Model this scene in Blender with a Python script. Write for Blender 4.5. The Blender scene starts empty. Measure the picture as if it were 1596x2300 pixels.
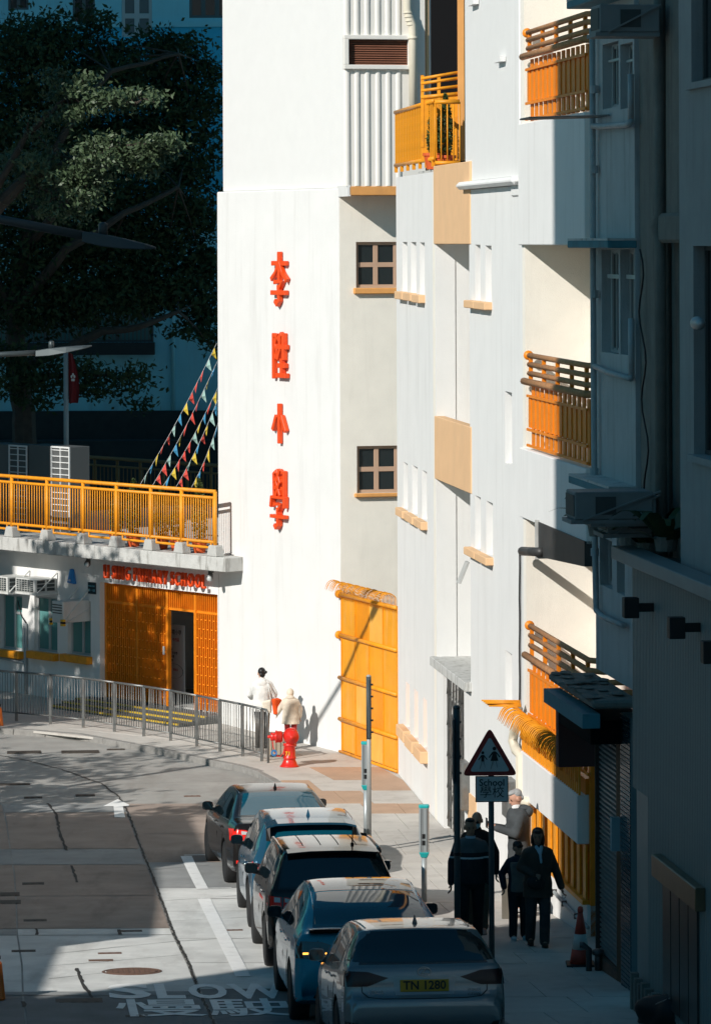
import bpy, bmesh, math, random
import numpy as np
from mathutils import Vector, Matrix
from mathutils.bvhtree import BVHTree

random.seed(7)
rng = np.random.default_rng(7)
SC = bpy.context.scene
COL = SC.collection
R = math.radians

# ------------------------------------------------------------------ camera
# long lens (135 mm), level camera with a vertical shift, standing about 10 m above the bend
F, CX, HY, RHO = 8978.0, 798.0, 540.0, 0.004     # focal length, principal column, horizon row (photo measured at 1596 x 2300)
cam_d = bpy.data.cameras.new('camera')
cam = bpy.data.objects.new('camera', cam_d)
COL.objects.link(cam)
cam_d.sensor_fit = 'HORIZONTAL'
cam_d.sensor_width = 24.0
cam_d.lens = 24.0 * F / 1596.0
cam_d.shift_y = -(1150.0 - HY) / 1596.0
cam_d.clip_start, cam_d.clip_end = 0.5, 2000.0
cr, sr = math.cos(RHO), math.sin(RHO)
cam.matrix_world = Matrix(((cr, sr, 0, 0), (0, 0, -1, 0), (-sr, cr, 0, 0), (0, 0, 0, 1)))
SC.camera = cam

# ------------------------------------------------------------------ light
SUNV = Vector((1.0, 1.15, -0.9)).normalized()      # direction the light travels
world = bpy.data.worlds.new('World'); SC.world = world
world.use_nodes = True
nt = world.node_tree
bg = nt.nodes['Background']
sky = nt.nodes.new('ShaderNodeTexSky')
sky.sky_type = 'NISHITA'
sky.sun_disc = False
sky.sun_elevation = math.asin(-SUNV.z)
sky.sun_rotation = math.atan2(-SUNV.x, -SUNV.y)
sky.altitude = 50.0
sky.air_density = 1.0
sky.dust_density = 0.4
sky.ozone_density = 2.5
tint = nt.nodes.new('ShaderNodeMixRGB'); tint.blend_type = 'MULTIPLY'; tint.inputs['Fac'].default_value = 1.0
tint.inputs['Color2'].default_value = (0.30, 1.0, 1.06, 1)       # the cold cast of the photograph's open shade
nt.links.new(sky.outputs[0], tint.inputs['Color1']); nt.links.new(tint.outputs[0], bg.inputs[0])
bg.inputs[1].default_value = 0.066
sun_d = bpy.data.lights.new('sun', 'SUN')
sun_d.energy = 4.7
sun_d.angle = R(0.53)
sun_d.color = (1.0, 0.955, 0.89)
sun = bpy.data.objects.new('sun', sun_d)
COL.objects.link(sun)
sun.rotation_euler = (-SUNV).to_track_quat('Z', 'Y').to_euler()
SC.view_settings.view_transform = 'Standard'
SC.view_settings.look = 'None'
SC.view_settings.exposure = 0.0
SC.view_settings.gamma = 1.0
SC.view_settings.use_curve_mapping = False
SC.render.engine = 'CYCLES'

# ------------------------------------------------------------------ pixel rays of the photograph, used to survey points
def ray(px, py):
    u, v = (px - CX) / F, (HY - py) / F
    return (u + v * RHO, v - u * RHO)
def atY(px, py, Y):
    a, b = ray(px, py)
    return Vector((a * Y, Y, b * Y))

def gz(Y):                                         # road level: runs downhill, then flattens towards the bend
    if Y < 60:
        e = min(max(50.0 - Y, 0.0), 12.0)
        return -(6.5 + 0.0604 * Y) + 0.0064 * e * e + max(38.0 - Y, 0.0) * 0.10
    t = min(Y - 60, 10.8)
    return -10.124 - 0.0604 * t + 0.0604 * t * t / 21.6
PAV = 0.12
def ground(px, py, dz=0.0):
    a, b = ray(px, py)
    lo, hi = 20.0, 140.0
    for _ in range(60):
        m = 0.5 * (lo + hi)
        if b * m > gz(m) + dz: lo = m
        else: hi = m
    return Vector((a * lo, lo, gz(lo) + dz))

# ------------------------------------------------------------------ materials
MATS = {}
def mat(name, col, rough=0.6, metal=0.0, var=0.0, vscale=3.0, bump=0.0, bscale=40.0, coat=0.0, spec=0.5,
        stain=None, stain_amt=0.0, stain_scale=(2.0, 2.0, 0.4), emit=None, estr=0.0, trans=0.0, ior=1.45,
        wave=None, streak=None, alpha=1.0, rvar=0.0):
    if name in MATS: return MATS[name]
    m = bpy.data.materials.new(name); m.use_nodes = True
    t = m.node_tree; n = t.nodes; L = t.links
    b = n['Principled BSDF']
    b.inputs['Base Color'].default_value = (*col, 1)
    b.inputs['Roughness'].default_value = rough
    b.inputs['Metallic'].default_value = metal
    b.inputs['Coat Weight'].default_value = coat
    b.inputs['Coat Roughness'].default_value = 0.03
    b.inputs['Specular IOR Level'].default_value = spec
    b.inputs['Transmission Weight'].default_value = trans
    b.inputs['IOR'].default_value = ior
    b.inputs['Alpha'].default_value = alpha
    if emit:
        b.inputs['Emission Color'].default_value = (*emit, 1)
        b.inputs['Emission Strength'].default_value = estr
    tc = n.new('ShaderNodeTexCoord')
    cur = None
    def noise(scale, detail=5.0, mapping=None, rough_=0.6):
        nz = n.new('ShaderNodeTexNoise'); nz.inputs['Scale'].default_value = scale
        nz.inputs['Detail'].default_value = detail; nz.inputs['Roughness'].default_value = rough_
        if mapping:
            mp = n.new('ShaderNodeMapping'); mp.inputs['Scale'].default_value = mapping
            L.new(tc.outputs['Object'], mp.inputs['Vector']); L.new(mp.outputs['Vector'], nz.inputs['Vector'])
        else:
            L.new(tc.outputs['Object'], nz.inputs['Vector'])
        return nz
    if var > 0:
        nz = noise(vscale)
        mr = n.new('ShaderNodeMapRange')
        mr.inputs['From Min'].default_value = 0.25; mr.inputs['From Max'].default_value = 0.75
        mr.inputs['To Min'].default_value = 1 - var; mr.inputs['To Max'].default_value = 1 + var
        L.new(nz.outputs['Fac'], mr.inputs['Value'])
        hs = n.new('ShaderNodeHueSaturation'); hs.inputs['Color'].default_value = (*col, 1)
        L.new(mr.outputs['Result'], hs.inputs['Value'])
        cur = hs.outputs['Color']
    if stain:
        nz = noise(1.0, 8.0, stain_scale, 0.65)
        cr_ = n.new('ShaderNodeValToRGB')
        cr_.color_ramp.elements[0].position = 0.52; cr_.color_ramp.elements[0].color = (0, 0, 0, 1)
        cr_.color_ramp.elements[1].position = 0.72; cr_.color_ramp.elements[1].color = (1, 1, 1, 1)
        L.new(nz.outputs['Fac'], cr_.inputs['Fac'])
        mu = n.new('ShaderNodeMath'); mu.operation = 'MULTIPLY'; mu.inputs[1].default_value = stain_amt
        L.new(cr_.outputs['Color'], mu.inputs[0])
        mx = n.new('ShaderNodeMixRGB'); mx.inputs['Color2'].default_value = (*stain, 1)
        if cur: L.new(cur, mx.inputs['Color1'])
        else: mx.inputs['Color1'].default_value = (*col, 1)
        L.new(mu.outputs['Value'], mx.inputs['Fac'])
        cur = mx.outputs['Color']
    if cur: L.new(cur, b.inputs['Base Color'])
    if rvar > 0:
        nz = noise(6.0)
        mr = n.new('ShaderNodeMapRange')
        mr.inputs['To Min'].default_value = max(0, rough - rvar); mr.inputs['To Max'].default_value = min(1, rough + rvar)
        L.new(nz.outputs['Fac'], mr.inputs['Value']); L.new(mr.outputs['Result'], b.inputs['Roughness'])
    if bump > 0 or wave:
        bp = n.new('ShaderNodeBump'); bp.inputs['Strength'].default_value = 1.0
        bp.inputs['Distance'].default_value = bump if bump > 0 else 0.003
        if wave:                                    # fine vertical fluting: wave = (axis, scale)
            wv = n.new('ShaderNodeTexWave'); wv.bands_direction = wave[0]; wv.inputs['Scale'].default_value = wave[1]
            L.new(tc.outputs['Object'], wv.inputs['Vector']); L.new(wv.outputs['Fac'], bp.inputs['Height'])
        else:
            nz = noise(bscale, 4.0); L.new(nz.outputs['Fac'], bp.inputs['Height'])
        L.new(bp.outputs['Normal'], b.inputs['Normal'])
    MATS[name] = m
    return m

# ------------------------------------------------------------------ mesh builder
class MB:
    def __init__(s): s.v = []; s.f = []
    def add(s, vs, fs):
        o = len(s.v); s.v += [tuple(p) for p in vs]; s.f += [tuple(i + o for i in f) for f in fs]; return s
    def box(s, x0, x1, y0, y1, z0, z1):
        if x0 > x1: x0, x1 = x1, x0
        if y0 > y1: y0, y1 = y1, y0
        if z0 > z1: z0, z1 = z1, z0
        return s.add([(x0,y0,z0),(x1,y0,z0),(x1,y1,z0),(x0,y1,z0),(x0,y0,z1),(x1,y0,z1),(x1,y1,z1),(x0,y1,z1)],
              [(0,3,2,1),(4,5,6,7),(0,1,5,4),(1,2,6,5),(2,3,7,6),(3,0,4,7)])
    def hexa(s, p):                                # 8 points: bottom 4 (ccw), top 4
        return s.add(p, [(0,3,2,1),(4,5,6,7),(0,1,5,4),(1,2,6,5),(2,3,7,6),(3,0,4,7)])
    def obox(s, p0, p1, w, h):                     # a bar from p0 to p1, w wide, h deep
        p0, p1 = Vector(p0), Vector(p1); d = (p1 - p0).normalized()
        a = Vector((0,0,1)) if abs(d.z) < 0.9 else Vector((0,1,0))
        x = d.cross(a).normalized() * w / 2; y = d.cross(x).normalized() * h / 2
        return s.hexa([p0-x-y, p0+x-y, p0+x+y, p0-x+y, p1-x-y, p1+x-y, p1+x+y, p1-x+y])
    def tube(s, pts, r, seg=8, cap=True):
        pts = [Vector(p) for p in pts]; n = len(pts)
        rr = r if isinstance(r, (list, tuple)) else [r] * n
        o = len(s.v); prev = None
        for i, p in enumerate(pts):
            d = (pts[min(i+1,n-1)] - pts[max(i-1,0)])
            d = d.normalized() if d.length > 1e-9 else Vector((0,0,1))
            if prev is None:
                a = Vector((0,0,1)) if abs(d.z) < 0.9 else Vector((1,0,0))
                x = d.cross(a).normalized()
            else:
                x = (prev - d * prev.dot(d)).normalized()
            prev = x; y = d.cross(x)
            for k in range(seg):
                a = 2*math.pi*k/seg
                s.v.append(tuple(p + (x*math.cos(a) + y*math.sin(a)) * rr[i]))
        for i in range(n-1):
            for k in range(seg):
                a, b = o+i*seg+k, o+i*seg+(k+1)%seg
                s.f.append((a, b, b+seg, a+seg))
        if cap:
            s.f.append(tuple(o+k for k in range(seg))[::-1]); s.f.append(tuple(o+(n-1)*seg+k for k in range(seg)))
        return s
    def lathe(s, prof, c=(0,0,0), seg=20, axis='z'):   # prof: (radius, height)
        o = len(s.v)
        for r, h in prof:
            for k in range(seg):
                a = 2*math.pi*k/seg; x, y = r*math.cos(a), r*math.sin(a)
                p = (x, y, h) if axis == 'z' else ((h, x, y) if axis == 'x' else (x, h, y))
                s.v.append((c[0]+p[0], c[1]+p[1], c[2]+p[2]))
        for i in range(len(prof)-1):
            for k in range(seg):
                a, b = o+i*seg+k, o+i*seg+(k+1)%seg
                s.f.append((a, b, b+seg, a+seg))
        s.f.append(tuple(o+k for k in range(seg))[::-1]); s.f.append(tuple(o+(len(prof)-1)*seg+k for k in range(seg)))
        return s
    def ell(s, c, r, seg=14, rings=9):
        pts = []
        o = len(s.v)
        s.v.append((c[0], c[1], c[2]-r[2]))
        for i in range(1, rings):
            th = math.pi*i/rings
            for k in range(seg):
                a = 2*math.pi*k/seg
                s.v.append((c[0]+r[0]*math.sin(th)*math.cos(a), c[1]+r[1]*math.sin(th)*math.sin(a), c[2]-r[2]*math.cos(th)))
        s.v.append((c[0], c[1], c[2]+r[2]))
        top = len(s.v)-1
        for k in range(seg):
            s.f.append((o, o+1+(k+1)%seg, o+1+k))
            s.f.append((top, o+1+(rings-2)*seg+k, o+1+(rings-2)*seg+(k+1)%seg))
        for i in range(rings-2):
            for k in range(seg):
                a, b = o+1+i*seg+k, o+1+i*seg+(k+1)%seg
                s.f.append((a, b, b+seg, a+seg))
        return s
    def prism(s, poly, axis, a0, a1):              # poly: 2D points; axis 'x','y','z' = extrusion axis
        n = len(poly)
        def P(p, a):
            return {'x': (a, p[0], p[1]), 'y': (p[0], a, p[1]), 'z': (p[0], p[1], a)}[axis]
        return s.add([P(p, a0) for p in poly] + [P(p, a1) for p in poly],
              [tuple(range(n))[::-1], tuple(range(n, 2*n))] + [(i, (i+1) % n, n+(i+1) % n, n+i) for i in range(n)])
    def sheet(s, poly3):
        return s.add(poly3, [tuple(range(len(poly3)))])
    def walls(s, u0, u1, z0, z1, y0, y1, holes=()):     # a wall slab with real openings
        us = sorted(set([u0, u1] + [min(max(h[k], u0), u1) for h in holes for k in (0, 1)]))
        zs = sorted(set([z0, z1] + [min(max(h[k], z0), z1) for h in holes for k in (2, 3)]))
        solid = [[not any(h[0]-1e-6 <= us[i] and us[i+1] <= h[1]+1e-6 and h[2]-1e-6 <= zs[j] and zs[j+1] <= h[3]+1e-6 for h in holes)
                  for j in range(len(zs)-1)] for i in range(len(us)-1)]
        idx = {}
        def V(i, j, b):
            k = (i, j, b)
            if k not in idx: idx[k] = len(s.v); s.v.append((us[i], y1 if b else y0, zs[j]))
            return idx[k]
        ni, nj = len(us)-1, len(zs)-1
        for i in range(ni):
            for j in range(nj):
                if not solid[i][j]: continue
                s.f.append((V(i,j,0), V(i+1,j,0), V(i+1,j+1,0), V(i,j+1,0)))
                s.f.append((V(i,j,1), V(i,j+1,1), V(i+1,j+1,1), V(i+1,j,1)))
                if i == 0 or not solid[i-1][j]: s.f.append((V(i,j,0), V(i,j+1,0), V(i,j+1,1), V(i,j,1)))
                if i == ni-1 or not solid[i+1][j]: s.f.append((V(i+1,j,0), V(i+1,j,1), V(i+1,j+1,1), V(i+1,j+1,0)))
                if j == 0 or not solid[i][j-1]: s.f.append((V(i,j,0), V(i,j,1), V(i+1,j,1), V(i+1,j,0)))
                if j == nj-1 or not solid[i][j+1]: s.f.append((V(i,j+1,0), V(i+1,j+1,0), V(i+1,j+1,1), V(i,j+1,1)))
        return s
    def mesh(s, name, smooth=False, bevel=0.0, fix=True):
        me = bpy.data.meshes.new(name)
        me.from_pydata(s.v, [], s.f)
        if fix or bevel:
            bm = bmesh.new(); bm.from_mesh(me)
            if fix: bmesh.ops.recalc_face_normals(bm, faces=bm.faces)
            if bevel:
                es = [e for e in bm.edges if len(e.link_faces) == 2 and e.calc_face_angle(0) > 0.6]
                bmesh.ops.bevel(bm, geom=es, offset=bevel, segments=1, affect='EDGES', clamp_overlap=True)
            bm.to_mesh(me); bm.free()
        if smooth:
            me.polygons.foreach_set('use_smooth', [True]*len(me.polygons))
        me.update()
        return me
    def build(s, name, m, parent=None, smooth=False, bevel=0.0, fix=True, kind=None, label=None):
        return link(name, s.mesh(name, smooth, bevel, fix), m, parent, kind, label)

def link(name, me, m, parent=None, kind=None, label=None):
    if m and not me.materials: me.materials.append(m)
    o = bpy.data.objects.new(name, me); COL.objects.link(o)
    if parent is not None: o.parent = parent
    if kind: o['kind'] = kind
    if label: o['label'] = label
    return o
def autosmooth(me, ang=40):
    me.polygons.foreach_set('use_smooth', [True]*len(me.polygons))
    try: me.set_sharp_from_angle(angle=R(ang))
    except Exception: pass
def tag(o, label, cat, group=None):
    o['label'] = label; o['category'] = cat
    if group: o['group'] = group
    return o
def thing(name, label, cat, M=None, loc=None, rz=0.0, group=None):
    o = bpy.data.objects.new(name, None); COL.objects.link(o)
    o.empty_display_size = 0.2
    if M is not None: o.matrix_world = M
    else:
        o.location = loc or (0,0,0); o.rotation_euler = (0,0,rz)
    return tag(o, label, cat, group)
def copy_tree(o, parent=None):
    c = o.copy(); COL.objects.link(c); c.parent = parent
    for ch in list(o.children): copy_tree(ch, c)
    return c

class Frame:                                        # x along the wall (rightwards in the picture), y into the wall, z up
    def __init__(s, ox, oy, dx, dy, oz=0.0):
        l = math.hypot(dx, dy); s.o = (ox, oy); s.d = (dx/l, dy/l); s.i = (-dy/l, dx/l); s.oz = oz
        s.M = Matrix(((s.d[0], s.i[0], 0, ox), (s.d[1], s.i[1], 0, oy), (0, 0, 1, oz), (0, 0, 0, 1)))
    def uz(s, px, py, n=0.0):
        a, b = ray(px, py)
        t = (n + s.o[0]*s.i[0] + s.o[1]*s.i[1]) / (a*s.i[0] + s.i[1])
        x, y = a*t - s.o[0], t - s.o[1]
        return (x*s.d[0] + y*s.d[1], b*t - s.oz)
    def W(s, u, n, z): return Vector((s.o[0]+s.d[0]*u+s.i[0]*n, s.o[1]+s.d[1]*u+s.i[1]*n, z+s.oz))

def text_mesh(body, size, extrude=0.0, offset=0.0, ax='CENTER', ay='CENTER', sx=1.0):
    cu = bpy.data.curves.new('lettering', 'FONT')
    cu.body = body; cu.size = size; cu.extrude = extrude; cu.offset = offset
    cu.align_x = ax; cu.align_y = ay; cu.resolution_u = 3
    o = bpy.data.objects.new('lettering', cu); COL.objects.link(o)
    dg = bpy.context.evaluated_depsgraph_get()
    me = bpy.data.meshes.new_from_object(o.evaluated_get(dg))
    bpy.data.objects.remove(o); bpy.data.curves.remove(cu)
    if sx != 1.0: me.transform(Matrix.Diagonal((sx, 1, 1, 1)))
    return me
STAND = Matrix(((1,0,0,0),(0,0,-1,0),(0,1,0,0),(0,0,0,1)))       # lay-flat lettering stood up, facing -y
def wall_text(name, body, size, m, parent, u, y, z, extrude=0.004, offset=0.0, sx=1.0, rot=0.0, ax='CENTER', label=None):
    me = text_mesh(body, size, extrude, offset, ax, 'CENTER', sx)
    me.materials.clear()
    me.transform(Matrix.Translation((u, y, z)) @ Matrix.Rotation(rot, 4, 'Y') @ STAND)
    return link(name, me, m, parent, None, label)

# ------------------------------------------------------------------ palette
white_wall = mat('white_plaster', (0.755,0.75,0.735), 0.85, var=0.035, vscale=1.3, bump=0.004, bscale=55, stain=(0.43,0.41,0.38), stain_amt=0.22, stain_scale=(3,3,0.25))
white_flute = mat('white_fluted_render', (0.76,0.755,0.74), 0.85, wave=('X', 11.0), bump=0.004, var=0.02)
cream_wall = mat('cream_plaster', (0.83,0.785,0.70), 0.88, var=0.05, vscale=2.0, bump=0.006, bscale=60, stain=(0.45,0.42,0.36), stain_amt=0.14, stain_scale=(3,3,0.3))
clad_white = mat('white_cladding', (0.78,0.75,0.70), 0.6, var=0.03)
peach = mat('peach_plaster', (0.74,0.47,0.26), 0.85, var=0.05, vscale=2.5, bump=0.004, bscale=55, stain=(0.45,0.33,0.22), stain_amt=0.2)
slab_orange = mat('orange_slab_edge', (0.70,0.33,0.10), 0.8, var=0.08, bump=0.004, stain=(0.25,0.13,0.06), stain_amt=0.35)
orange = mat('orange_paint', (0.80,0.27,0.012), 0.45, var=0.07, vscale=4, spec=0.4, stain=(0.42,0.16,0.03), stain_amt=0.16, stain_scale=(6,6,0.6))
orange_red = mat('deep_orange_paint', (0.80,0.235,0.010), 0.45, var=0.10, vscale=5, spec=0.4, stain=(0.36,0.10,0.02), stain_amt=0.3, stain_scale=(9,9,2))
orange_yel = mat('amber_paint', (0.80,0.31,0.014), 0.45, var=0.14, vscale=6, spec=0.4, stain=(0.34,0.13,0.04), stain_amt=0.4, stain_scale=(9,9,4))
gate_sheet = mat('amber_gate_sheet', (0.82,0.34,0.018), 0.38, var=0.13, vscale=1.6, spec=0.5, stain=(0.82,0.52,0.22), stain_amt=0.35, stain_scale=(5,5,0.8))
rust_rail = mat('weathered_rail', (0.50,0.24,0.10), 0.7, var=0.2, vscale=14, stain=(0.12,0.07,0.04), stain_amt=0.6, stain_scale=(9,9,9))
sign_red = mat('red_lettering', (0.80,0.075,0.010), 0.4, spec=0.4)
concrete = mat('weathered_concrete', (0.52,0.52,0.50), 0.9, var=0.12, vscale=4, bump=0.008, bscale=30, stain=(0.10,0.09,0.07), stain_amt=0.75, stain_scale=(7,7,1.2))
conc_plain = mat('pale_concrete', (0.45,0.45,0.43), 0.9, var=0.1, vscale=5, bump=0.005)
road_base = mat('road_concrete', (0.33,0.32,0.30), 0.9, var=0.2, vscale=1.3, bump=0.004, bscale=120, stain=(0.20,0.17,0.145), stain_amt=0.45, stain_scale=(1.6,0.35,1))
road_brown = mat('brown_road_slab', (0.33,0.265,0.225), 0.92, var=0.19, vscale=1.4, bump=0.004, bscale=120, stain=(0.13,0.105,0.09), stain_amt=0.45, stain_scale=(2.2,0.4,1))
road_shade = mat('shaded_road_slab', (0.20,0.205,0.205), 0.92, var=0.19, vscale=1.4, bump=0.004, bscale=120, stain=(0.12,0.115,0.11), stain_amt=0.4, stain_scale=(2.0,0.5,1))  # darker copy of the grey slab; near stretch's shade put into colour
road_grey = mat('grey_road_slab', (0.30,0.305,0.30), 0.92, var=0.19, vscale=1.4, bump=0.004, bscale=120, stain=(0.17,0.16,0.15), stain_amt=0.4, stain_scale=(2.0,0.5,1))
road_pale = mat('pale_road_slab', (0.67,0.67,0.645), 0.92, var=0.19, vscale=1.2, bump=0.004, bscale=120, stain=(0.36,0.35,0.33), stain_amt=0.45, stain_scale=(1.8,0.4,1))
seam_tar = mat('tar_seam', (0.035,0.033,0.030), 0.8, var=0.4, vscale=12, bump=0.004)
iron = mat('cast_iron', (0.075,0.062,0.052), 0.7, metal=0.3, var=0.3, vscale=20, bump=0.006, bscale=60)
iron_rust = mat('rusty_iron', (0.15,0.085,0.06), 0.8, var=0.3, vscale=20, bump=0.005, bscale=60)
paint_white = mat('road_marking', (0.84,0.84,0.82), 0.75, var=0.06, vscale=5, stain=(0.36,0.35,0.33), stain_amt=0.3, stain_scale=(6,6,6))
pav_slab = mat('paving_concrete', (0.52,0.49,0.45), 0.92, var=0.10, vscale=1.6, bump=0.004, bscale=90, stain=(0.27,0.23,0.19), stain_amt=0.4, stain_scale=(2,2,1))
pav_brown = mat('brown_paving', (0.46,0.31,0.215), 0.92, var=0.1, vscale=1.6, bump=0.004, bscale=90, stain=(0.30,0.2,0.14), stain_amt=0.35, stain_scale=(2,2,1))
kerb_m = mat('kerb_granite', (0.26,0.25,0.235), 0.85, var=0.2, vscale=7, bump=0.008, bscale=40)
steel = mat('galvanised_steel', (0.20,0.205,0.20), 0.45, metal=0.6, var=0.22, vscale=9, stain=(0.26,0.15,0.085), stain_amt=0.45, stain_scale=(8,8,3))
steel_dark = mat('dark_steel', (0.10,0.10,0.10), 0.5, metal=0.5, var=0.2)
black = mat('black_plastic', (0.012,0.012,0.013), 0.5)
rubber = mat('tyre_rubber', (0.014,0.014,0.015), 0.75, var=0.2, vscale=30)
dark_void = mat('shade_black', (0.010,0.010,0.011), 0.95, spec=0.1)  # near-black puts the shade of unlit interiors and the landing into colour
glass_dark = mat('dark_window_glass', (0.015,0.022,0.024), 0.06, spec=0.7)
glass_teal = mat('frosted_teal_glass', (0.10,0.26,0.25), 0.25, spec=0.5)
alu = mat('window_aluminium', (0.45,0.47,0.47), 0.4, metal=0.3)
white_paint = mat('white_enamel', (0.72,0.73,0.72), 0.45, var=0.05)
ac_white = mat('ac_casing', (0.62,0.63,0.61), 0.5, var=0.06, stain=(0.30,0.26,0.2), stain_amt=0.3)
ac_grille = mat('ac_grille', (0.05,0.06,0.06), 0.6)
brown_frame = mat('terracotta_frame', (0.50,0.33,0.23), 0.5, var=0.06)
louvre_brown = mat('brown_louvre', (0.24,0.10,0.06), 0.5, var=0.1)
pvc = mat('grey_pvc_pipe', (0.36,0.39,0.40), 0.5, var=0.12, vscale=8, stain=(0.15,0.14,0.12), stain_amt=0.35)
pvc_cream = mat('cream_pipe', (0.68,0.62,0.50), 0.5, var=0.06)
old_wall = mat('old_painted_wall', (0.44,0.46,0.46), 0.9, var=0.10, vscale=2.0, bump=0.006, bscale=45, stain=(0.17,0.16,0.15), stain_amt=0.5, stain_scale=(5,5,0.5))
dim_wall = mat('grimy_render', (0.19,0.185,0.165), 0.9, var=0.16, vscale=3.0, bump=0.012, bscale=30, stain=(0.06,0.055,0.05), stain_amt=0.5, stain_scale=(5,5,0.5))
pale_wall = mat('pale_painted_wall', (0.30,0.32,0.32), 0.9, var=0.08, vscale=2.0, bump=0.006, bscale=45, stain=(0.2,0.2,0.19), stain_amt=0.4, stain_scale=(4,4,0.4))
teal_ledge = mat('teal_ledge', (0.05,0.20,0.25), 0.7, var=0.12, stain=(0.04,0.06,0.06), stain_amt=0.4)
corr_metal = mat('corrugated_metal', (0.27,0.30,0.29), 0.45, metal=0.2, var=0.12, vscale=3)
shutter_m = mat('shutter_slats', (0.20,0.23,0.235), 0.4, metal=0.3, var=0.12)
tile_teal = mat('teal_tile', (0.03,0.075,0.095), 0.22, spec=0.6)
bg_wall = mat('back_block_wall', (0.30,0.68,0.76), 0.9, var=0.07, vscale=0.8, bump=0.006, stain=(0.22,0.30,0.34), stain_amt=0.35, stain_scale=(1.5,1.5,0.15))
bg_blue = mat('back_block_dado', (0.06,0.50,0.72), 0.9, var=0.06, vscale=0.8, stain=(0.06,0.2,0.3), stain_amt=0.3, stain_scale=(1.5,1.5,0.15))
bg_dark = mat('back_block_base', (0.035,0.04,0.04), 0.9, var=0.2)
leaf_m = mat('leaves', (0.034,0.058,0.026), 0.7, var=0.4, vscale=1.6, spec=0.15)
leaf_lite = mat('sunlit_leaves', (0.062,0.095,0.046), 0.5, var=0.4, vscale=1.8, spec=0.45)  # lighter copy of the leaves, sunlight painted in for the lit boughs
cyp_m = mat('cypress_needles', (0.055,0.085,0.022), 0.6, var=0.4, vscale=9)
bark = mat('bark', (0.06,0.048,0.038), 0.9, var=0.3, vscale=6, bump=0.01)
pot_m = mat('orange_pot', (0.62,0.10,0.02), 0.6, var=0.08)
gate_pale = mat('amber_gate_glow', (0.84,0.42,0.07), 0.4, var=0.14, vscale=1.8, stain=(0.85,0.6,0.3), stain_amt=0.4, stain_scale=(5,5,0.8))  # paler panels: uneven glow of the sheets put into the colour
gate_deep = mat('amber_gate_deep', (0.80,0.28,0.008), 0.35, var=0.12, vscale=1.6, stain=(0.8,0.4,0.06), stain_amt=0.3, stain_scale=(5,5,0.8))

# ================================================================== the ground, road and pavement
KX = [(0,5.6),(20,3.86),(42,1.95),(60,0.38),(66,-0.14),(70,-0.5),(72.5,-0.86),(74.5,-1.25),(76.8,-1.71),(77.9,-1.98),(78.7,-2.36),(79.5,-2.93),(81.6,-4.23),(83.9,-5.95),(84.85,-7.54),(86.2,-10.0),(89,-16),(93,-26),(99,-44)]
def interp(tab, y):
    if y <= tab[0][0]: return tab[0][1]
    for (a, va), (b, vb) in zip(tab, tab[1:]):
        if y <= b: return va + (vb-va)*(y-a)/(b-a)
    return tab[-1][1]
def kx(Y): return interp(KX, Y)

rows = [-200,-100,-40,0,20] + [30+1.0*i for i in range(0,61)] + [95,110,140,200,400]
xs = [-300,-60,-30,-20,-12,-8,-4,0,4,8,14,30,80,300]
b = MB()
for Y in rows:
    for x in xs: b.v.append((x, Y, gz(Y)))
nx = len(xs)
for i in range(len(rows)-1):
    for j in range(nx-1):
        b.f.append((i*nx+j, i*nx+j+1, (i+1)*nx+j+1, (i+1)*nx+j))
road = b.build('road', road_base, kind='structure', fix=False, smooth=True)

# far pavement on the left-hand side of the street
b = MB()
ys = [0,20,40,44,48,52,56,60,62,64,66,68,70,72]
for Y in ys:
    b.v += [(-40,Y,gz(Y)+PAV), (-9.0-0.06*(Y-42),Y,gz(Y)+PAV), (-9.0-0.06*(Y-42),Y,gz(Y)-0.05)]
for i in range(len(ys)-1):
    for k in range(2): b.f.append((i*3+k, i*3+k+1, i*3+k+4, i*3+k+3))
b.build('pavement_opposite', pav_slab, kind='structure')

# pavement with its kerb face on the school side
b = MB()
ys = [0,10,20,30,36] + [40+0.5*i for i in range(0,98)] + [90,93,99]
for Y in ys:
    k = kx(Y); zt = gz(Y)+PAV-0.016
    b.v += [(k+0.16,Y,gz(Y)-0.1),(k+0.16,Y,zt),(k+1.0,Y,zt),(k+3,Y,zt),(max(14,k+4),Y,zt)]
for i in range(len(ys)-1):
    for k in range(4): b.f.append((i*5+k, i*5+k+5, i*5+k+6, i*5+k+1))
pavement = b.build('pavement', pav_slab, kind='structure')

# kerb stones, one by one along the curve
Ykerb = 45.0; n = 0
def kerb_pt(s): return Vector((kx(s), s, gz(s)))
while Ykerb < 88:
    st = 0.92 if Ykerb < 77 else (0.55 if Ykerb < 80 else 0.42)
    a, c = kerb_pt(Ykerb), kerb_pt(Ykerb+st)
    d = (c-a); d.z = 0; L_ = d.length; d.normalize()
    nn = Vector((d.y, -d.x, 0))                     # towards the pavement
    g = 0.006; w = 0.165; up = PAV + random.uniform(-0.004, 0.004)
    p = [a+d*g, c-d*g, c-d*g+nn*w, a+d*g+nn*w]
    q = [Vector((v.x, v.y, v.z-0.12)) for v in p]; t = [Vector((v.x, v.y, v.z+up)) for v in p]
    MB().hexa(q+t).build('kerb_stone', kerb_m, pavement, bevel=0.012)
    Ykerb += st

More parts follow.
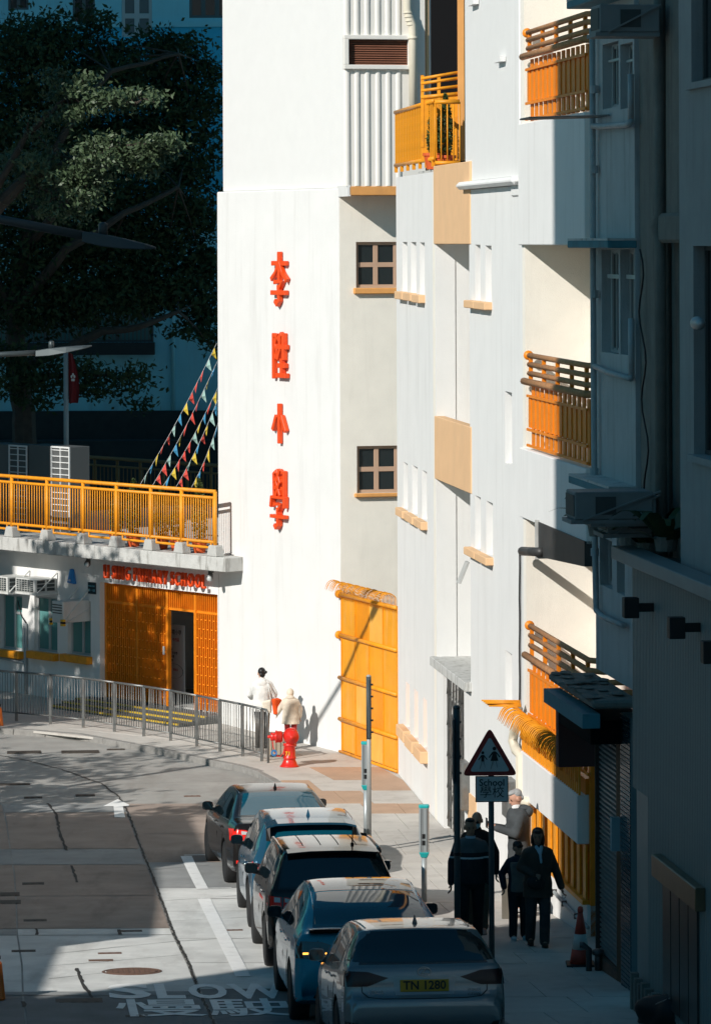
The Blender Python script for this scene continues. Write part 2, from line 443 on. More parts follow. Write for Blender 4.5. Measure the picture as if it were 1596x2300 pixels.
# paving slabs, jointed
SL = [2.62, 61.0, 0.1192]                            # building line x = 2.62 - 0.1192 (Y-61)
def line_x(Y): return SL[0] - SL[2]*(Y-SL[1]) if Y < 71.07 else (1.42-(Y-71.07)*0.098 if Y < 77.5 else 0.79-(Y-77.5)*0.366)
Y = 43.0; r = 0
while Y < 84.5:
    dy = [1.5,1.9,1.3,1.7][r % 4]
    for c in range(3):
        def X(y, c):
            a = kx(y)+0.17; e = max(a+0.6, min(line_x(y)-0.02, a+4.2)) if y < 80.5 else a+3.6
            off = 0.12*math.sin(r*2.1+c)
            f = c/3.0 + (off if c in (1, 2) else 0)
            return a+(e-a)*f
        g = 0.006
        y0, y1 = Y+g, Y+dy-g
        zt = PAV + random.uniform(-0.0025, 0.0025)
        pts = []
        for y_ in (y0, y1):
            x0 = X(y_, c)+g; x1 = (X(y_, c+1) if c < 2 else X(y_, 3))-g
            pts.append((x0, y_, x1))
        (xa, ya, xb), (xc, yc, xd) = pts
        bb = [(xa,ya,gz(ya)),(xb,ya,gz(ya)),(xd,yc,gz(yc)),(xc,yc,gz(yc))]
        tt = [(p[0],p[1],p[2]+zt) for p in bb]
        q = [(p[0],p[1],p[2]+PAV-0.05) for p in bb]
        mm = pav_brown if (71.5 < Y < 77.5 and (c+r) % 3 != 0) else pav_slab
        MB().hexa(q+tt).build('paving_slab', mm, pavement)
    Y += dy; r += 1

# concrete road slabs with tar seams between them
SEAM = [(-60,1680),(0,1698),(60,1709),(137,1729),(227,1761),(267,1791),(283,1819),(297,1852),(318,1909),(340,1962),(363,2026),(390,2099),(425,2169),(450,2235),(480,2296),(515,2370)]
SEAMW = [ground(x, y) for x, y in SEAM]
seam_tab = sorted([(p.y, p.x) for p in SEAMW])
def seam_x(Y): return interp(seam_tab, Y)
def road_slab(y0, y1, fx0, fx1, m, dz=0.006):
    b = MB(); n = max(2, int((y1-y0)/0.5)+1)
    for i in range(n+1):
        y = y0+(y1-y0)*i/n
        b.v += [(fx0(y), y, gz(y)+dz), (fx1(y), y, gz(y)+dz)]
    for i in range(n): b.f.append((2*i, 2*i+1, 2*i+3, 2*i+2))
    return b.build('road_slab', m, road, fix=False)
G = 0.012
lf = lambda y: -9.0-0.06*(y-42)
midx = lambda y: seam_x(y) - 2.25
def sx_l(y): return seam_x(y)-0.03
def sx_r(y): return seam_x(y)+0.03
def kxr(y): return kx(y)-0.02
left_bands = [(40.0,46.0,road_shade,road_shade),(46.0,50.6,road_shade,road_shade),(50.65,51.0,road_grey,road_grey),(51.0,57.35,road_pale,road_pale),(57.4,58.2,road_grey,road_pale),(58.25,62.6,road_brown,road_brown),(62.65,66.65,road_brown,road_brown),
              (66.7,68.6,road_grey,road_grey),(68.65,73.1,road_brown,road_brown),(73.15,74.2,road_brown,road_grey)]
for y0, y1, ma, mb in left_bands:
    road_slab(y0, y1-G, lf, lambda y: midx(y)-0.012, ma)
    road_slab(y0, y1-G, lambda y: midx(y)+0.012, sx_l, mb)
for y0, y1, m in [(40,44.5,road_shade),(44.53,48,road_shade),(48.03,51.2,road_shade),(51.23,54,road_pale),(54.03,56.9,road_pale),(56.93,60.5,road_pale),(60.53,63.6,road_pale),(63.63,66.9,road_grey),(66.93,70.4,road_brown),(70.43,74.2,road_brown)]:
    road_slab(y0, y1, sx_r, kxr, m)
def strip(path, w, m, parent, name, dz):
    b = MB(); path = [Vector(p) for p in path]
    for i, p in enumerate(path):
        d = path[min(i+1,len(path)-1)]-path[max(i-1,0)]; d.z = 0; d.normalize()
        s_ = Vector((d.y,-d.x,0))*(w[i] if isinstance(w, list) else w)/2
        b.v += [(p-s_)[:], (p+s_)[:]]
    b.v = [(v[0],v[1],gz(v[1])+dz) for v in b.v]
    for i in range(len(path)-1): b.f.append((2*i,2*i+1,2*i+3,2*i+2))
    return b.build(name, m, parent, fix=False)
def fine(path, step=0.25, jit=0.0):
    out = []
    for a, c in zip(path, path[1:]):
        n = max(1, int((c-a).length/step))
        for i in range(n):
            p = a.lerp(c, i/n); out.append(Vector((p.x+random.uniform(-jit,jit), p.y, p.z)))
    return out+[path[-1]]
sp = fine(SEAMW, 0.13, 0.014)
strip(sp, [random.uniform(0.018,0.046) for _ in sp], seam_tar, road, 'tar_seam', 0.011)
for pth in ([(107,1806),(128,1832),(133,1869),(150,1912)], [(161,1946),(173,1984)], [(81,2088),(82,2102)], [(267,2090),(270,2101)], [(172,2177),(185,2210),(207,2244)], [(52,2252),(54,2264)]):
    w = [ground(*p) for p in pth]; sp = fine(w, 0.2, 0.012)
    strip(sp, [random.uniform(0.03,0.06) for _ in sp], seam_tar, road, 'crack', 0.012)
for pth in ([(227,1764),(330,1761),(520,1756)], [(0,1805),(110,1803),(262,1798)], [(313,1958),(470,1945)], [(360,2026),(530,2014)], [(390,2071),(560,2062)], [(100,2147),(250,2131),(390,2117),(530,2108)],[(100,2173),(240,2162),(420,2146)],[(110,2201),(250,2186)],[(0,2235),(210,2241)]):
    w = [ground(*p) for p in pth]; sp = fine(w, 0.3, 0.0)
    strip(sp, [random.uniform(0.008,0.022) for _ in sp], seam_tar, road, 'joint', 0.0125)
# utility covers let into the road
def cover(x0, x1, yc, depth, m=iron):
    p = ground((x0+x1)/2, yc); w = (x1-x0)/F*p.y; z = gz(p.y)
    b = MB().box(-w/2, w/2, -depth/2, depth/2, -0.02, 0.006)
    k = max(3, int(w/0.12))
    for i in range(k): b.box(-w/2+w*(i+0.3)/k, -w/2+w*(i+0.7)/k, -depth/2*0.7, depth/2*0.7, 0.0062, 0.010)
    o = b.build('utility_cover', m, road); o.location = (p.x, p.y, z+0.004); o.rotation_euler = (-0.04, 0, R(5))
for x0,x1,yc,d,m in [(0,67,1762,0.3,iron),(54,95,1792,0.25,iron),(170,213,1787,0.3,iron),(16,92,1690,0.5,iron),(138,222,1689,0.5,iron),(240,280,1684,0.22,iron),(50,99,1986,0.28,iron),
                (0,44,2010,0.45,iron),(0,47,2028,0.5,iron),(53,105,2069,0.25,iron),(270,319,2093,0.2,iron),(26,80,2138,0.22,iron),(220,273,2143,0.16,iron_rust),(199,254,2159,0.18,iron_rust),(505,545,2091,0.14,iron_rust),(125,230,2250,0.4,iron),(282,338,2285,0.2,iron),(413,450,1789,0.12,iron_rust)]:
    cover(x0,x1,yc,d,m)
p = ground(296,2184)
b = MB().lathe([(0.40,-0.02),(0.40,0.006),(0.365,0.012),(0.36,0.004),(0.34,0.004),(0.335,0.012),(0.001,0.012)], seg=36)
for i in range(-4,5):
    for j in range(-4,5):
        if math.hypot(i,j) < 4.2: b.box(i*0.07-0.024,i*0.07+0.024,j*0.07-0.024,j*0.07+0.024,0.0122,0.017)
o = b.build('manhole_cover', iron_rust, road); o.location = (p.x,p.y,gz(p.y)+0.004); o.rotation_euler=(-0.06,0,0.1)

# painted markings
def paint(poly, name='road_marking', dz=0.014):
    b = MB()
    w = [ground(*p) for p in poly]
    # subdivide along the longer direction so that the paint follows the road
    b.sheet([(q.x,q.y,gz(q.y)+dz) for q in w])
    return b.build(name, paint_white, road, fix=False)
def line_mark(a, c, w):
    pa, pc = ground(*a), ground(*c)
    strip(fine([pa,pc],0.4), w, paint_white, road, 'parking_line', 0.014)
line_mark((418,1925),(455,1999), 0.19)
line_mark((413,1923),(470,1922), 0.07)
line_mark((447,1998),(520,1996), 0.07)
line_mark((458,2021),(546,2196), 0.20)
line_mark((450,2020),(530,2019), 0.07)
line_mark((495,2110),(545,2109), 0.06)
paint([(231,1813),(264,1797),(291,1810),(288,1813)], 'road_arrow')
paint([(255,1813),(276,1813),(281,1838),(257,1838)], 'road_arrow')
# SLOW and its Chinese line, stretched along the road as real markings are
def road_text(body, cx, cy, width, length, offset=0.0):
    me = text_mesh(body, 1.0, 0.0, offset, 'CENTER', 'CENTER')
    vs = [v.co for v in me.vertices]
    x0, x1 = min(v.x for v in vs), max(v.x for v in vs); y0, y1 = min(v.y for v in vs), max(v.y for v in vs)
    c = ground(cx, cy); sl = 0.087
    for v in me.vertices:
        lx = ((v.co.x-x0)/(x1-x0)-0.5)*width; ly = ((v.co.y-y0)/(y1-y0)-0.5)*length
        X_, Y_ = c.x+lx-sl*ly, c.y+ly+0.04*lx
        v.co = (X_, Y_, gz(Y_)+0.0145)
    me.materials.clear()
    return link('road_lettering', me, paint_white, road)
for ch, cx_, wd, off in (('S',290,0.54,0.035),('L',381,0.36,0.04),('O',466,0.49,0.035),('W',578,0.72,0.035)):
    road_text(ch, cx_, 2229, wd, 1.5, off)
road_text('慢', 360, 2267, 1.10, 1.75, 0.013)
road_text('駛', 562, 2266, 1.04, 1.75, 0.011)

# ================================================================== the school: corner tower
A = (-0.345, 80.66); G_ = (0.79, 77.5); E1 = (1.42, 71.07)
B_ = (-2.97, 85.8)
FT = Frame(B_[0], B_[1], A[0]-B_[0], A[1]-B_[1])            # tower street face, u 0..LT
LT = math.hypot(A[0]-B_[0], A[1]-B_[1])
ZB = -10.45
tower = thing('school_tower', 'white corner tower of the school with four red characters down its face', 'building', M=FT.M)
z_step = FT.uz(640, 426)[1]
MB().box(0, LT, 0, 9.0, ZB, z_step).build('lower_wall', white_wall, tower, bevel=0.02)
MB().box(0.09, LT+0.10, 0.10, 9.0, z_step+0.001, 13.0).build('upper_wall', white_flute, tower, bevel=0.02)
MB().box(0.03, 0.085, 0.3, 0.4, z_step, 13.0).build('corner_strip', slab_orange, tower)
# red characters, cut-out strokes standing proud of the wall
GLY={'李':[[(.10,.80),(.90,.80)],[(.5,1.0),(.5,.48)],[(.47,.79),(.30,.62),(.06,.50)],[(.53,.79),(.70,.62),(.96,.48)],[(.26,.44),(.70,.44),(.52,.33)],[(.50,.36),(.52,.08),(.40,.01),(.30,.07)],[(.10,.235),(.90,.235)]],
     '陞':[[(.13,.95),(.13,.0)],[(.13,.93),(.36,.93),(.24,.74),(.37,.60),(.33,.45),(.20,.48)],[(.66,.96),(.46,.85)],[(.40,.68),(1.0,.68)],[(.59,.88),(.58,.60),(.44,.42)],[(.83,.96),(.83,.42)],[(.52,.27),(.92,.27)],[(.72,.40),(.72,.06)],[(.40,.05),(1.0,.05)]],
     '小':[[(.5,1.0),(.5,.0)],[(.30,.68),(.08,.34)],[(.68,.68),(.94,.32)]],
     '學':[[(.27,.97),(.13,.93),(.16,.56)],[(.17,.83),(.29,.83)],[(.17,.69),(.29,.69)],[(.73,.97),(.87,.97),(.85,.56)],[(.84,.83),(.72,.83)],[(.84,.69),(.72,.69)],[(.40,1.0),(.61,.79)],[(.61,1.0),(.39,.79)],[(.39,.79),(.63,.57)],[(.62,.79),(.38,.57)],
          [(.02,.37),(.07,.53),(.95,.53),(.93,.37)],[(.26,.41),(.72,.41),(.53,.31)],[(.51,.34),(.51,.05),(.38,.0),(.30,.05)],[(.06,.20),(.95,.20)]]}
def stroke(b,pl,w,y0,y1):
    n=len(pl); Lp=[]; Rp=[]
    for i,p in enumerate(pl):
        p=Vector(p); d0=(p-Vector(pl[i-1])).normalized() if i>0 else None; d1=(Vector(pl[i+1])-p).normalized() if i<n-1 else None
        d=(d0 or d1) if not (d0 and d1) else (d0+d1).normalized()
        nn=Vector((-d.y,d.x)); m_=1.0/max(0.55,abs(nn.dot(Vector((-(d1 or d0).y,(d1 or d0).x)))))
        ww=w*(1.18 if i in (0,n-1) else 0.95)/2*m_
        e=d*w*0.30*(-1 if i==0 else (1 if i==n-1 else 0))
        Lp.append(p+nn*ww+e); Rp.append(p-nn*ww+e)
    o=len(b.v)
    for yy in (y0,y1):
        for q in Lp+Rp: b.v.append((q.x,yy,q.y))
    N=2*n
    for i in range(n-1):
        b.f.append((o+i,o+i+1,o+n+i+1,o+n+i)); b.f.append((o+N+i,o+N+n+i,o+N+n+i+1,o+N+i+1))
        b.f.append((o+i,o+N+i,o+N+i+1,o+i+1)); b.f.append((o+n+i,o+n+i+1,o+N+n+i+1,o+N+n+i))
    for i in (0,n-1): b.f.append((o+i,o+n+i,o+N+n+i,o+N+i))
for ch, yc in (('李',626),('陞',797),('小',951),('學',1121)):
    u, z = FT.uz(634, yc)
    h = {'李':1.08,'陞':0.94,'小':0.78,'學':1.20}[ch]; wd = {'李':0.78,'陞':0.70,'小':0.68,'學':0.68}[ch]
    b = MB()
    for i, pl in enumerate(GLY[ch]):
        stroke(b, [((x-0.5)*wd, (y-0.5)*h) for x, y in pl], 0.084 if ch != '學' else 0.064, -0.10-0.0035*i, -0.015)
    b.v = [(v[0]+u, v[1], v[2]+z) for v in b.v]
    b.build('character', sign_red, tower, bevel=0.008, label='red raised character %s' % ch)

# the side of the tower that looks down the street, seen over the gate
FS = Frame(A[0], A[1], 0.97, 0.243)
side = thing('tower_side_block', 'cream side wall of the tower with two brown windows above the amber gate', 'building', M=FS.M)
wins = []
for (x0,x1,y0,y1,ys) in ((799,888,543,645,660),(801,890,1002,1105,1117)):
    u0, z1 = FS.uz(x0, y0); u1, z0 = FS.uz(x1+48, y1); wins.append((u0,u1,z0,z1, FS.uz(x0,ys)[1]))
z_sl0, z_sl1 = FS.uz(820, 438, -0.8)[1], FS.uz(820, 418, -0.8)[1]
MB().walls(0.03, 3.2, ZB, z_sl1, 0.0, 0.25, [w[:4] for w in wins]).build('wall', cream_wall, side)
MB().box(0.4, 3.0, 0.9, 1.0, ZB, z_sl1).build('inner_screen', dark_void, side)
def window(parent, u0, u1, z0, z1, cols, rows, fm, gm, y0=0.06, fw=0.045, mull=None):
    b = MB()
    b.box(u0,u1,y0,y0+0.07,z0,z0+fw).box(u0,u1,y0,y0+0.07,z1-fw,z1).box(u0,u0+fw,y0,y0+0.07,z0+fw,z1-fw).box(u1-fw,u1,y0,y0+0.07,z0+fw,z1-fw)
    for i in range(1, cols):
        c = u0+(u1-u0)*i/cols; b.box(c-fw*0.8,c+fw*0.8,y0+0.002,y0+0.06,z0+fw,z1-fw)
    for j in range(1, rows):
        c = z0+(z1-z0)*j/rows; b.box(u0+fw,u1-fw,y0+0.004,y0+0.055,c-fw*0.8,c+fw*0.8)
    f = b.build('window', fm, parent, bevel=0.004)
    for i in range(cols):
        for j in range(rows):
            a0, a1 = u0+(u1-u0)*i/cols+fw*0.6, u0+(u1-u0)*(i+1)/cols-fw*0.6
            c0, c1 = z0+(z1-z0)*j/rows+fw*0.6, z0+(z1-z0)*(j+1)/rows-fw*0.6
            MB().box(a0,a1,y0+0.030,y0+0.038,c0,c1).build('pane', gm, f)
    return f
for u0,u1,z0,z1,zs in wins:
    f = window(side, u0+0.002,u1-0.002,z0+0.002,z1-0.002,3,2,brown_frame,glass_dark, y0=0.07, fw=0.06)
    MB().box(u0-0.06,u1+0.05,-0.10,0.06,zs,z0-0.002).build('sill', slab_orange, side, bevel=0.015)
# projecting floor above with ribbed cladding and louvre
MB().box(0.03, 3.2, -0.8, 0.0, z_sl0, z_sl1).build('floor_slab', slab_orange, side, bevel=0.01)
MB().box(0.0, 0.06, -0.80, 0.1, z_sl0-0.02, z_sl1+0.02).build('slab_end', white_wall, side)
zl0, zl1 = FS.uz(845,145,-0.8)[1], FS.uz(845,88,-0.8)[1]
ul0, ul1 = FS.uz(782,100,-0.8)[0], FS.uz(916,100,-0.8)[0]
MB().walls(0.05, 1.62, z_sl1+0.001, 13.0, -0.76, -0.6, [(ul0,ul1,zl0,zl1)]).build('clad_wall', clad_white, side)
for px in (781,803,826,850,873,896):
    u = FS.uz(px,300,-0.8)[0]
    for (a,c_) in ((z_sl1+0.01, zl0-0.09),(zl1+0.09, 13.0)):
        if c_ <= a: continue
        pr = [(-0.055,0),(-0.038,-0.026),(-0.012,-0.034),(0.012,-0.034),(0.038,-0.026),(0.055,0)]
        MB().prism([(u+p[0], -0.759+p[1]) for p in pr], 'z', a, c_).build('rib', clad_white, side)
b = MB(); t = 0.10
b.box(ul0-t,ul1+t*0.4,-0.86,-0.72,zl1,zl1+t*0.9).box(ul0-t,ul1+t*0.4,-0.86,-0.72,zl0-t*0.9,zl0).box(ul0-t,ul0,-0.86,-0.72,zl0,zl1).box(ul1,ul1+t*0.4,-0.86,-0.72,zl0,zl1)
fr = b.build('louvre_frame', clad_white, side, bevel=0.01)
nb = 11
for i in range(nb):
    z = zl0+(zl1-zl0)*(i+0.1)/nb
    MB().hexa([(ul0,-0.76,z),(ul1,-0.76,z),(ul1,-0.70,z+0.035),(ul0,-0.70,z+0.035),(ul0,-0.755,z+0.012),(ul1,-0.755,z+0.012),(ul1,-0.695,z+0.047),(ul0,-0.695,z+0.047)]).build('louvre_blade', louvre_brown, fr)
MB().box(ul0,ul1,-0.66,-0.64,zl0,zl1).build('louvre_backing', louvre_brown, fr)
# rainwater pipe, corner pier and the dark landing beside it
up = FS.uz(925,100,-0.85)[0]
zp = lambda y: FS.uz(925,y,-0.85)[1]
b = MB().tube([(up-0.10,-0.86,13),(up-0.10,-0.86,zp(20)),(up-0.07,-0.87,zp(35)),(up+0.0,-0.88,zp(55)),(up+0.01,-0.88,zp(70)),(up+0.01,-0.88,zp(265))], 0.085, 12)
b.lathe([(0.10,-0.02),(0.10,0.03)], (up+0.01,-0.88,zp(85)), 12)
for k in range(4): b.lathe([(0.098,-0.015),(0.098,0.015)], (up-0.09+0.022*k,-0.865,zp(28+9*k)), 12)
b.build('rainwater_pipe', pvc_cream, side, smooth=True)
ua, ub = FS.uz(936,100,-0.6)[0], FS.uz(960,100,-0.6)[0]
MB().box(1.66, ub, -0.70, -0.1, z_sl1, 13).build('pier', peach, side)

# ================================================================== amber gate across the yard mouth
FG = Frame(A[0], A[1], G_[0]-A[0], G_[1]-A[1])
LG = math.hypot(G_[0]-A[0], G_[1]-A[1])
gate = thing('yard_gate', 'tall amber sheet metal gate with curled spikes between tower and white wall', 'gate', M=FG.M)
def gzv(y, x=772): return FG.uz(x, y)[1]
zt = gzv(1336); zbt = gzv(1690)
rails = [gzv(y) for y in (1336,1428,1524,1617,1690)]
ncol = 4; fu = [0.10+(LG-0.12)*i/ncol for i in range(ncol+1)]
for i in range(ncol):
    for j in range(4):
        z1, z0 = rails[j]-0.03, rails[j+1]+0.03
        MB().box(fu[i]+0.012,fu[i+1]-0.012,0.008*((i+j)%2),0.02+0.008*((i+j)%2),z0,z1).build('sheet_panel', [gate_sheet, gate_pale, gate_deep][(i*2+j*3+i*j) % 3], gate)
for j,z in enumerate(rails):
    MB().tube([(0.02,-0.025,z),(LG-0.01,-0.025,z)], 0.042 if j < 4 else 0.03, 10).build('rail', orange_yel, gate, smooth=True)
for u in fu: MB().box(u-0.02,u+0.02,-0.012,0.03,zbt-0.05,zt).build('stile', orange_yel, gate)
for j in (0,1): MB().lathe([(0.07,-0.04),(0.085,-0.02),(0.085,0.02),(0.07,0.04)], (0.03,-0.03,rails[j]), 12, 'x').build('bracket', orange_yel, gate, smooth=True)
MB().box(0.0,LG,-0.10,0.25,ZB,zbt-0.06).build('threshold', conc_plain, gate, bevel=0.01)
MB().box(-0.03,0.09,0.03,0.2,ZB,zt+0.1).build('gate_post', white_wall, gate)
ns = 44
spike = None
for i in range(ns):
    u = 0.06+(LG-0.08)*i/(ns-1)
    if spike is None:
        pts = [(0,0.0,-0.16)]
        for k in range(9):
            a = R(160*k/8); pts.append((0,-0.15+0.15*math.cos(a),0.08+0.13*math.sin(a)))
        pts.append((0,-0.33,0.03))
        spike = MB().tube(pts, [0.0075]*(len(pts)-1)+[0.002], 5).mesh('spike', smooth=True)
        spike.materials.append(orange_yel)
    o = link('spike', spike, None, gate); o.location = (u, -0.02, zt+0.07+random.uniform(-0.01,0.01)); o.rotation_euler = (0,0,random.uniform(-0.08,0.08))

# ================================================================== street range of the school
F1 = Frame(G_[0], G_[1], E1[0]-G_[0], E1[1]-G_[1])
L1 = math.hypot(E1[0]-G_[0], E1[1]-G_[1])
sec1 = thing('school_slit_window_block', 'white school block with slit windows between amber gate and folding gate', 'building', M=F1.M)
z1top = F1.uz(930, 392)[1]
holes = []; sills = []
for (x0,x1,yt,yb) in ((903,914,543,655),(922,934,543,658),(942,953,544,662),(905,915,1037,1147),(925,937,1044,1160),(947,958,1055,1172)):
    u0, zt_ = F1.uz(x0, yt); u1 = F1.uz(x1, yt)[0]; zb_ = F1.uz(x1, yb)[1]
    holes.append((u0,u1,zb_,zt_)); sills.append((u0-0.35,u1+0.06,zb_))
gh = []
for (x0,x1,yt,yb) in ((911,919,1530,1632),(930,938,1546,1656),(950,958,1565,1678)):
    u0, zt_ = F1.uz(x0, yt); u1 = F1.uz(x1, yt)[0]; zb_ = F1.uz(x0, yb)[1]
    gh.append((u0,u1,zb_,zt_))
MB().walls(0, L1, ZB, z1top, 0, 0.35, holes+gh).build('wall', white_wall, sec1)
MB().box(0.02, L1-0.02, 0.34, 4.0, ZB, z1top-0.02).build('core', white_wall, sec1)
for u0,u1,z in sills: MB().box(u0,u1,-0.12,0.02,z-0.15,z-0.002).build('sill', peach, sec1, bevel=0.012)
for u0,u1,z0,z1 in gh:
    b = MB().box(u0,u1,0.10,0.14,z0,z1)
    for k in range(12): b.box(u0,u1,0.085,0.1,z0+(z1-z0)*(k+0.2)/12,z0+(z1-z0)*(k+0.6)/12)
    b.build('louvre_window', orange_yel, sec1)
    MB().box(u0-0.5,u1+0.12,-0.14,0.03,z0-0.22,z0-0.004).build('sill', peach, sec1, bevel=0.012)
# steep balustrade on top of this block
bal = thing('roof_terrace_railing', 'orange slatted railing of the terrace above the slit windows', 'railing', M=F1.M)
ur0 = F1.uz(890,300)[0]; ur1 = L1-0.05
zr0, zr1 = F1.uz(890,385)[1], F1.uz(890,252)[1]
MB().tube([(ur0,-0.02,zr1),(ur1,-0.02,zr1)],0.04,8).build('top_rail', orange_yel, bal, smooth=True)
MB().tube([(ur0,-0.02,zr0+0.12),(ur1,-0.02,zr0+0.12)],0.04,8).build('bottom_rail', orange_yel, bal, smooth=True)
nsl = 46
me = MB().box(-0.022,0.022,-0.010,0.010,0,zr1-zr0-0.14).mesh('slat'); me.materials.append(orange_yel)
for i in range(nsl):
    o = link('slat', me, None, bal); o.location = (ur0+0.05+(ur1-ur0-0.1)*i/(nsl-1), -0.02+0.05*(i%2), zr0+0.13); o.rotation_euler=(0,0,0.15)
for i in range(7): MB().box(-0.03,0.03,-0.03,0.03,0,0.14).build('foot', orange_yel, bal).location = (ur0+0.1+(ur1-ur0-0.2)*i/6,-0.02,zr0-0.02)
# return of the railing facing the camera
FE = Frame(E1[0], E1[1], 1.0, 0.0)
MB().box(-0.02, 2.0, 2.5, 2.6, z1top+0.05, 13).build('wall', dark_void, thing('landing_back_wall', 'dark unlit wall behind the upper terrace railing', 'wall', M=FE.M))  # shade of the landing is painted as this wall's colour
balr = thing('terrace_end_railing', 'short orange railing end in front of a potted cypress', 'railing', M=FE.M)
ze0, ze1 = FE.uz(1000,365)[1], FE.uz(1000,228)[1]
ue1 = FE.uz(1032,300)[0]
MB().tube([(0.0,0,ze1),(ue1,0,ze1)],0.04,8).build('top_rail', orange_yel, balr, smooth=True)
MB().tube([(0.0,0,ze0),(ue1,0,ze0)],0.035,8).build('bottom_rail', orange_yel, balr, smooth=True)
for i in range(5): MB().tube([(ue1*i/4,0,ze0),(ue1*i/4,0,ze1)],0.014,6).build('baluster', orange_yel, balr, smooth=True)

# building-line frame for everything nearer
FB = Frame(2.62, 61.0, 0.62, -5.2)
uE1 = FB.uz(978, 1000)[0]; uS2 = FB.uz(1055, 1000)[0]; uS2e = FB.uz(1174, 1000)[0]
rec2 = thing('recessed_stair_bay', 'recessed white bay with two peach balcony fronts above the folding gate', 'building', M=FB.M)
ytop = 5.0
# far side wall of the recess looks towards the camera
zE = FB.uz(978,372)[1]-0.15
MB().box(uE1-0.3, uE1, 0.0, 3.0, ZB, zE).build('side_wall', cream_wall, rec2)
MB().box(uE1, uS2+0.3, 2.2, 2.5, ZB, zE).build('back_wall', cream_wall, rec2)
MB().box(uE1-2.9, uS2-0.6, 0.1, 3.0, zE-0.02, zE+0.1).build('landing_floor', conc_plain, rec2)
for (ya,yb,yc,yd) in ((372,548,366,549),(934,1075,955,1105)):
    z1 = FB.uz(978,ya)[1]; z0 = FB.uz(978,yb)[1]
    p = MB().box(uE1-0.02, uS2+0.2, -0.02, 0.16, z0, z1).build('balcony_front', peach, rec2, bevel=0.012)
    MB().box(uE1, uS2+0.2, 0.16, 2.2, z0+0.02, z0+0.2).build('balcony_floor', white_wall, p)
zc = FB.uz(985,1478)[1]
MB().box(uE1-0.02, uS2+0.1, -0.12, 2.1, zc-0.16, zc).build('canopy', concrete, rec2, bevel=0.01)
ug0, ug1 = FB.uz(996,1700)[0], FB.uz(1042,1700)[0]
MB().box(uE1, ug0, 0.0, 0.3, ZB, zc-0.162).build('jamb', white_wall, rec2)
MB().box(ug1, uS2, 0.0, 0.3, ZB, zc-0.162).build('jamb', white_wall, rec2)
MB().box(ug0, ug1, 1.9, 2.0, ZB, zc-0.2).build('doorway_back', dark_void, rec2)
# upper terrace behind the peach front: posts, panel railing
FU = Frame(E1[0]+0.35, E1[1]+0.9, 1.0, -0.05)
upr = thing('upper_landing_railing', 'orange panel railing with pipe rails at the dark landing', 'railing', M=FU.M)
ux0, ux1 = FU.uz(945,200)[0], FU.uz(1030,200)[0]
for k,y in enumerate((176,187,203,218)):
    z0_, z1_ = FU.uz(948,y)[1], FU.uz(948,y-(14-2*k))[1]
    MB().tube([(ux0,0,z0_),(ux1,0,z1_)],0.035 if k==3 else 0.028,8).build('rail', orange_yel, upr, smooth=True)
for px in (948,985): 
    u=FU.uz(px,190)[0]; MB().box(u-0.03,u+0.03,-0.01,0.02,FU.uz(px,330)[1],FU.uz(px,168)[1]).build('post', orange_yel, upr)
for i in range(7):
    u = ux0+(ux1-ux0)*(i+0.5)/7
    MB().box(u-0.048,u+0.048,0.0,0.02,FU.uz(948,360)[1],FU.uz(948,216)[1]).build('slat', orange_yel, upr)
uo=FU.uz(1027,100)[0]
MB().box(uo,uo+0.12,-0.05,0.3,FU.uz(1000,360)[1],13).build('corner_post', slab_orange, upr)

# folding security gate
fold = thing('folding_gate', 'grey metal folding lattice gate below the concrete canopy', 'gate', M=FB.M)
zf1, zf0 = zc-0.2, gz(69.5)+PAV+0.02
nb = 15
for i in range(nb):
    u = ug0+0.02+(ug1-ug0-0.04)*i/(nb-1)
    MB().box(u-0.014,u+0.014,0.06+0.02*(i%2),0.09+0.02*(i%2),zf0,zf1).build('upright', steel, fold)
for j in range(9):
    for i in range(nb-1):
        u = ug0+0.02+(ug1-ug0-0.04)*i/(nb-1); du=(ug1-ug0-0.04)/(nb-1)
        z = zf0+0.25+(zf1-zf0-0.5)*j/8
        if j % 2 == i % 2: MB().obox((u,0.055,z-0.12),(u+du,0.055,z+0.12),0.016,0.008).build('lattice_bar', steel, fold)
MB().box(ug0,ug1,0.05,0.12,zf1,zf1+0.04).build('track', steel, fold)

sec2 = thing('school_pier_block', 'broad white school pier with slit windows left of the orange balconies', 'building', M=FB.M)
z2cap0, z2cap1 = FB.uz(1110,428)[1], FB.uz(1110,402)[1]
holes = []; sills=[]
for (x0,x1,yt,yb,sl) in ((1066,1078,549,675,1),(1089,1103,551,678,1),(1066,1079,1112,1238,1),(1091,1106,1124,1252,1),(1133,1149,878,1045,0),(1134,1149,1460,1600,0)):
    u0, zt_ = FB.uz(x0, yt); u1 = FB.uz(x1, yt)[0]; zb_ = FB.uz(x1, yb)[1]
    holes.append((u0,u1,zb_,zt_))
    if sl: sills.append((u0-0.45,u1+0.05,zb_))
MB().walls(uS2, uS2e, ZB, z2cap0+0.05, 0, 0.3, holes).build('wall', white_wall, sec2)
MB().box(uS2+0.01, uS2e-0.01, 0.29, 3.0, ZB, z2cap0).build('core', white_wall, sec2)
for u0,u1,z in sills: MB().box(u0,u1,-0.13,0.02,z-0.13,z-0.003).build('sill', peach, sec2, bevel=0.012)
MB().box(uS2-0.45, uS2e, -0.16, 0.6, z2cap0+0.06, z2cap1).build('cornice', white_wall, sec2, bevel=0.05)
uu = FB.uz(1150,200)[0]
MB().box(uS2-0.55, uu, 0.02, 3.0, z2cap1+0.001, 13).build('upper_wall', white_flute, sec2, bevel=0.02)
MB().box(uu+0.002, uS2e-0.05, -0.03, 3.0, z2cap1-0.3, 13).build('corner_pier', white_wall, sec2, bevel=0.02)
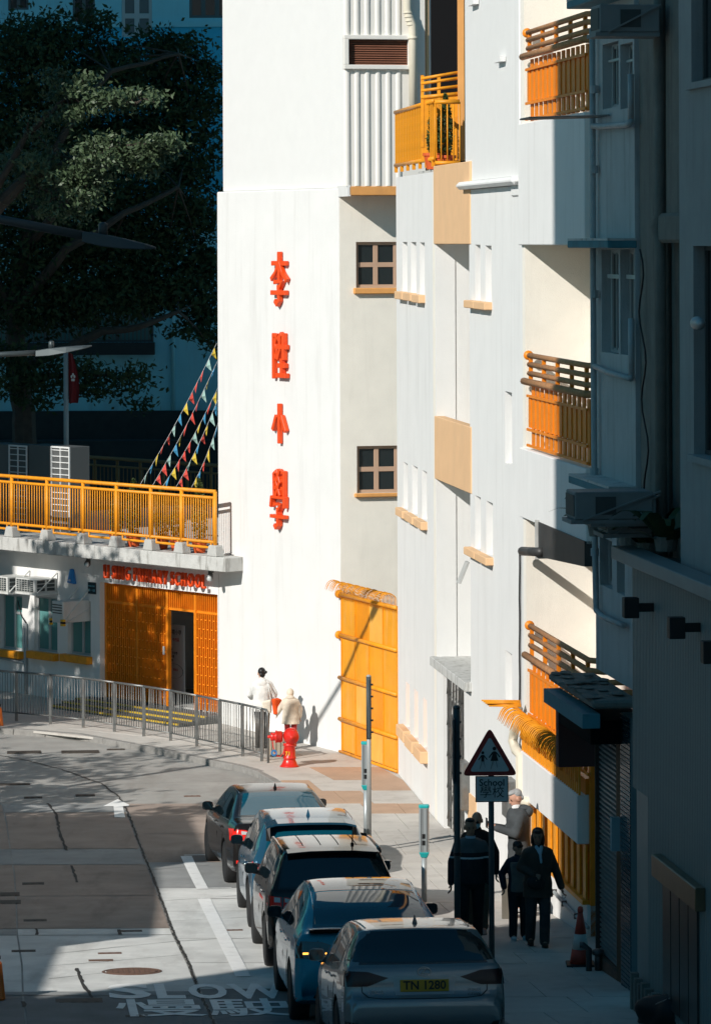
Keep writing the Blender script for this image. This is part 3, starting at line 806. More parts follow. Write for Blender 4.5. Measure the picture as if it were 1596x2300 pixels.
for (x,y) in ((1128,130),(1068,2)):
    u,z = FB.uz(x,y); MB().box(u-0.4,u+0.25,-0.08,0.01,z-0.06,z+0.02).build('vent_hood', white_wall, sec2)
u,z1=FB.uz(1050,1262); z0=FB.uz(1050,1310)[1]
MB().hexa([(u-0.25,-0.16,z0),(u+0.1,-0.16,z0),(u+0.1,-0.13,z0),(u-0.25,-0.13,z0),(u-0.25,-0.01,z1),(u+0.1,-0.01,z1),(u+0.1,0.02,z1),(u-0.25,0.02,z1)]).build('awning_window', conc_plain, sec2)
pts=[(FB.uz(1171,1240+35*i)[0]+0.02*math.sin(i*1.7),-0.03,FB.uz(1171,1240+35*i)[1]) for i in range(11)]
MB().tube(pts,0.016,6).build('cable', black, sec2, smooth=True)
pts=[(FB.uz(1166,300+80*i)[0]+0.3,-0.035,FB.uz(1166,300+80*i)[1]) for i in range(12)]
# electric boxes near the ground
u,z=FB.uz(1052,1765); MB().box(u-0.35,u+0.15,-0.15,0.0,z-0.4,z+0.4).build('meter_box', steel, sec2, bevel=0.01)
u,z=FB.uz(1160,1790); MB().box(u-0.5,u+0.1,-0.16,0.0,z-0.35,z+0.25).build('meter_box', steel, sec2, bevel=0.01)
u,z=FB.uz(1062,1835); MB().box(u-0.5,u+0.4,-0.02,0.01,z-0.35,z+0.35).build('peach_patch', peach, sec2)

# recess with the three orange balconies
rec3 = thing('balcony_bay', 'deep white bay of the school behind the three orange balconies', 'building', M=FB.M)
uR = FB.uz(1321, 400)[0]
uEnd = FB.uz(1345, 1000)[0]
MB().box(uS2e, uS2e+0.25, 0.0, 1.3, ZB, 13).build('side_wall', cream_wall, rec3)
MB().box(uS2e+0.25, uEnd+2.0, 1.15, 1.4, ZB, 13).build('back_wall', cream_wall, rec3)
up_ = FB.uz(1270,700,0.9)[0]
MB().box(up_+0.0, up_+0.35, 0.85, 1.15, ZB, 13).build('pilaster', cream_wall, rec3)
MB().tube([(up_-0.05,0.8,ZB),(up_-0.05,0.8,13)],0.045,8).build('downpipe', pvc_cream, rec3, smooth=True)

def balcony(label, yt, yb, rails_y, panel, par=None, feet=True, name='balcony', end_post=True):
    t = thing(name, label, 'balcony', M=FB.M, group='orange balconies of the school')
    u0 = FB.uz(1184,500)[0]; u1 = uR
    ZL = lambda y: FB.uz(1184,y)[1]
    if par:
        MB().box(uS2e+0.0, uR, -0.06, 0.12, ZL(par[1]), ZL(par[0])).build('parapet', white_wall, t, bevel=0.012)
        MB().box(uR-0.12, uR-0.001, 0.121, 1.15, ZL(par[1]), ZL(par[0])).build('parapet_return', white_wall, t)
        MB().box(uS2e+0.0, uR-0.13, 0.121, 1.15, ZL(par[1])+0.02, ZL(par[1])+0.2).build('floor_slab', cream_wall, t)
    for k,y in enumerate(rails_y):
        r = 0.055 if k == len(rails_y)-1 else 0.042
        n = 0.02 if k < len(rails_y)-1 else -0.05
        e = 0.25 if k < len(rails_y)-1 else 0.0
        pts = [(u0-0.12*(k==len(rails_y)-1),n,ZL(y)),(u1-e,n,ZL(y)),(u1-0.02,0.18,ZL(y)),(u1-0.02,0.9,ZL(y))]
        MB().tube(pts, r, 8).build('rail', rust_rail, t, smooth=True)
    for i in range(5):
        u = u0+0.10+(u1-u0-0.45)*i/4
        MB().box(u-0.05,u+0.05,0.0,0.05,ZL(rails_y[-1]),ZL(rails_y[0])-0.01).build('post', orange_red, t)
    zp1, zp0 = ZL(panel[0]), ZL(panel[1])
    nsl = 26
    for i in range(nsl):
        u = u0+0.02+(u1-u0-0.1)*(i+0.5)/nsl; w=(u1-u0-0.1)/nsl
        lo_ = zp0 if i%2 else zp0+0.30; hi_ = zp1 if i%2 else zp1-0.14
        MB().box(u-w*0.5+0.002,u+w*0.5-0.002,0.0+0.016*(i%2),0.025+0.016*(i%2),lo_,hi_).build('slat', orange_red, t)
    if feet:
        for zz in (zp0+0.03, zp0+0.27 , zp1-0.15):
            MB().box(u0,u1-0.1,-0.03,0.0-0.004,zz-0.02,zz+0.02).build('bar', orange_red, t)
    MB().lathe([(0.075,-0.015),(0.075,0.015)],(u0-0.08,0.02,ZL(rails_y[0])),12,'x').build('rail_flange', orange_red, t, smooth=True)
    return t
balcony('topmost orange balcony over a tall white parapet', 70, 274, (72,89,108,126), (134,272), (276,550))
balcony('middle orange balcony above the air conditioners', 797, 1005, (798,818,838,856), (866,1003), (1008,1164))
low = balcony('lowest orange balcony above the spiked fence', 1402, 1600, (1404,1425,1447,1470), (1480,1640))
# ground-floor frontage below the lowest balcony
front = thing('ground_floor_frontage', 'white street front with amber slats and curled spikes behind the pedestrians', 'wall', M=FB.M)
ZL = lambda y, x=1189: FB.uz(x, y)[1]
uF0 = FB.uz(1186,1700)[0]; uF1 = FB.uz(1314,1800)[0]
MB().box(uF0, uF1, -0.12, 0.10, ZL(1790), ZL(1688)).build('fascia', white_wall, front, bevel=0.012)
MB().box(uF0, uF1, 0.0, 0.5, ZL(1688)+0.002, ZL(1655)).build('ledge', orange_red, front)
nsl=20
for i in range(nsl):
    u=uF0+(uF1-uF0)*(i+0.5)/nsl; w=(uF1-uF0)/nsl
    MB().box(u-w*0.5+0.004,u+w*0.5-0.004,0.0 if i%2 else 0.07,0.03 if i%2 else 0.10,ZL(1905),ZL(1792)).build('slat', orange_yel, front)
MB().box(uF0, uF1, -0.05, 0.3, ZL(1906)-0.06, ZL(1906)).build('sill', orange_yel, front)
MB().box(uF0-0.1, uF1+0.1, 0.0, 0.3, ZB, ZL(1906)-0.062).build('base_wall', white_wall, front)
MB().box(uF1-0.02, uF1+0.10, 0.05, 0.7, ZB, ZL(1560)).build('end_frame', orange_red, front)
spike2=None
pts=[(0,0.0,-0.35)]
for k in range(8):
    a=R(150*k/7); pts.append((0,-0.16+0.16*math.cos(a),0.0+0.16*math.sin(a)))
pts.append((0,-0.36,-0.06))
spike2=MB().tube(pts,[0.012]*(len(pts)-1)+[0.003],5).mesh('spike',smooth=True); spike2.materials.append(orange_yel)
n=40
for i in range(n):
    u=uF0-0.1+(uF1-uF0+0.05)*i/(n-1)
    o=link('spike',spike2,None,front); o.location=(u,-0.10,ZL(1612)+random.uniform(-0.01,0.01)); o.rotation_euler=(random.uniform(-0.03,0.03),0,random.uniform(-0.04,0.04))
for i in range(30):
    u=uF0+(uF1-uF0)*i/29
    MB().box(u-0.02,u+0.02,-0.10,-0.07,ZL(1688),ZL(1622)).build('spike_bar', orange_yel, front)
for i in range(6):
    z=ZL(1590)+0.015*i
    MB().tube([(uF0-0.05-0.02*i,-0.1,z),(uF0-0.35-0.05*(i%3),-0.55-0.02*i,z-0.02)],0.012,5).build('side_spike', orange_yel, front, smooth=True)
# offset rainwater pipe at the corner
dp = thing('offset_rainwater_pipe', 'cream offset rainwater pipe beside the grey haired man', 'pipe', M=FB.M)
u=uF0-0.2
P=lambda x,y:(FB.uz(x,y)[0],-0.12,FB.uz(x,y)[1])
MB().tube([P(1180,1590),P(1178,1625),P(1172,1640),P(1168,1665),P(1175,1685),P(1188,1700),P(1188,1790),P(1192,1800),P(1205,1802)],0.075,10).build('pipe', pvc_cream, dp, smooth=True)
MB().tube([(u+0.15,-0.13,ZL(1700)),(u+0.15,-0.13,ZB+0.3)],0.06,10).build('lower_pipe', pvc_cream, dp, smooth=True)

# ================================================================== entrance wing on the bend
FW = Frame(B_[0], B_[1], 0.636, -0.771)                     # u < 0 to the left
wing = thing('entrance_wing', 'low white school wing with an orange grille entrance and shaded windows', 'building', M=FW.M)
UL = -13.0
zslab0 = FW.uz(300, 1265, -0.75)[1]; zslab1 = zslab0+0.30
zfl = FW.uz(450, 1600)[1]
zpv = gz(88)+PAV
holes=[]
ud0, ud1 = FW.uz(224,1400)[0], -0.03
zd1 = FW.uz(360,1322)[1]
holes.append((ud0,ud1,ZB,zd1))
winpx=[(0,50,1333,1463),(77,129,1338,1468),(152,204,1345,1475)]
WH=[]
for x0,x1,y0,y1 in winpx:
    u0,z1=FW.uz(x0,y0); u1,z0=FW.uz(x1,y1); WH.append((u0,u1,z0,z1)); holes.append((u0,u1,z0,z1))
MB().walls(UL,0.0,ZB,zslab1-0.02,0,0.3,holes).build('wall', white_wall, wing)
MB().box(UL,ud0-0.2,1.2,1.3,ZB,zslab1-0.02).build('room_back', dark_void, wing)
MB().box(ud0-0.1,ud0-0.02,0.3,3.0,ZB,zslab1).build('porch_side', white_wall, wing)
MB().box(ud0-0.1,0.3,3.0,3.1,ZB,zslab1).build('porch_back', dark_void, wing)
MB().box(ud0-0.02,0.3,0.31,3.0,zfl-0.3,zfl).build('porch_floor', conc_plain, wing)
for u0,u1,z0,z1 in WH:
    f=MB().box(u0,u1,0.1,0.16,z0,z0+0.05).box(u0,u1,0.1,0.16,z1-0.05,z1).box(u0,u0+0.04,0.1,0.16,z0+0.05,z1-0.05).box(u1-0.04,u1,0.1,0.16,z0+0.05,z1-0.05)
    um=u0+(u1-u0)*0.52; f.box(um-0.035,um+0.035,0.09,0.15,z0+0.05,z1-0.05)
    zt_=z1-(z1-z0)*0.33
    f.box(um+0.035,u1-0.04,0.095,0.15,zt_-0.03,zt_+0.03)
    f=f.build('window', alu, wing, bevel=0.004)
    for (a,c,d,e) in ((u0+0.04,um-0.035,z0+0.05,z1-0.05),(um+0.035,u1-0.04,z0+0.05,zt_-0.03),(um+0.035,u1-0.04,zt_+0.03,z1-0.05)):
        MB().box(a,c,0.125,0.133,d,e).build('pane', glass_teal, f)
    MB().box(u0-0.12,u1+0.06,-0.16,0.09,z0-0.17,z0-0.002).build('sill', orange_yel, wing, bevel=0.012)
# roof terrace slab with stained edge
ue=FW.uz(505,1270,-0.75)[0]
MB().box(UL,ue,-0.75,0.3,zslab0,zslab1).build('terrace_slab', concrete, wing, bevel=0.012)
MB().box(UL,0.3,0.3,12.0,zslab1-0.25,zslab1-0.01).build('terrace_deck', conc_plain, wing)
# raised red lettering under the slab
ul,zl=FW.uz(237,1283,-0.1); ur,zr=FW.uz(467,1306,-0.1)
txt='LI SING PRIMARY SCHOOL'
me=text_mesh(txt,1.0,0.0,0.02,'LEFT','BOTTOM_BASELINE')
vs=[v.co for v in me.vertices]; x1_=max(v.x for v in vs); x0_=min(v.x for v in vs); y1_=max(v.y for v in vs); y0_=min(v.y for v in vs)
bpy.data.meshes.remove(me)
zc_=(zl+zr)/2; hh=0.30; span=ur-ul
cu=0
adv=[]
for i,ch in enumerate(txt):
    m2=text_mesh(txt[:i+1],1.0,0,0.0,'LEFT','BOTTOM_BASELINE'); adv.append(max([v.co.x for v in m2.vertices] or [0])); bpy.data.meshes.remove(m2)
tot=adv[-1]
for i,ch in enumerate(txt):
    if ch==' ': continue
    m2=text_mesh(ch,1.0,0.0,0.010,'LEFT','BOTTOM_BASELINE')
    mx=max(v.co.x for v in m2.vertices); mn=min(v.co.x for v in m2.vertices); my=max(v.co.y for v in m2.vertices); mny=min(v.co.y for v in m2.vertices)
    bm=bmesh.new(); bm.from_mesh(m2)
    r_=bmesh.ops.extrude_face_region(bm,geom=bm.faces[:])
    for v in [g for g in r_['geom'] if isinstance(g,bmesh.types.BMVert)]: v.co.z+=0.07
    bmesh.ops.recalc_face_normals(bm,faces=bm.faces); bm.to_mesh(m2); bm.free(); m2.materials.clear()
    for v in m2.vertices:
        lx=(adv[i]-0.05-(mx-v.co.x)*0.78)/tot*span; lz=(v.co.y-mny)/(my-mny)*hh
        v.co=(ul+lx,-0.12-v.co.z,zc_-hh/2+lz)
    link('letter',m2,sign_red,wing)
# grille screen of fins with a doorway
gy=0.16
zt1=zd1-0.005; ztr=FW.uz(300,1360)[1]
grille=MB().box(ud0+0.0,ud1,gy,gy+0.05,ztr-0.03,ztr+0.03).build('entrance_grille', orange_red, wing)
uo0,uo1=FW.uz(367,1450)[0],FW.uz(424,1450)[0]
for u in (ud0+0.04,FW.uz(296,1450)[0],uo0-0.04,uo1+0.04,ud1-0.03):
    MB().box(u-0.035,u+0.035,gy-0.03,gy+0.06,zfl,zt1).build('grille_post', orange_red, grille)
nf=58
fin_u=[ud0+0.09+(ud1-ud0-0.14)*i/(nf-1) for i in range(nf)]
for u in fin_u:
    door=uo0-0.01<u<uo1+0.01
    MB().box(u-0.008,u+0.008,gy-0.03,gy+0.05,ztr+0.03,zt1).build('fin', orange_red, grille)
    if not door: MB().box(u-0.008,u+0.008,gy-0.03,gy+0.05,zfl+0.02,ztr-0.03).build('fin', orange_red, grille)
bk=MB()
bk.box(ud0+0.08,uo0-0.08,gy+0.07,gy+0.08,zfl+0.05,zt1).box(uo1+0.08,ud1-0.07,gy+0.07,gy+0.08,zfl+0.05,zt1).box(uo0,uo1,gy+0.07,gy+0.08,ztr,zt1)
bk.build('grille_backing', orange_red, grille)
cl=MB(); cl.box(-0.036,0.036,-0.006,0.006,-0.012,0.012); clm=cl.mesh('cleat'); clm.materials.append(orange_red)
for r_ in range(11):
    z=zfl+0.18+r_*0.2
    if z>ztr-0.08: continue
    for k in range(r_%2,nf-1,2):
        u=(fin_u[k]+fin_u[k+1])/2
        if uo0-0.08<u<uo1+0.08: continue
        o=link('cleat',clm,None,grille); o.location=(u,gy-0.03,z)
u,z=FW.uz(358,1462); MB().box(u-0.03,u+0.03,gy-0.05,gy-0.03,z-0.09,z+0.09).build('door_lock', alu, grille)
# steps with yellow nosings
yellow=mat('yellow_nosing',(0.60,0.40,0.03),0.7,var=0.1)
dkstep=mat('dark_step',(0.09,0.095,0.095),0.85,var=0.15)
nst=3; rise=(zfl-zpv)/ (nst)
for k in range(nst):
    o_=MB().box(ud0-0.35+0.12*(nst-1-k)*0,0.1,-1.15+0.36*k,-0.79+0.36*k+ (0.2 if k==nst-1 else 0),ZB,zpv+rise*(k+1)).build('step', dkstep, wing)
    MB().box(ud0-0.30,0.08,-1.15+0.36*k-0.004,-1.15+0.36*k+0.05,zpv+rise*(k+1)-0.03,zpv+rise*(k+1)+0.004).build('nosing', yellow, o_)
# street number plate, blue bell box, floodlights, downpipe
u,z=FW.uz(208,1321)
plate=thing('street_number_plate','small dark street number plate left of the orange entrance','sign',M=FW.M)
MB().box(u-0.14,u+0.14,-0.03,-0.004,z-0.13,z+0.13).build('plate', mat('plate_dark',(0.01,0.025,0.035),0.4), plate)
pt=mat('plate_letters',(0.20,0.55,0.68),0.5)
wall_text('lettering','119 HIGH STREET',0.044,pt,plate,u,-0.034,z+0.045,0.001,0.0,0.78)
wall_text('lettering','高街一一九號',0.06,pt,plate,u,-0.034,z-0.05,0.001,0.0,0.72)
u,z=FW.uz(165,1293)
bell=thing('alarm_box','blue wedge shaped alarm box on the white wall','alarm box',M=FW.M)
MB().hexa([(u-0.13,-0.10,z-0.16),(u+0.13,-0.10,z-0.18),(u+0.13,-0.002,z-0.18),(u-0.13,-0.002,z-0.16),(u-0.05,-0.07,z+0.15),(u+0.04,-0.07,z+0.15),(u+0.04,-0.002,z+0.15),(u-0.05,-0.002,z+0.15)]).build('casing', mat('alarm_blue',(0.02,0.20,0.55),0.4), bell, bevel=0.015)
wall_text('lettering','Dulb',0.075,white_paint,bell,u-0.03,-0.106,z-0.10,0.001,0.0,0.9)
for (px,py,lab) in ((200,1262,'small floodlight under the terrace slab beside the alarm box'),(474,1293,'small floodlight at the right end of the red lettering')):
    u,z=FW.uz(px,py,-0.4)
    fl=thing('floodlight',lab,'lamp',M=FW.M,group='floodlights under the slab')
    MB().box(u-0.03,u+0.03,-0.45,-0.35,z+0.06,zslab0-0.002).build('bracket', steel_dark, fl)
    MB().tube([(u-0.08,-0.36,z+0.07),(u,-0.42,z+0.02),(u+0.07,-0.5,z-0.04)],[0.04,0.055,0.075],10).build('housing', steel_dark, fl, smooth=True)
    MB().ell((u+0.09,-0.52,z-0.055),(0.062,0.05,0.062)).build('lens', mat('lamp_lens',(0.5,0.52,0.52),0.15), fl, smooth=True)
dp2=thing('wing_downpipe','grey downpipe with a branch on the white wing wall','pipe',M=FW.M)
u,z=FW.uz(62,1400); z2=zpv
MB().tube([(u,-0.06,z),(u,-0.06,z2)],0.04,8).build('pipe', pvc, dp2, smooth=True)
MB().tube([(u-1.2,-0.06,FW.uz(20,1478)[1]),(u-0.02,-0.06,FW.uz(20,1478)[1]-0.05)],0.035,8).build('branch', pvc, dp2, smooth=True)
MB().tube([(u-0.35,-0.03,z+0.5),(u-0.2,-0.03,z+0.15),(u,-0.04,z)],0.014,6).build('hose', black, dp2, smooth=True)

# poster on the porch easel
pos=thing('notice_banner','white printed banner standing inside the school doorway','banner',M=FW.M)
u0,z1=FW.uz(368,1400,0.7); u1,z0=FW.uz(415,1560,0.7)
MB().box(u0,u1,0.70,0.715,z0,z1).build('panel', mat('banner_white',(0.74,0.74,0.72),0.6), pos)
ink=mat('banner_ink',(0.04,0.04,0.045),0.7); inkr=mat('banner_red',(0.55,0.02,0.015),0.7)
um=(u0+u1)/2; wdt=u1-u0
for body,fz,fs,mm,ux in (('李陞小學',0.115,0.115,ink,0.04),('網：中西區',0.225,0.085,inkr,-0.02),('中學：',0.31,0.07,ink,-0.13),('書院',0.365,0.07,ink,-0.13),('士女子中學',0.42,0.07,ink,-0.05),('志中學',0.475,0.07,ink,-0.10),('中學',0.53,0.06,ink,-0.1),('校姊活',0.66,0.06,inkr,0.05)):
    wall_text('lettering',body,fs,mm,pos,um+ux,0.696,z1-(z1-z0)*fz,0.001)
b=MB(); nseg=28
cz=z1-(z1-z0)*0.68; rx,rz_=wdt*0.42,0.16
for k in range(nseg):
    a0,a1=2*math.pi*k/nseg,2*math.pi*(k+1)/nseg
    b.obox((um+rx*math.cos(a0),0.697,cz+rz_*math.sin(a0)),(um+rx*math.cos(a1),0.697,cz+rz_*math.sin(a1)),0.012,0.002)
b.build('speech_outline', ink, pos)

# air conditioners on the wing
def ac_unit(label, F_, u0,u1,y0,y1,z0,z1, front='x', cage=False, group='air conditioners', face='front', m=None):
    t=thing('air_conditioner',label,'air conditioner',M=F_.M,group=group)
    m=m or ac_white
    MB().box(u0,u1,y0,y1,z0,z1).build('casing', m, t, bevel=0.012)
    w=u1-u0; h=z1-z0
    MB().box(u0+w*0.08,u1-w*0.08,y0-0.012,y0-0.001,z0+h*0.08,z1-h*0.08).build('grille', ac_grille, t)
    b=MB()
    for k in range(1,6): b.box(u0+w*0.08,u1-w*0.08,y0-0.02,y0-0.013,z0+h*(0.08+0.84*k/6)-0.004,z0+h*(0.08+0.84*k/6)+0.004)
    for k in range(1,6): b.box(u0+w*(0.08+0.84*k/6)-0.004,u0+w*(0.08+0.84*k/6)+0.004,y0-0.021,y0-0.0135,z0+h*0.08,z1-h*0.08)
    b.build('guard', m, t)
    d=y1-y0
    b=MB()
    for k in range(3):
        for s_ in range(2): b.box(u1+0.001,u1+0.008,y0+d*(0.1+0.45*s_),y0+d*(0.45+0.45*s_),z0+h*(0.12+0.28*k),z0+h*(0.34+0.28*k))
    b.build('side_vents', ac_grille, t)
    MB().box(u0-0.03,u1+0.03,y0,y1,z0-0.05,z0-0.002).build('bracket', m, t)
    MB().obox((u1+0.02,y0+0.05,z0),(u1+0.02,y1,z1+0.12),0.035,0.02).build('stay', m, t)
    return t
u0,z1=FW.uz(36,1297,-0.6); u1,z0=FW.uz(80,1333,-0.6)
ac_unit('caged air conditioner under the terrace slab, right one of the pair',FW,u0,u1,-0.62,-0.02,z0,z1,group='caged air conditioners')
u0,z1=FW.uz(-14,1293,-0.6); u1,z0=FW.uz(18,1330,-0.6)
ac_unit('caged air conditioner cut by the left edge of the picture',FW,u0,u1,-0.62,-0.02,z0,z1,group='caged air conditioners')
u0,z1=FW.uz(118,1349,-0.7); u1,z0=FW.uz(142,1400,-0.7)
t=thing('boxed_air_conditioner','white box air conditioner on stays with striped foot tape','air conditioner',M=FW.M)
MB().box(u0,u1+0.02,-0.72,0.05,z0,z1).build('casing', ac_white, t, bevel=0.015)
b=MB()
for k in range(4): b.box(u0+0.03,u1-0.02,-0.727,-0.721,z1-0.08-0.06*k-0.012,z1-0.08-0.06*k+0.008)
b.build('slots', black, t)
for s_ in (u0+0.0,u1+0.03): MB().obox((s_,-0.72,z0-0.01),(s_,-0.01,z1+0.25),0.04,0.02).build('stay', ac_white, t)
MB().obox((u1+0.035,-0.7,z0-0.02),(u1+0.035,0.0,z0+0.28),0.04,0.02).build('stay', ac_white, t)
tape=mat('yellow_tape',(0.75,0.42,0.02),0.5)
for s_ in (u0-0.02,u1-0.0,u1+0.06):
    for k in range(3): MB().box(s_-0.03,s_+0.03,-0.76,-0.70,z0-0.06+0.05*k,z0-0.015+0.05*k).build('tape_stripe', tape if k%2==0 else black, t)

# terrace railing, amber
ry=-0.62
rail=thing('terrace_railing','amber tube railing along the terrace above the school entrance','railing',M=FW.M)
ZR=lambda x,y: FW.uz(x,y,ry)[1]
zt_=ZR(240,1086); z2_=zt_-0.135; zb_=ZR(240,1196); zl_=zb_-0.12
urR=FW.uz(483,1110,ry)[0]
for nm,z,r in (('top_rail',zt_,0.042),('mid_rail',z2_,0.034),('bottom_rail',zb_,0.034)):
    MB().tube([(UL,ry,z),(urR,ry,z)],r,10).build(nm, orange_yel, rail, smooth=True)
px_posts=[-60,27,106,187,262,339,408,483]
up=[FW.uz(x,1150,ry)[0] for x in px_posts]
ped=[]
for u in up:
    MB().tube([(u,ry,zslab1+0.17),(u,ry,zt_)],0.042,10).build('post', orange_yel, rail, smooth=True)
bme=MB().tube([(0,0,zb_),(0,0,z2_)],0.0125,6).mesh('baluster',smooth=True); bme.materials.append(orange_yel)
for a,c in zip(up,up[1:]):
    k=13
    for i in range(1,k+1):
        o=link('baluster',bme,None,rail); o.location=(a+(c-a)*i/(k+1),ry,0)
    MB().tube([(a+(c-a)*0.18,ry,zb_),(a+(c-a)*0.18,ry,zl_),(c-(c-a)*0.12,ry,zl_),(c-(c-a)*0.12,ry,zb_)],0.028,8).build('foot_rail', orange_yel, rail, smooth=True)
for i,u in enumerate(up):
    MB().hexa([(u-0.17,ry-0.12,zslab1),(u+0.17,ry-0.12,zslab1),(u+0.17,ry+0.14,zslab1),(u-0.17,ry+0.14,zslab1),(u-0.12,ry-0.10,zslab1+0.24),(u+0.12,ry-0.10,zslab1+0.24),(u+0.12,ry+0.11,zslab1+0.24),(u-0.12,ry+0.11,zslab1+0.24)]).build('pedestal', conc_plain, wing, bevel=0.02)

# potted cypresses behind the railing
def leaf_cloud(pts, nrm, size, name, m, parent, aspect=0.5):
    n=len(pts); pts=np.asarray(pts)
    d=rng.normal(size=(n,3)); d/=np.linalg.norm(d,axis=1)[:,None]
    e=rng.normal(size=(n,3)); e=np.cross(d,e); e/=np.linalg.norm(e,axis=1)[:,None]
    s=(size*(0.6+0.8*rng.random(n)))[:,None]
    v=np.concatenate([pts-d*s, pts+e*s*aspect, pts+d*s, pts-e*s*aspect],axis=1).reshape(-1,3)
    me=bpy.data.meshes.new(name)
    me.vertices.add(4*n); me.vertices.foreach_set('co',v.ravel())
    me.loops.add(4*n); me.loops.foreach_set('vertex_index',np.arange(4*n,dtype=np.int32))
    me.polygons.add(n); me.polygons.foreach_set('loop_start',np.arange(0,4*n,4,dtype=np.int32))
    try: me.polygons.foreach_set('loop_total',np.full(n,4,dtype=np.int32))
    except Exception: pass
    me.update(calc_edges=True); me.validate()
    return link(name,me,m,parent)
def cypress(label, base, h, w, M=None, group='potted cypresses'):
    t=thing('potted_cypress',label,'plant',loc=base,group=group)
    MB().lathe([(0.12,0),(0.17,0.24),(0.19,0.24),(0.19,0.29),(0.165,0.29),(0.16,0.25),(0.01,0.25)],seg=16).build('pot', pot_m, t, smooth=False)
    MB().tube([(0,0,0.2),(0,0,h*0.9)],[0.02,0.006],6).build('trunk', bark, t)
    n=int(900*h); zz=rng.random(n)**0.85; 
    rad=w*np.sin(np.clip((zz*0.93+0.07),0,1)*np.pi)**0.55*(1-zz*0.55); rr=rad*np.sqrt(rng.random(n)*0.7+0.3); a=rng.random(n)*6.283
    pts=np.stack([rr*np.cos(a),rr*np.sin(a),0.28+zz*(h-0.25)],axis=1)
    leaf_cloud(pts,None,0.04,'foliage',cyp_m,t,0.35)
    return t
for i,(px,h) in enumerate(((262,1.35),(300,1.45),(363,1.3),(398,1.05),(448,1.55))):
    p=FW.W(FW.uz(px,1205,-0.25)[0],-0.25,zslab1)
    cypress(['leftmost potted cypress on the terrace','second potted cypress from the left on the terrace','third potted cypress from the left on the terrace','shortest potted cypress on the terrace','tallest potted cypress, nearest the tower'][i],p,h,0.22)
p=FE.W(FE.uz(1000,300,0.35)[0],0.35,ze0-0.15)
cypress('dark potted cypress behind the orange upper terrace railing',p,1.35,0.19)
p=FE.W(FE.uz(985,300,0.75)[0]-0.1,0.75,ze0-0.1)
cypress('smaller potted cypress half hidden on the upper terrace',p,1.1,0.15)

# condenser units on the terrace
for (x0,x1,y0,y1,lab) in ((-30,62,995,1100,'dark condenser at the left edge of the terrace'),(64,158,998,1105,'dark condenser with a pale slatted side on the terrace')):
    u0,z1=FW.uz(x0,y0,1.2); u1,z0=FW.uz(x1,y1,1.2)
    t=thing('condenser_unit',lab,'condenser',M=FW.M,group='terrace condensers')
    MB().box(u0,u1,1.2,1.75,zslab1,z1).build('casing', mat('condenser_grey',(0.10,0.105,0.105),0.5), t, bevel=0.01)
    w=(u1-u0)*0.44
    b=MB().box(u1-w,u1-w+0.03,1.17,1.199,zslab1,z1).box(u1-0.03,u1,1.17,1.199,zslab1,z1).box(u1-w+0.03,u1-0.03,1.17,1.199,z1-0.04,z1).box(u1-w*0.5-0.012,u1-w*0.5+0.012,1.172,1.199,zslab1,z1-0.04)
    k=14
    for i in range(k): b.box(u1-w+0.03,u1-0.03,1.175,1.198,zslab1+(z1-zslab1)*(i+0.3)/k,zslab1+(z1-zslab1)*(i+0.3)/k+0.02)
    b.build('slatted_side', white_paint, t)
# rear fence of the terrace, in shade
rf=thing('rear_terrace_railing','shaded brown railing at the back of the terrace','railing',M=FW.M)
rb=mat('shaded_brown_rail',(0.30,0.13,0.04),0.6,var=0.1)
RN=9.0; UL2=UL-8
zq=FW.uz(400,1040,RN)[1]
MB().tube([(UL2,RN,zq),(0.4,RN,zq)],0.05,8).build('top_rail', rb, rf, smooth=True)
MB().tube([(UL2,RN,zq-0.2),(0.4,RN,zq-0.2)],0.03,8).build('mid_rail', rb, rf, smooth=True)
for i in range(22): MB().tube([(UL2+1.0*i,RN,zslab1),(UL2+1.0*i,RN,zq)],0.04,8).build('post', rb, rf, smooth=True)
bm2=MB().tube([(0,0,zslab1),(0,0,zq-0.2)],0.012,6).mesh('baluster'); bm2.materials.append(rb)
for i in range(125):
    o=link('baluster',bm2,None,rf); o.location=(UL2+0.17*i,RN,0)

# ================================================================== shaded tenements on the right
FQ = Frame(2.12, 61.0, 0.62, -5.2)
Zq = lambda x,y,n=0.0: FQ.uz(x,y,n)[1]
Uq = lambda x,n=0.0: FQ.uz(x,1000,n)[0]
ten = thing('old_tenement', 'shaded grey tenement bay with narrow windows and teal ledges', 'building', M=FQ.M)
ut0, ut1 = Uq(1336), Uq(1427)
wl = []
for (x0,x1,yt,yb) in ((1352,1388,100,245),(1392,1420,100,245),(1350,1388,560,790),(1392,1424,560,795),(1346,1374,1170,1312),(1384,1402,1170,1330)):
    u0, zt_ = FQ.uz(x0, yt); u1 = FQ.uz(x1, yt)[0]; zb_ = FQ.uz(x0, yb)[1]; wl.append((u0,u1,zb_,zt_))
zsh = Zq(1336,1500)
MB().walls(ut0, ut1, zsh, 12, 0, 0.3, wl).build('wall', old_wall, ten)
MB().box(ut0+0.05, ut1, 1.0, 1.1, zsh, 12).build('room_back', dark_void, ten)
MB().box(ut0, ut0+0.2, 0.301, 4.0, zsh, 12).build('end_wall', old_wall, ten)
for u0,u1,z0,z1 in wl:
    f = window(ten, u0+0.002,u1-0.002,z0+0.002,z1-0.002,1,1,alu,glass_dark,y0=0.12,fw=0.06)
    b = MB()
    for k in range(1,4): b.box(u0+(u1-u0)*k/4-0.012,u0+(u1-u0)*k/4+0.012,0.08,0.10,z0+0.04,z1-0.04)
    b.box(u0+0.03,u1-0.03,0.07,0.10,z0+(z1-z0)*0.72,z0+(z1-z0)*0.76)
    b.build('security_bar', alu, f)
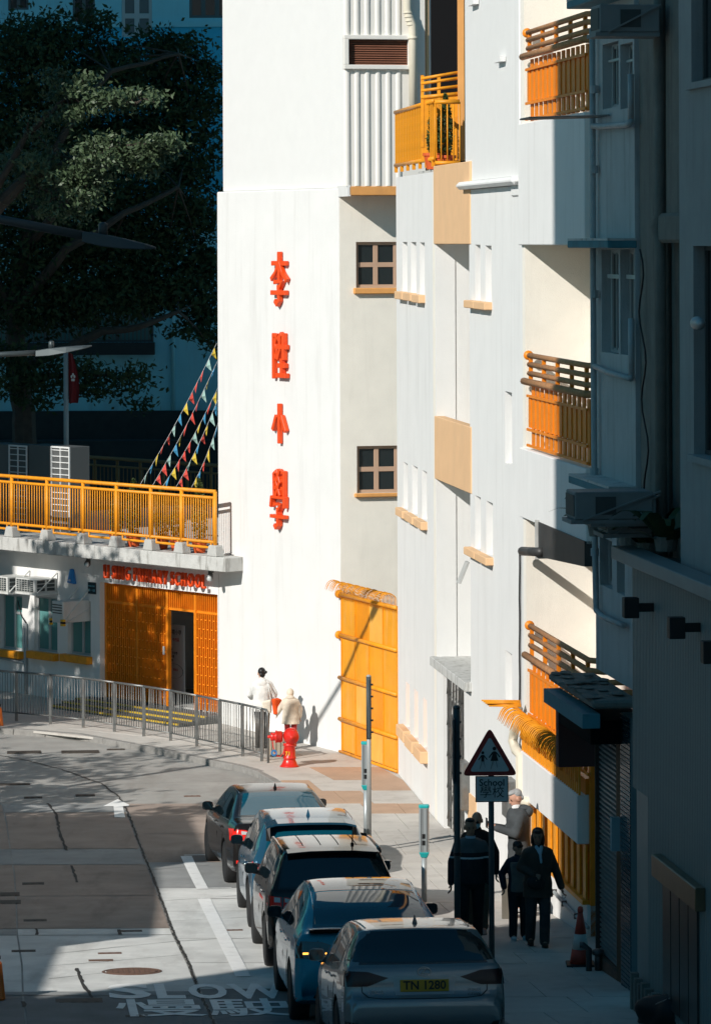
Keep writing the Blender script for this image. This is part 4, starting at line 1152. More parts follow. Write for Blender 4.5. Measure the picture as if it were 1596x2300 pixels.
for (ya,yb) in ((18,2),(556,540),(1084,1068)):
    z0,z1 = Zq(1336,ya),Zq(1336,yb)
    MB().box(ut0-0.05, ut1+0.02, -0.35, 0.02, z0, z1).build('ledge', teal_ledge, ten, bevel=0.01)
    MB().box(ut0-0.05, ut1+0.02, -0.35, 0.02, z1, z1+0.03).build('ledge_top', concrete, ten)
# overhanging old canopy over the shutter
zc0 = Zq(1336,1540)
MB().box(Uq(1330), ut1+0.2, -0.6, 0.02, zc0+0.06, zc0+0.16).build('canopy', dim_wall, ten, bevel=0.03)
MB().box(Uq(1340), ut1+0.2, -0.72, -0.5, zc0-0.18, zc0-0.002).build('canopy_edge', teal_ledge, ten)
for k in range(26):
    u=random.uniform(Uq(1334),ut1); MB().ell((u,random.uniform(-0.65,-0.05),zc0+0.17+random.uniform(0,0.03)),(random.uniform(0.06,0.22),random.uniform(0.04,0.12),random.uniform(0.008,0.02)),7,4).build('debris_lump', dim_wall, ten)
# shutter and dark shop-sign box below
shop = thing('shuttered_shop', 'closed grey roller shutter shop beyond the teal tile pier', 'shop', M=FQ.M)
us0, us1 = Uq(1337), Uq(1384)
zg = gz(51)+PAV
ns=46; zs1=zc0-0.5
for i in range(ns):
    z0=zg+0.12+(zs1-zg-0.12)*i/ns; h=(zs1-zg-0.12)/ns
    MB().prism([(0.06,z0+h*0.04),(0.02,z0+h*0.3),(0.02,z0+h*0.7),(0.06,z0+h*0.96)],'x',us0+0.05,us1-0.02).build('shutter_slat', shutter_m, shop)
MB().box(us0+0.02,us1,0.05,0.12,zg,zs1).build('shutter_core', shutter_m, shop)
MB().box(us0+0.03,us1-0.01,-0.02,0.10,ZB,zg+0.11).build('bottom_rail', iron_rust, shop)
MB().box(us0,us0+0.05,-0.03,0.1,ZB,zs1).build('guide', iron, shop)
MB().box(us1-0.02,Uq(1398),-0.02,0.3,ZB,zs1).build('door_edge', mat('rust_door',(0.09,0.045,0.02),0.7,var=0.2), shop)
MB().box(us0-0.3,Uq(1402),-0.45,0.3,zs1,zc0-0.2).build('shutter_box', dark_void, shop)
MB().box(us0-0.55,us0-0.35,-0.45,0.25,zs1-0.6,zc0-0.25).build('sign_box', mat('dull_red_box',(0.10,0.035,0.03),0.7), shop)
# teal tiled pier, tiles one by one
pier = thing('tiled_pier', 'narrow pier of small dark teal tiles beside the shutter', 'pier', M=FQ.M)
up0, up1 = Uq(1398), Uq(1420)
zp1 = Zq(1400,1600); zp0 = Zq(1400,2215)
MB().box(up0,up1,-0.04,0.4,ZB,zp1).build('core', mat('tile_grout',(0.16,0.20,0.21),0.8), pier)
nr=60; h=(zp1-zp0)/nr; ncl=5; w=(up1-up0)/ncl
tme=MB().box(-w/2+0.006,w/2-0.006,-0.012,0,-h/2+0.006,h/2-0.006).mesh('tile'); tme.materials.append(tile_teal)
for r_ in range(nr):
    for c in range(ncl):
        o=link('tile',tme,None,pier); o.location=(up0+w*(c+0.5),-0.0405,zp0+h*(r_+0.5))
MB().box(up0+0.02,up1-0.02,-0.05,-0.042,ZB,zp0).build('plinth', mat('teal_plinth',(0.06,0.16,0.2),0.6), pier)
zl=Zq(1392,1830); MB().box(up0-0.12,up0-0.02,-0.16,-0.05,Zq(1392,1905),zl).build('notice', mat('pale_notice',(0.25,0.38,0.42),0.6), pier)
# corrugated shopfront
cor = thing('corrugated_shopfront', 'dark corrugated metal shopfront with a worn brass name bar', 'shop', M=FQ.M)
uc0, uc1 = Uq(1426,-0.25), Uq(1660,-0.25)
zc1 = FQ.uz(1426,1262,-0.25)[1]
MB().box(uc0,Uq(1458,-0.25),-0.2,0.4,ZB,Zq(1440,1780,-0.25)).build('dark_pier', mat('brown_pier',(0.055,0.045,0.04),0.7,var=0.15), cor)
nrib=64
b=MB()
uw=(uc1-uc0)/nrib
rib=MB().prism([(-uw*0.5,0),(-uw*0.28,-0.05),(uw*0.1,-0.05),(uw*0.32,0)],'z',0,1).mesh('corrugation'); rib.materials.append(corr_metal)
zdoor=Zq(1470,1770,-0.25)
for i in range(nrib):
    u=uc0+uw*(i+0.5)
    zlow = ZB+0.3 if u>Uq(1458,-0.25) else Zq(1440,1775,-0.25)
    o=link('corrugation',rib,None,cor); o.location=(u,-0.25,zlow); o.scale=(1,1,zc1-zlow)
MB().box(uc0,uc1,-0.25,-0.2,ZB,zc1).build('backing', corr_metal, cor)
MB().box(Uq(1398,-0.3),uc1,-0.45,-0.15,zc1,zc1+0.16).build('coping', mat('coping_metal',(0.22,0.25,0.25),0.5,var=0.1), cor, bevel=0.01)
MB().box(uc0,uc1,-0.15,0.5,zc1-0.2,zc1+0.05).build('roof_ledge', dim_wall, cor)
brass=mat('worn_brass',(0.22,0.17,0.11),0.32,metal=0.7,var=0.25,vscale=3)
ub0,ub1=Uq(1462,-0.4),Uq(1560,-0.4)
zb1=FQ.uz(1462,1915,-0.4)[1]; zb0=FQ.uz(1462,1965,-0.4)[1]
MB().box(ub0,ub1,-0.42,-0.30,zb0,zb1).build('name_bar', brass, cor, bevel=0.01)
for i in range(4):
    u=ub0+(ub1-ub0)*(0.08+0.2*i); 
    MB().box(u,u+(ub1-ub0)*0.18,-0.33,-0.305,gz(47)+PAV+0.3,zb0-0.03).build('door_panel', mat('satin_panel',(0.10,0.10,0.095),0.28,metal=0.6,var=0.1), cor)
for i in range(10):
    u=uc0+0.3+0.22*i; MB().box(u,u+0.10,-0.40,-0.305,ZB,gz(47)+PAV+0.35-0.03*(i%3)).build('foot_slat', dim_wall, cor)
for (x,y) in ((1410,1365),(1512,1410),(1588,1465)):
    u,z=FQ.uz(x,y,-0.6)
    t=thing('wall_lamp',{1410:'dark square wall lamp at the corner of the corrugated front',1512:'dark square wall lamp in the middle of the corrugated front',1588:'dark square wall lamp cut by the right picture edge'}[x],'lamp',M=FQ.M,group='square wall lamps')
    MB().box(u-0.08,u+0.08,-0.66,-0.48,z-0.12,z+0.12).build('housing', black, t, bevel=0.008)
    MB().box(u-0.03,u+0.03,-0.48,-0.30,z-0.05,z+0.05).build('arm', black, t)
# set-back grimy stair bay with pipes above the coping
bay = thing('stair_bay', 'grimy recessed bay with stacked pipes between the two tenements', 'building', M=FQ.M)
ub0, ub1 = ut1+0.02, Uq(1527)
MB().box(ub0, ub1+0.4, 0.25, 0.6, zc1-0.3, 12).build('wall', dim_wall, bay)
um=Uq(1470); 
MB().box(ub0, Uq(1465), 0.05, 0.25, zc1, 12).build('pilaster', dim_wall, bay, bevel=0.05)
MB().box(Uq(1478), Uq(1512), 0.10, 0.25, Zq(1490,545), 12).build('pilaster', dim_wall, bay, bevel=0.05)
MB().tube([(Uq(1474),0.05,12),(Uq(1474),0.05,Zq(1474,480)),(Uq(1474)-0.05,0.0,Zq(1474,510)),(Uq(1474),0.05,Zq(1474,540)),(Uq(1474),0.05,zc1)],0.07,8).build('soil_pipe', dim_wall, bay, smooth=True)
MB().tube([(Uq(1518),0.12,12),(Uq(1518),0.12,zc1)],0.05,8).build('soil_pipe', dim_wall, bay, smooth=True)
MB().box(Uq(1468),Uq(1527),0.02,0.2,Zq(1490,545),Zq(1490,478)).build('band', dim_wall, bay, bevel=0.04)
pts=[]
for i in range(24):
    y=560+28*i; pts.append((Uq(1440)+0.18*math.sin(i*0.9)+0.02*i,-0.01,Zq(1440,y)))
MB().tube(pts,0.012,5).build('loose_cable', black, bay, smooth=True)
# nearest block at the right edge
nb_ = thing('pale_corner_block', 'pale teal shaded block at the right edge with dark barred windows', 'building', M=FQ.M)
un0, un1 = Uq(1527,-0.05), Uq(1800,-0.05)
wl=[]
for (x0,x1,yt,yb) in ((1551,1660,-80,186),(1556,1660,552,1020)):
    u0, zt_ = FQ.uz(x0, yt,-0.05); u1 = FQ.uz(x1, yt,-0.05)[0]; zb_ = FQ.uz(x0, yb,-0.05)[1]; wl.append((u0,u1,zb_,zt_))
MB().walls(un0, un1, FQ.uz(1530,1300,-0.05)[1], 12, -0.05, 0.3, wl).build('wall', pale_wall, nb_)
MB().box(un0+0.2, un1, 1.0, 1.1, zc1, 12).build('room_back', dark_void, nb_)
for u0,u1,z0,z1 in wl:
    window(nb_, u0+0.002,u1-0.002,z0+0.002,z1-0.002,3,1,mat('dark_frame',(0.05,0.06,0.06),0.5),glass_dark,y0=0.08,fw=0.05)
    MB().box(u0-0.1,u1,-0.11,-0.04,z0-0.08,z0-0.003).build('sill', pale_wall, nb_)
u,z=FQ.uz(1570,725,-0.05)
MB().ell((u+0.1,-0.09,z),(0.22,0.08,0.08)).build('vent_cowl', alu, nb_, smooth=True)
# pipes on the tenement
def pipe_thing(name,label,paths,r,m):
    t=thing(name,label,'pipe',M=FQ.M)
    for i,p in enumerate(paths): MB().tube([(Uq(x,n),n,FQ.uz(x,y,n)[1]) for x,y,n in p],r,8).build('pipe' if i==0 else 'branch', m, t, smooth=True)
    return t
t=pipe_thing('soil_stack','grey soil stack running down the tenement corner beside the balconies',[[(1333,60,-0.08),(1333,400,-0.08),(1333,800,-0.08),(1334,1180,-0.08),(1336,1330,-0.08),(1337,1370,-0.08),(1350,1384,-0.08),(1398,1404,-0.08)],
    [(1334,282,-0.08),(1350,283,-0.08),(1410,279,-0.08),(1420,272,-0.08)],[(1336,822,-0.08),(1365,836,-0.08),(1416,850,-0.08)],[(1419,165,-0.06),(1419,275,-0.06)],[(1418,715,-0.06),(1418,850,-0.06)]],0.04,pvc)
for (x,y) in ((1333,200),(1333,380),(1334,660),(1334,1060),(1335,1240)):
    u,z=FQ.uz(x,y,-0.08); MB().lathe([(0.055,-0.05),(0.055,0.05)],(u,-0.08,z),8).build('collar', pvc, t)
# window air conditioners hanging off the tenement
def tac(label,x0,x1,y0,y1,n0=-0.75,n1=-0.02):
    u0=Uq(x0,n0); u1=Uq(x1,n0); z1=FQ.uz(x0,y0,n0)[1]; z0=FQ.uz(x0,y1,n0)[1]
    t=thing('window_air_conditioner',label,'air conditioner',M=FQ.M,group='tenement air conditioners')
    mm=mat('old_ac_casing',(0.20,0.22,0.22),0.6,var=0.12)
    MB().box(u0,u1,n0,n1,z0,z1).build('casing', mm, t, bevel=0.012)
    MB().box(u0+0.03,u1-0.03,n0-0.01,n0-0.001,z0+0.04,z1-0.04).build('grille', ac_grille, t)
    MB().box(u1+0.001,u1+0.008,n0+0.25,n0+0.5,z0+0.06,z1-0.06).build('side_vent', ac_grille, t)
    MB().box(u0,u1,n0-0.05,n1,z0-0.05,z0-0.003).build('bracket', mm, t)
    MB().obox((u1+0.02,n0+0.1,z0),(u1+0.02,-0.01,z1),0.04,0.02).build('stay', mm, t)
tac('teal shaded air conditioner at the top of the tenement',1330,1350,14,76)
tac('open backed air conditioner box jutting furthest over the street',1270,1290,1098,1160,-1.05,-0.1)
tac('grey air conditioner between the two others on the tenement',1310,1335,1104,1164,-0.8,-0.05)
tac('dark louvred air conditioner above the ledge plants',1340,1362,1122,1190,-0.6,-0.05)
# folding clothes rack
rk=thing('clothes_rack','thin metal clothes rack jutting out below the tenement window','rack',M=FQ.M)
u0,u1=Uq(1350),Uq(1395); z=Zq(1370,262)
b=MB()
for k in range(5): b.tube([(u0+0.2*k,-0.02,z+0.02),(u0+0.2*k-0.3,-1.0,z)],0.012,5)
b.tube([(u0-0.3,-1.0,z),(u0+0.5,-1.0,z)],0.014,5); b.tube([(u0,-0.04,z+0.02),(u0+0.85,-0.04,z+0.02)],0.014,5)
b.build('frame', steel, rk)
# gutter pipe and dark duct under the middle balcony
du=thing('ventilation_duct','dark metal duct under the middle orange balcony','duct',M=FB.M)
P=lambda x,y,n:(FB.uz(x,y,n)[0],n,FB.uz(x,y,n)[1])
u0=FB.uz(1220,1220)[0]; u1=uR
MB().hexa([(u0,-0.08,FB.uz(1220,1250)[1]),(u1,-0.08,FB.uz(1220,1225)[1]),(u1,0.8,FB.uz(1220,1225)[1]),(u0,0.8,FB.uz(1220,1250)[1]),(u0,-0.08,FB.uz(1220,1172)[1]),(u1,-0.08,FB.uz(1220,1172)[1]),(u1,0.8,FB.uz(1220,1172)[1]),(u0,0.8,FB.uz(1220,1172)[1])]).build('duct', mat('duct_dark',(0.05,0.05,0.05),0.5,metal=0.3,var=0.2), du)
MB().tube([P(1172,1238,-0.1),P(1215,1240,-0.1)],0.07,10).build('stub', mat('duct_dark',(0.05,0.05,0.05)), du, smooth=True)
MB().box(u0-0.06,u0-0.002,-0.12,0.8,FB.uz(1220,1255)[1],FB.uz(1220,1168)[1]).build('grille', conc_plain, du)
# ledge plants
def fern(label, base, n=9, r=0.45):
    t=thing('ledge_plant',label,'plant',loc=base,group='plants on the shop ledge')
    b=MB()
    for i in range(n):
        a=6.283*i/n+random.uniform(-0.3,0.3); ln=r*random.uniform(0.7,1.2); up=random.uniform(0.25,0.6)
        prev=None
        for k in range(6):
            f=k/5; c=Vector((math.cos(a)*ln*f,math.sin(a)*ln*f,up*math.sin(f*2.2)))
            w=0.09*math.sin(math.pi*min(0.95,f+0.08))+0.01
            s_=Vector((-math.sin(a),math.cos(a),0))*w
            if prev: b.add([prev[0],prev[1],c+s_,c-s_],[(0,1,2,3)])
            prev=(c-s_,c+s_)
    b.build('fronds', mat('ledge_leaf',(0.035,0.06,0.02),0.5,var=0.3), t, fix=False)
    MB().lathe([(0.12,-0.05),(0.15,0.12),(0.02,0.12)],seg=12).build('pot', dim_wall, t)
for i,(px,py,lab,s) in enumerate(((1345,1195,'broad leaved plant hanging in front of the dark air conditioner',0.6),(1415,1215,'small fern at the far end of the coping',0.4),(1455,1200,'middle leafy plant on the coping',0.55),(1495,1185,'tall palm like plant at the near end of the coping',0.75))):
    nn=-0.55 if i==0 else -0.05
    u,z=FQ.uz(px,py,nn); fern(lab, FQ.W(u,nn,z if i==0 else zc1+0.1+(0.15 if i==3 else 0)), 11, s)
# the building line carries on towards the camera, outside the picture
rr=thing('near_right_block','grey block continuing the right hand building line','building',M=FQ.M)
MB().box(un1+0.01, un1+45, 0.0, 10.0, -11.5, 14).build('wall', old_wall, rr)
for k in range(12):
    for j in range(4): MB().box(un1+1.5+3.4*k,un1+3.2+3.4*k,-0.02,0.01,-6+4*j,-4+4*j).build('window', glass_dark, rr)

# ================================================================== blocks across the street (outside the picture; they throw the street's shade)
def block(name,label,x0,x1,y0,y1,z1,m,nw=6,nf=4,rz=0.0):
    w_=x1-x0; t=thing(name,label,'building',loc=(x1-w_*math.cos(rz),y0-w_*math.sin(rz),-12),rz=rz)
    MB().box(0,x1-x0,0,y1-y0,0,z1+12).build('wall', m, t)
    for i in range(nw):
        for j in range(nf):
            yy=(y1-y0)*(i+0.3)/nw; zz=3+ (z1+9)*(j+0.1)/nf
            MB().box(x1-x0-0.01,x1-x0+0.02,yy,yy+(y1-y0)*0.4/nw,zz,zz+(z1+9)*0.5/nf).build('window', glass_dark, t)
    MB().box(-0.1,x1-x0+0.1,-0.1,y1-y0+0.1,z1+12,z1+12.12).build('parapet', conc_plain, t)
    return t
block('tall_block_opposite','tall grey block opposite, nearest the camera',-18,-12,2,34.25,26,old_wall,9,8)
block('low_shop_opposite','low plastered shop house opposite, next to the tall block',-14.5,-11.5,41.0,47.0,-2.95,old_wall,3,2,R(5.5))
block('shop_house_opposite','two storey shop house opposite with a flat roof',-14.6,-11.6,47.4,56.3,-2.35,cream_wall,4,2,R(6))
block('end_shop_opposite','end shop house opposite by the street trees',-14.8,-11.8,56.5,62.0,-2.2,old_wall,3,2,R(7))
block('hillside_tower','tall housing block on the hillside behind the trees',-46,-23,74.3,97,30,pale_wall,6,8)

# ================================================================== block behind the school terrace
FBK = Frame(-14.0, 112.0, 1.0, 0.0)
back = thing('background_block', 'blue shaded apartment block behind the dark tree', 'building', M=FBK.M)
zB=lambda y,n=0: FBK.uz(300,y,n)[1]; uB=lambda x,n=0: FBK.uz(x,500,n)[0]
zband0,zband1=zB(60),zB(48)
wl=[(uB(275),uB(343),zB(82),zB(-60)),(uB(427),uB(520),zB(40),zB(-60)),(uB(165),uB(215),zB(50),zB(-40)),(uB(20),uB(66),zB(20),zB(-60)),(uB(-60),uB(343),zB(768),zB(640))]
MB().walls(-4, 14, zband1, 16, 0, 0.3, wl[1:4]+[(wl[0][0],wl[0][1],zband1,wl[0][3])]).build('upper_wall', bg_wall, back)
MB().walls(-4, 14, zB(480), zband0, 0.0, 0.3, [(wl[0][0],wl[0][1],wl[0][2],zband0)]).build('dado_wall', bg_blue, back)
MB().walls(-4, 14, zband0, zband1, -0.06, 0.3, [(wl[0][0],wl[0][1],zband0,zband1)]).build('string_course', bg_wall, back)
MB().walls(-4, 14, zB(922), zB(480), -0.02, 0.28, [wl[4]]).build('lower_wall', bg_wall, back)
MB().box(-4,14,-0.3,0.3,zB(1130),zB(922)).build('base', bg_dark, back)
MB().box(-4,14,-1.2,-0.3,zB(1130)-3,zB(985)).build('base_step', bg_dark, back)
MB().box(-4,14,2.0,2.1,-12,16).build('interior', dark_void, back)
dkf=mat('bronze_frame',(0.10,0.12,0.12),0.5)
window(back,*wl[0],2,3,alu,mat('grey_glass',(0.10,0.13,0.14),0.2),y0=0.06,fw=0.09)
window(back,*wl[1],3,1,dkf,glass_dark,y0=0.06,fw=0.08)
for k in (2,3): window(back,*wl[k],2,1,dkf,glass_dark,y0=0.06,fw=0.06)
f=window(back,*wl[4],5,1,dkf,glass_teal,y0=0.06,fw=0.06)
b=MB()
for k in range(46): 
    u=wl[4][0]+(wl[4][1]-wl[4][0])*k/45; b.box(u-0.015,u+0.015,-0.1,-0.08,wl[4][2]-0.05,wl[4][3])
b.build('window_bars', dkf, f)
MB().box(wl[4][0]-0.1,wl[4][1]+0.05,-0.35,0.0,zB(796),zB(768)-0.01).build('window_ledge', bg_dark, back)
MB().tube([(uB(388),-0.08,zB(480)),(uB(388),-0.08,zB(922))],0.06,8).build('downpipe', bg_wall, back, smooth=True)

# ================================================================== trees
def tree(name,label,limbs,clumps,leaf_n,leaf_size,m,trunk_r=0.3,group=None):
    """limbs: list of point lists with radii; clumps: (x,y,z,rx,ry,rz,weight)"""
    base=limbs[0][0][0]
    t=thing(name,label,'tree',loc=base,group=group)
    ox=Vector(base)
    b=MB()
    for pts,r0,r1 in limbs:
        n=len(pts); P_=[]
        for i in range(n-1):
            for k in range(4):
                q=Vector(pts[i]).lerp(Vector(pts[i+1]),k/4); P_.append(q-ox+Vector((random.uniform(-.03,.03),random.uniform(-.03,.03),random.uniform(-.03,.03))))
        P_.append(Vector(pts[-1])-ox)
        b.tube(P_,[r0+(r1-r0)*i/(len(P_)-1) for i in range(len(P_))],8)
    tot=sum(c[6] for c in clumps); P_all=[]
    for cx_,cy_,cz_,rx,ry,rz_,w in clumps:
        n=int(leaf_n*w/tot)
        # several sprays per clump
        ns=max(3,int(n/70))
        d=rng.normal(size=(ns,3)); d/=np.linalg.norm(d,axis=1)[:,None]
        d*= (0.35+0.65*rng.random(ns)**0.6)[:,None]
        ctr=np.array([cx_,cy_,cz_])+d*np.array([rx,ry,rz_])
        ids=rng.integers(0,ns,n)
        ss=min(rx,ry,rz_)*0.30+0.10
        pts=ctr[ids]+rng.normal(size=(n,3))*np.array([ss*1.25,ss*1.1,ss*0.6])
        P_all.append(pts)
        # twigs reach the sprays
        lp=[Vector(q) for l in limbs for q in l[0]]
        c0=Vector((cx_,cy_,cz_)); near=min(lp,key=lambda q:(q-c0).length)
        b.tube([near-ox,(near.lerp(c0,0.5)+Vector((0,0,0.12)))-ox,c0-ox],[0.03,0.02,0.008],5)
        for k in range(0,ns,3): b.tube([c0-ox,(c0.lerp(Vector(ctr[k]),0.5)+Vector((0,0,0.04)))-ox,Vector(ctr[k])-ox],[0.010,0.007,0.003],4)
    b.build('trunk',bark,t)
    pts=np.concatenate(P_all)-np.array(ox)
    leaf_cloud(pts,None,leaf_size,'crown',m,t,0.42)
    return t
def C(px,py,Y,rpx,rpy,ry=0.8,w=1.0):
    p=atY(px,py,Y); s=Y/F
    return (p.x,p.y,p.z,rpx*s,ry,rpy*s,w*rpx*rpy/2500.0)
zt0=zslab1
# big banyan-like tree left of centre, crown over the terrace; limbs come in from the left
tb=atY(60,1080,100.5)
lim=[([ (tb.x,tb.y,zt0-1), tuple(atY(55,950,100.5)), tuple(atY(40,830,100.6)), tuple(atY(30,700,100.8)), tuple(atY(60,560,101)), tuple(atY(90,400,101))],0.34,0.14),
     ([tuple(atY(40,830,100.6)),tuple(atY(130,790,100)),tuple(atY(230,745,100)),tuple(atY(330,730,100)),tuple(atY(400,700,100.3))],0.16,0.05),
     ([tuple(atY(55,860,100.5)),tuple(atY(120,845,99.4)),tuple(atY(200,840,99)),tuple(atY(280,850,98.8))],0.08,0.03),
     ([tuple(atY(30,700,100.8)),tuple(atY(150,560,100)),tuple(atY(280,480,100.5)),tuple(atY(400,420,101))],0.16,0.05),
     ([tuple(atY(60,560,101)),tuple(atY(170,420,98)),tuple(atY(260,350,96.6)),tuple(atY(340,310,96.2))],0.12,0.04),
     ([tuple(atY(90,400,101)),tuple(atY(180,240,100.5)),tuple(atY(250,160,100.5)),tuple(atY(400,120,101.5))],0.12,0.04),
     ([tuple(atY(30,700,100.8)),tuple(atY(-60,560,100)),tuple(atY(-120,400,100))],0.15,0.06)]
dark=[C(40,150,102,90,110,1.5),C(110,90,103,70,60,1.2),C(200,70,103,40,45,.8,.8),C(60,300,102,90,100,1.5),C(150,200,102.5,90,80,1.3),C(260,150,103,60,60,1),C(240,110,103,35,35,.6),C(330,140,104,60,60,1),C(400,120,104,50,45,.9),C(455,160,104,28,35,.7),C(350,230,104,90,70,1.2),C(430,250,104,55,70,1.1),
      C(300,330,103.5,110,80,1.4),C(420,360,104,65,80,1.2),C(180,330,103,90,80,1.3),C(60,450,102,90,90,1.5),C(180,470,102,100,90,1.4),C(310,470,103,110,90,1.4),C(430,480,104,55,80,1.1),C(100,580,101.5,110,80,1.4),C(240,590,102,110,80,1.4),C(370,590,103,90,80,1.3),C(450,580,103.5,40,70,1),C(60,680,101,90,60,1.2,.9),C(180,680,101,90,60,1.2,.9),C(300,670,101.5,90,55,1.2,.9),C(400,670,102,70,60,1.1,.9),C(460,690,102.5,35,50,.9),
      C(440,745,101.5,50,25,.7,.7),C(480,790,101,18,30,.5,.6),C(-60,300,101,80,160,1.5,.6),C(-60,560,101,80,160,1.5,.6)]
lit=[C(150,200,93.6,45,28,.5),C(215,235,93.4,50,22,.4),C(300,235,93.4,45,24,.4),C(120,275,93.8,40,24,.4,.8),C(170,385,93.6,60,42,.5),C(260,330,93.4,70,38,.5),C(345,330,93.2,42,26,.4),C(120,430,93.9,45,35,.5,.7),C(150,470,94.0,22,24,.3,.6),C(90,370,94.2,40,30,.5,.6),C(60,400,94.9,40,40,.6,.5)]
low=[C(40,850,98.8,70,45,.7,.6),C(110,850,98.8,55,45,.7,.5),C(210,840,98.6,65,40,.6,.5),C(275,850,98.4,55,35,.5,.45),C(300,905,98.4,40,20,.4,.4),C(180,890,98.6,50,22,.5,.35),C(60,900,98.8,60,22,.5,.4),C(20,790,99,40,30,.6,.5)]
def scatter(cl,n,f):
    out=[]
    for x,y,z,rx,ry,rz_,w in cl:
        for _ in range(n):
            k=random.uniform(0.3,0.62)
            out.append((x+random.uniform(-1,1)*rx*f,y+random.uniform(-1,1)*ry*f,z+random.uniform(-1,1)*rz_*f,rx*k,ry*k,rz_*k,w*k*random.uniform(0.4,1.3)))
    return out
lit=scatter(lit,6,1.25)
tree('banyan_tree','large dark banyan tree overhanging the school terrace',lim,dark+low,75000,0.085,leaf_m)
lim2=[([tuple(atY(-140,1080,94.4)),tuple(atY(-120,700,94.4)),tuple(atY(-60,520,94.4)),tuple(atY(60,400,94.2)),tuple(atY(170,360,93.8)),tuple(atY(280,330,93.5)),tuple(atY(350,320,93.3))],0.26,0.03),
      ([tuple(atY(-60,520,94.4)),tuple(atY(60,300,94.0)),tuple(atY(150,220,93.6)),tuple(atY(300,235,93.4))],0.10,0.03),
      ([tuple(atY(60,400,94.2)),tuple(atY(130,440,94.0)),tuple(atY(155,480,94.0))],0.05,0.02)]
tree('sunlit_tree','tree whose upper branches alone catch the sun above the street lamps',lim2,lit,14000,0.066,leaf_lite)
# street trees opposite, outside the picture: their shade falls on road, pavement and entrance
def street_tree(label,x,y,h,r,n=2600):
    z=gz(min(y,75))+PAV
    lm=[([(x,y,z),(x+.1,y,z+h*.35),(x,y+.1,z+h*.7)],0.2,0.08),([(x,y,z+h*.4),(x+r*.5,y+r*.3,z+h*.7)],0.1,0.04),([(x,y,z+h*.45),(x-r*.4,y-r*.4,z+h*.75)],0.1,0.04)]
    cl=[(x+random.uniform(-1,1)*r*.6,y+random.uniform(-1,1)*r*.6,z+h*(.7+.25*random.uniform(-1,1)),r*.5,r*.5,h*.13,1) for _ in range(9)]
    tree('street_tree',label,lm,cl,n,0.16,leaf_m,group='street trees opposite')
street_tree('street tree opposite, between the shop houses and the bend',-12.0,64.6,7.6,1.9)
street_tree('tall street tree opposite, second from the bend',-13.6,70.5,7.8,2.1)
street_tree('street tree opposite the school entrance',-14.9,78.6,11.2,1.8,12000)
street_tree('slim street tree opposite, nearest the bend',-14.9,81.6,8.6,1.3,3500)
street_tree('low street tree opposite at the corner shop',-12.2,67.5,7.4,1.6,1800)

# ================================================================== parked cars
def crom(pts, n):
    """Catmull-Rom through 2D points, n samples per span"""
    out=[]; P_=[np.array(p,float) for p in pts]; N=len(P_)
    for i in range(N-1):
        p0=P_[max(i-1,0)]; p1=P_[i]; p2=P_[i+1]; p3=P_[min(i+2,N-1)]
        for k in range(n):
            t=k/n
            q=0.5*((2*p1)+(-p0+p2)*t+(2*p0-5*p1+4*p2-p3)*t*t+(-p0+3*p1-3*p2+p3)*t**3)
            out.append(q)
    out.append(P_[-1]); return out
def paint_mat(name,col,metal=0.4,rough=0.25,coat=0.55,spec=0.2):
    return mat(name,col,rough,metal,coat=coat,spec=spec,var=0.02,vscale=1.0)
glass_black=mat('dark_car_glass',(0.004,0.009,0.012),0.03,spec=0.9,coat=0.3)
car_glass=mat('car_glass',(0.003,0.060,0.095),0.03,spec=0.7)  # blue sky reflection put into the base colour
car_black=mat('car_black_trim',(0.010,0.010,0.011),0.25,coat=0.6)
car_seam=mat('car_shut_line',(0.004,0.004,0.004),0.8)
chrome=mat('chrome',(0.6,0.62,0.63),0.12,metal=1.0)
rim_m=mat('alloy_rim',(0.35,0.37,0.38),0.28,metal=0.9)
rim_dark=mat('dark_alloy_rim',(0.06,0.065,0.07),0.3,metal=0.8)
lamp_red=mat('tail_lamp_red',(0.75,0.018,0.010),0.2,spec=0.4)
lamp_dark=mat('tail_lamp_smoked',(0.022,0.005,0.006),0.22,spec=0.4)
lamp_clear=mat('lamp_clear',(0.5,0.5,0.5),0.12,spec=0.7)
led_amber=mat('lit_amber_led',(0.6,0.2,0.02),0.3,emit=(1.0,0.42,0.06),estr=3.0)
plate_y=mat('yellow_plate',(0.46,0.28,0.02),0.5)

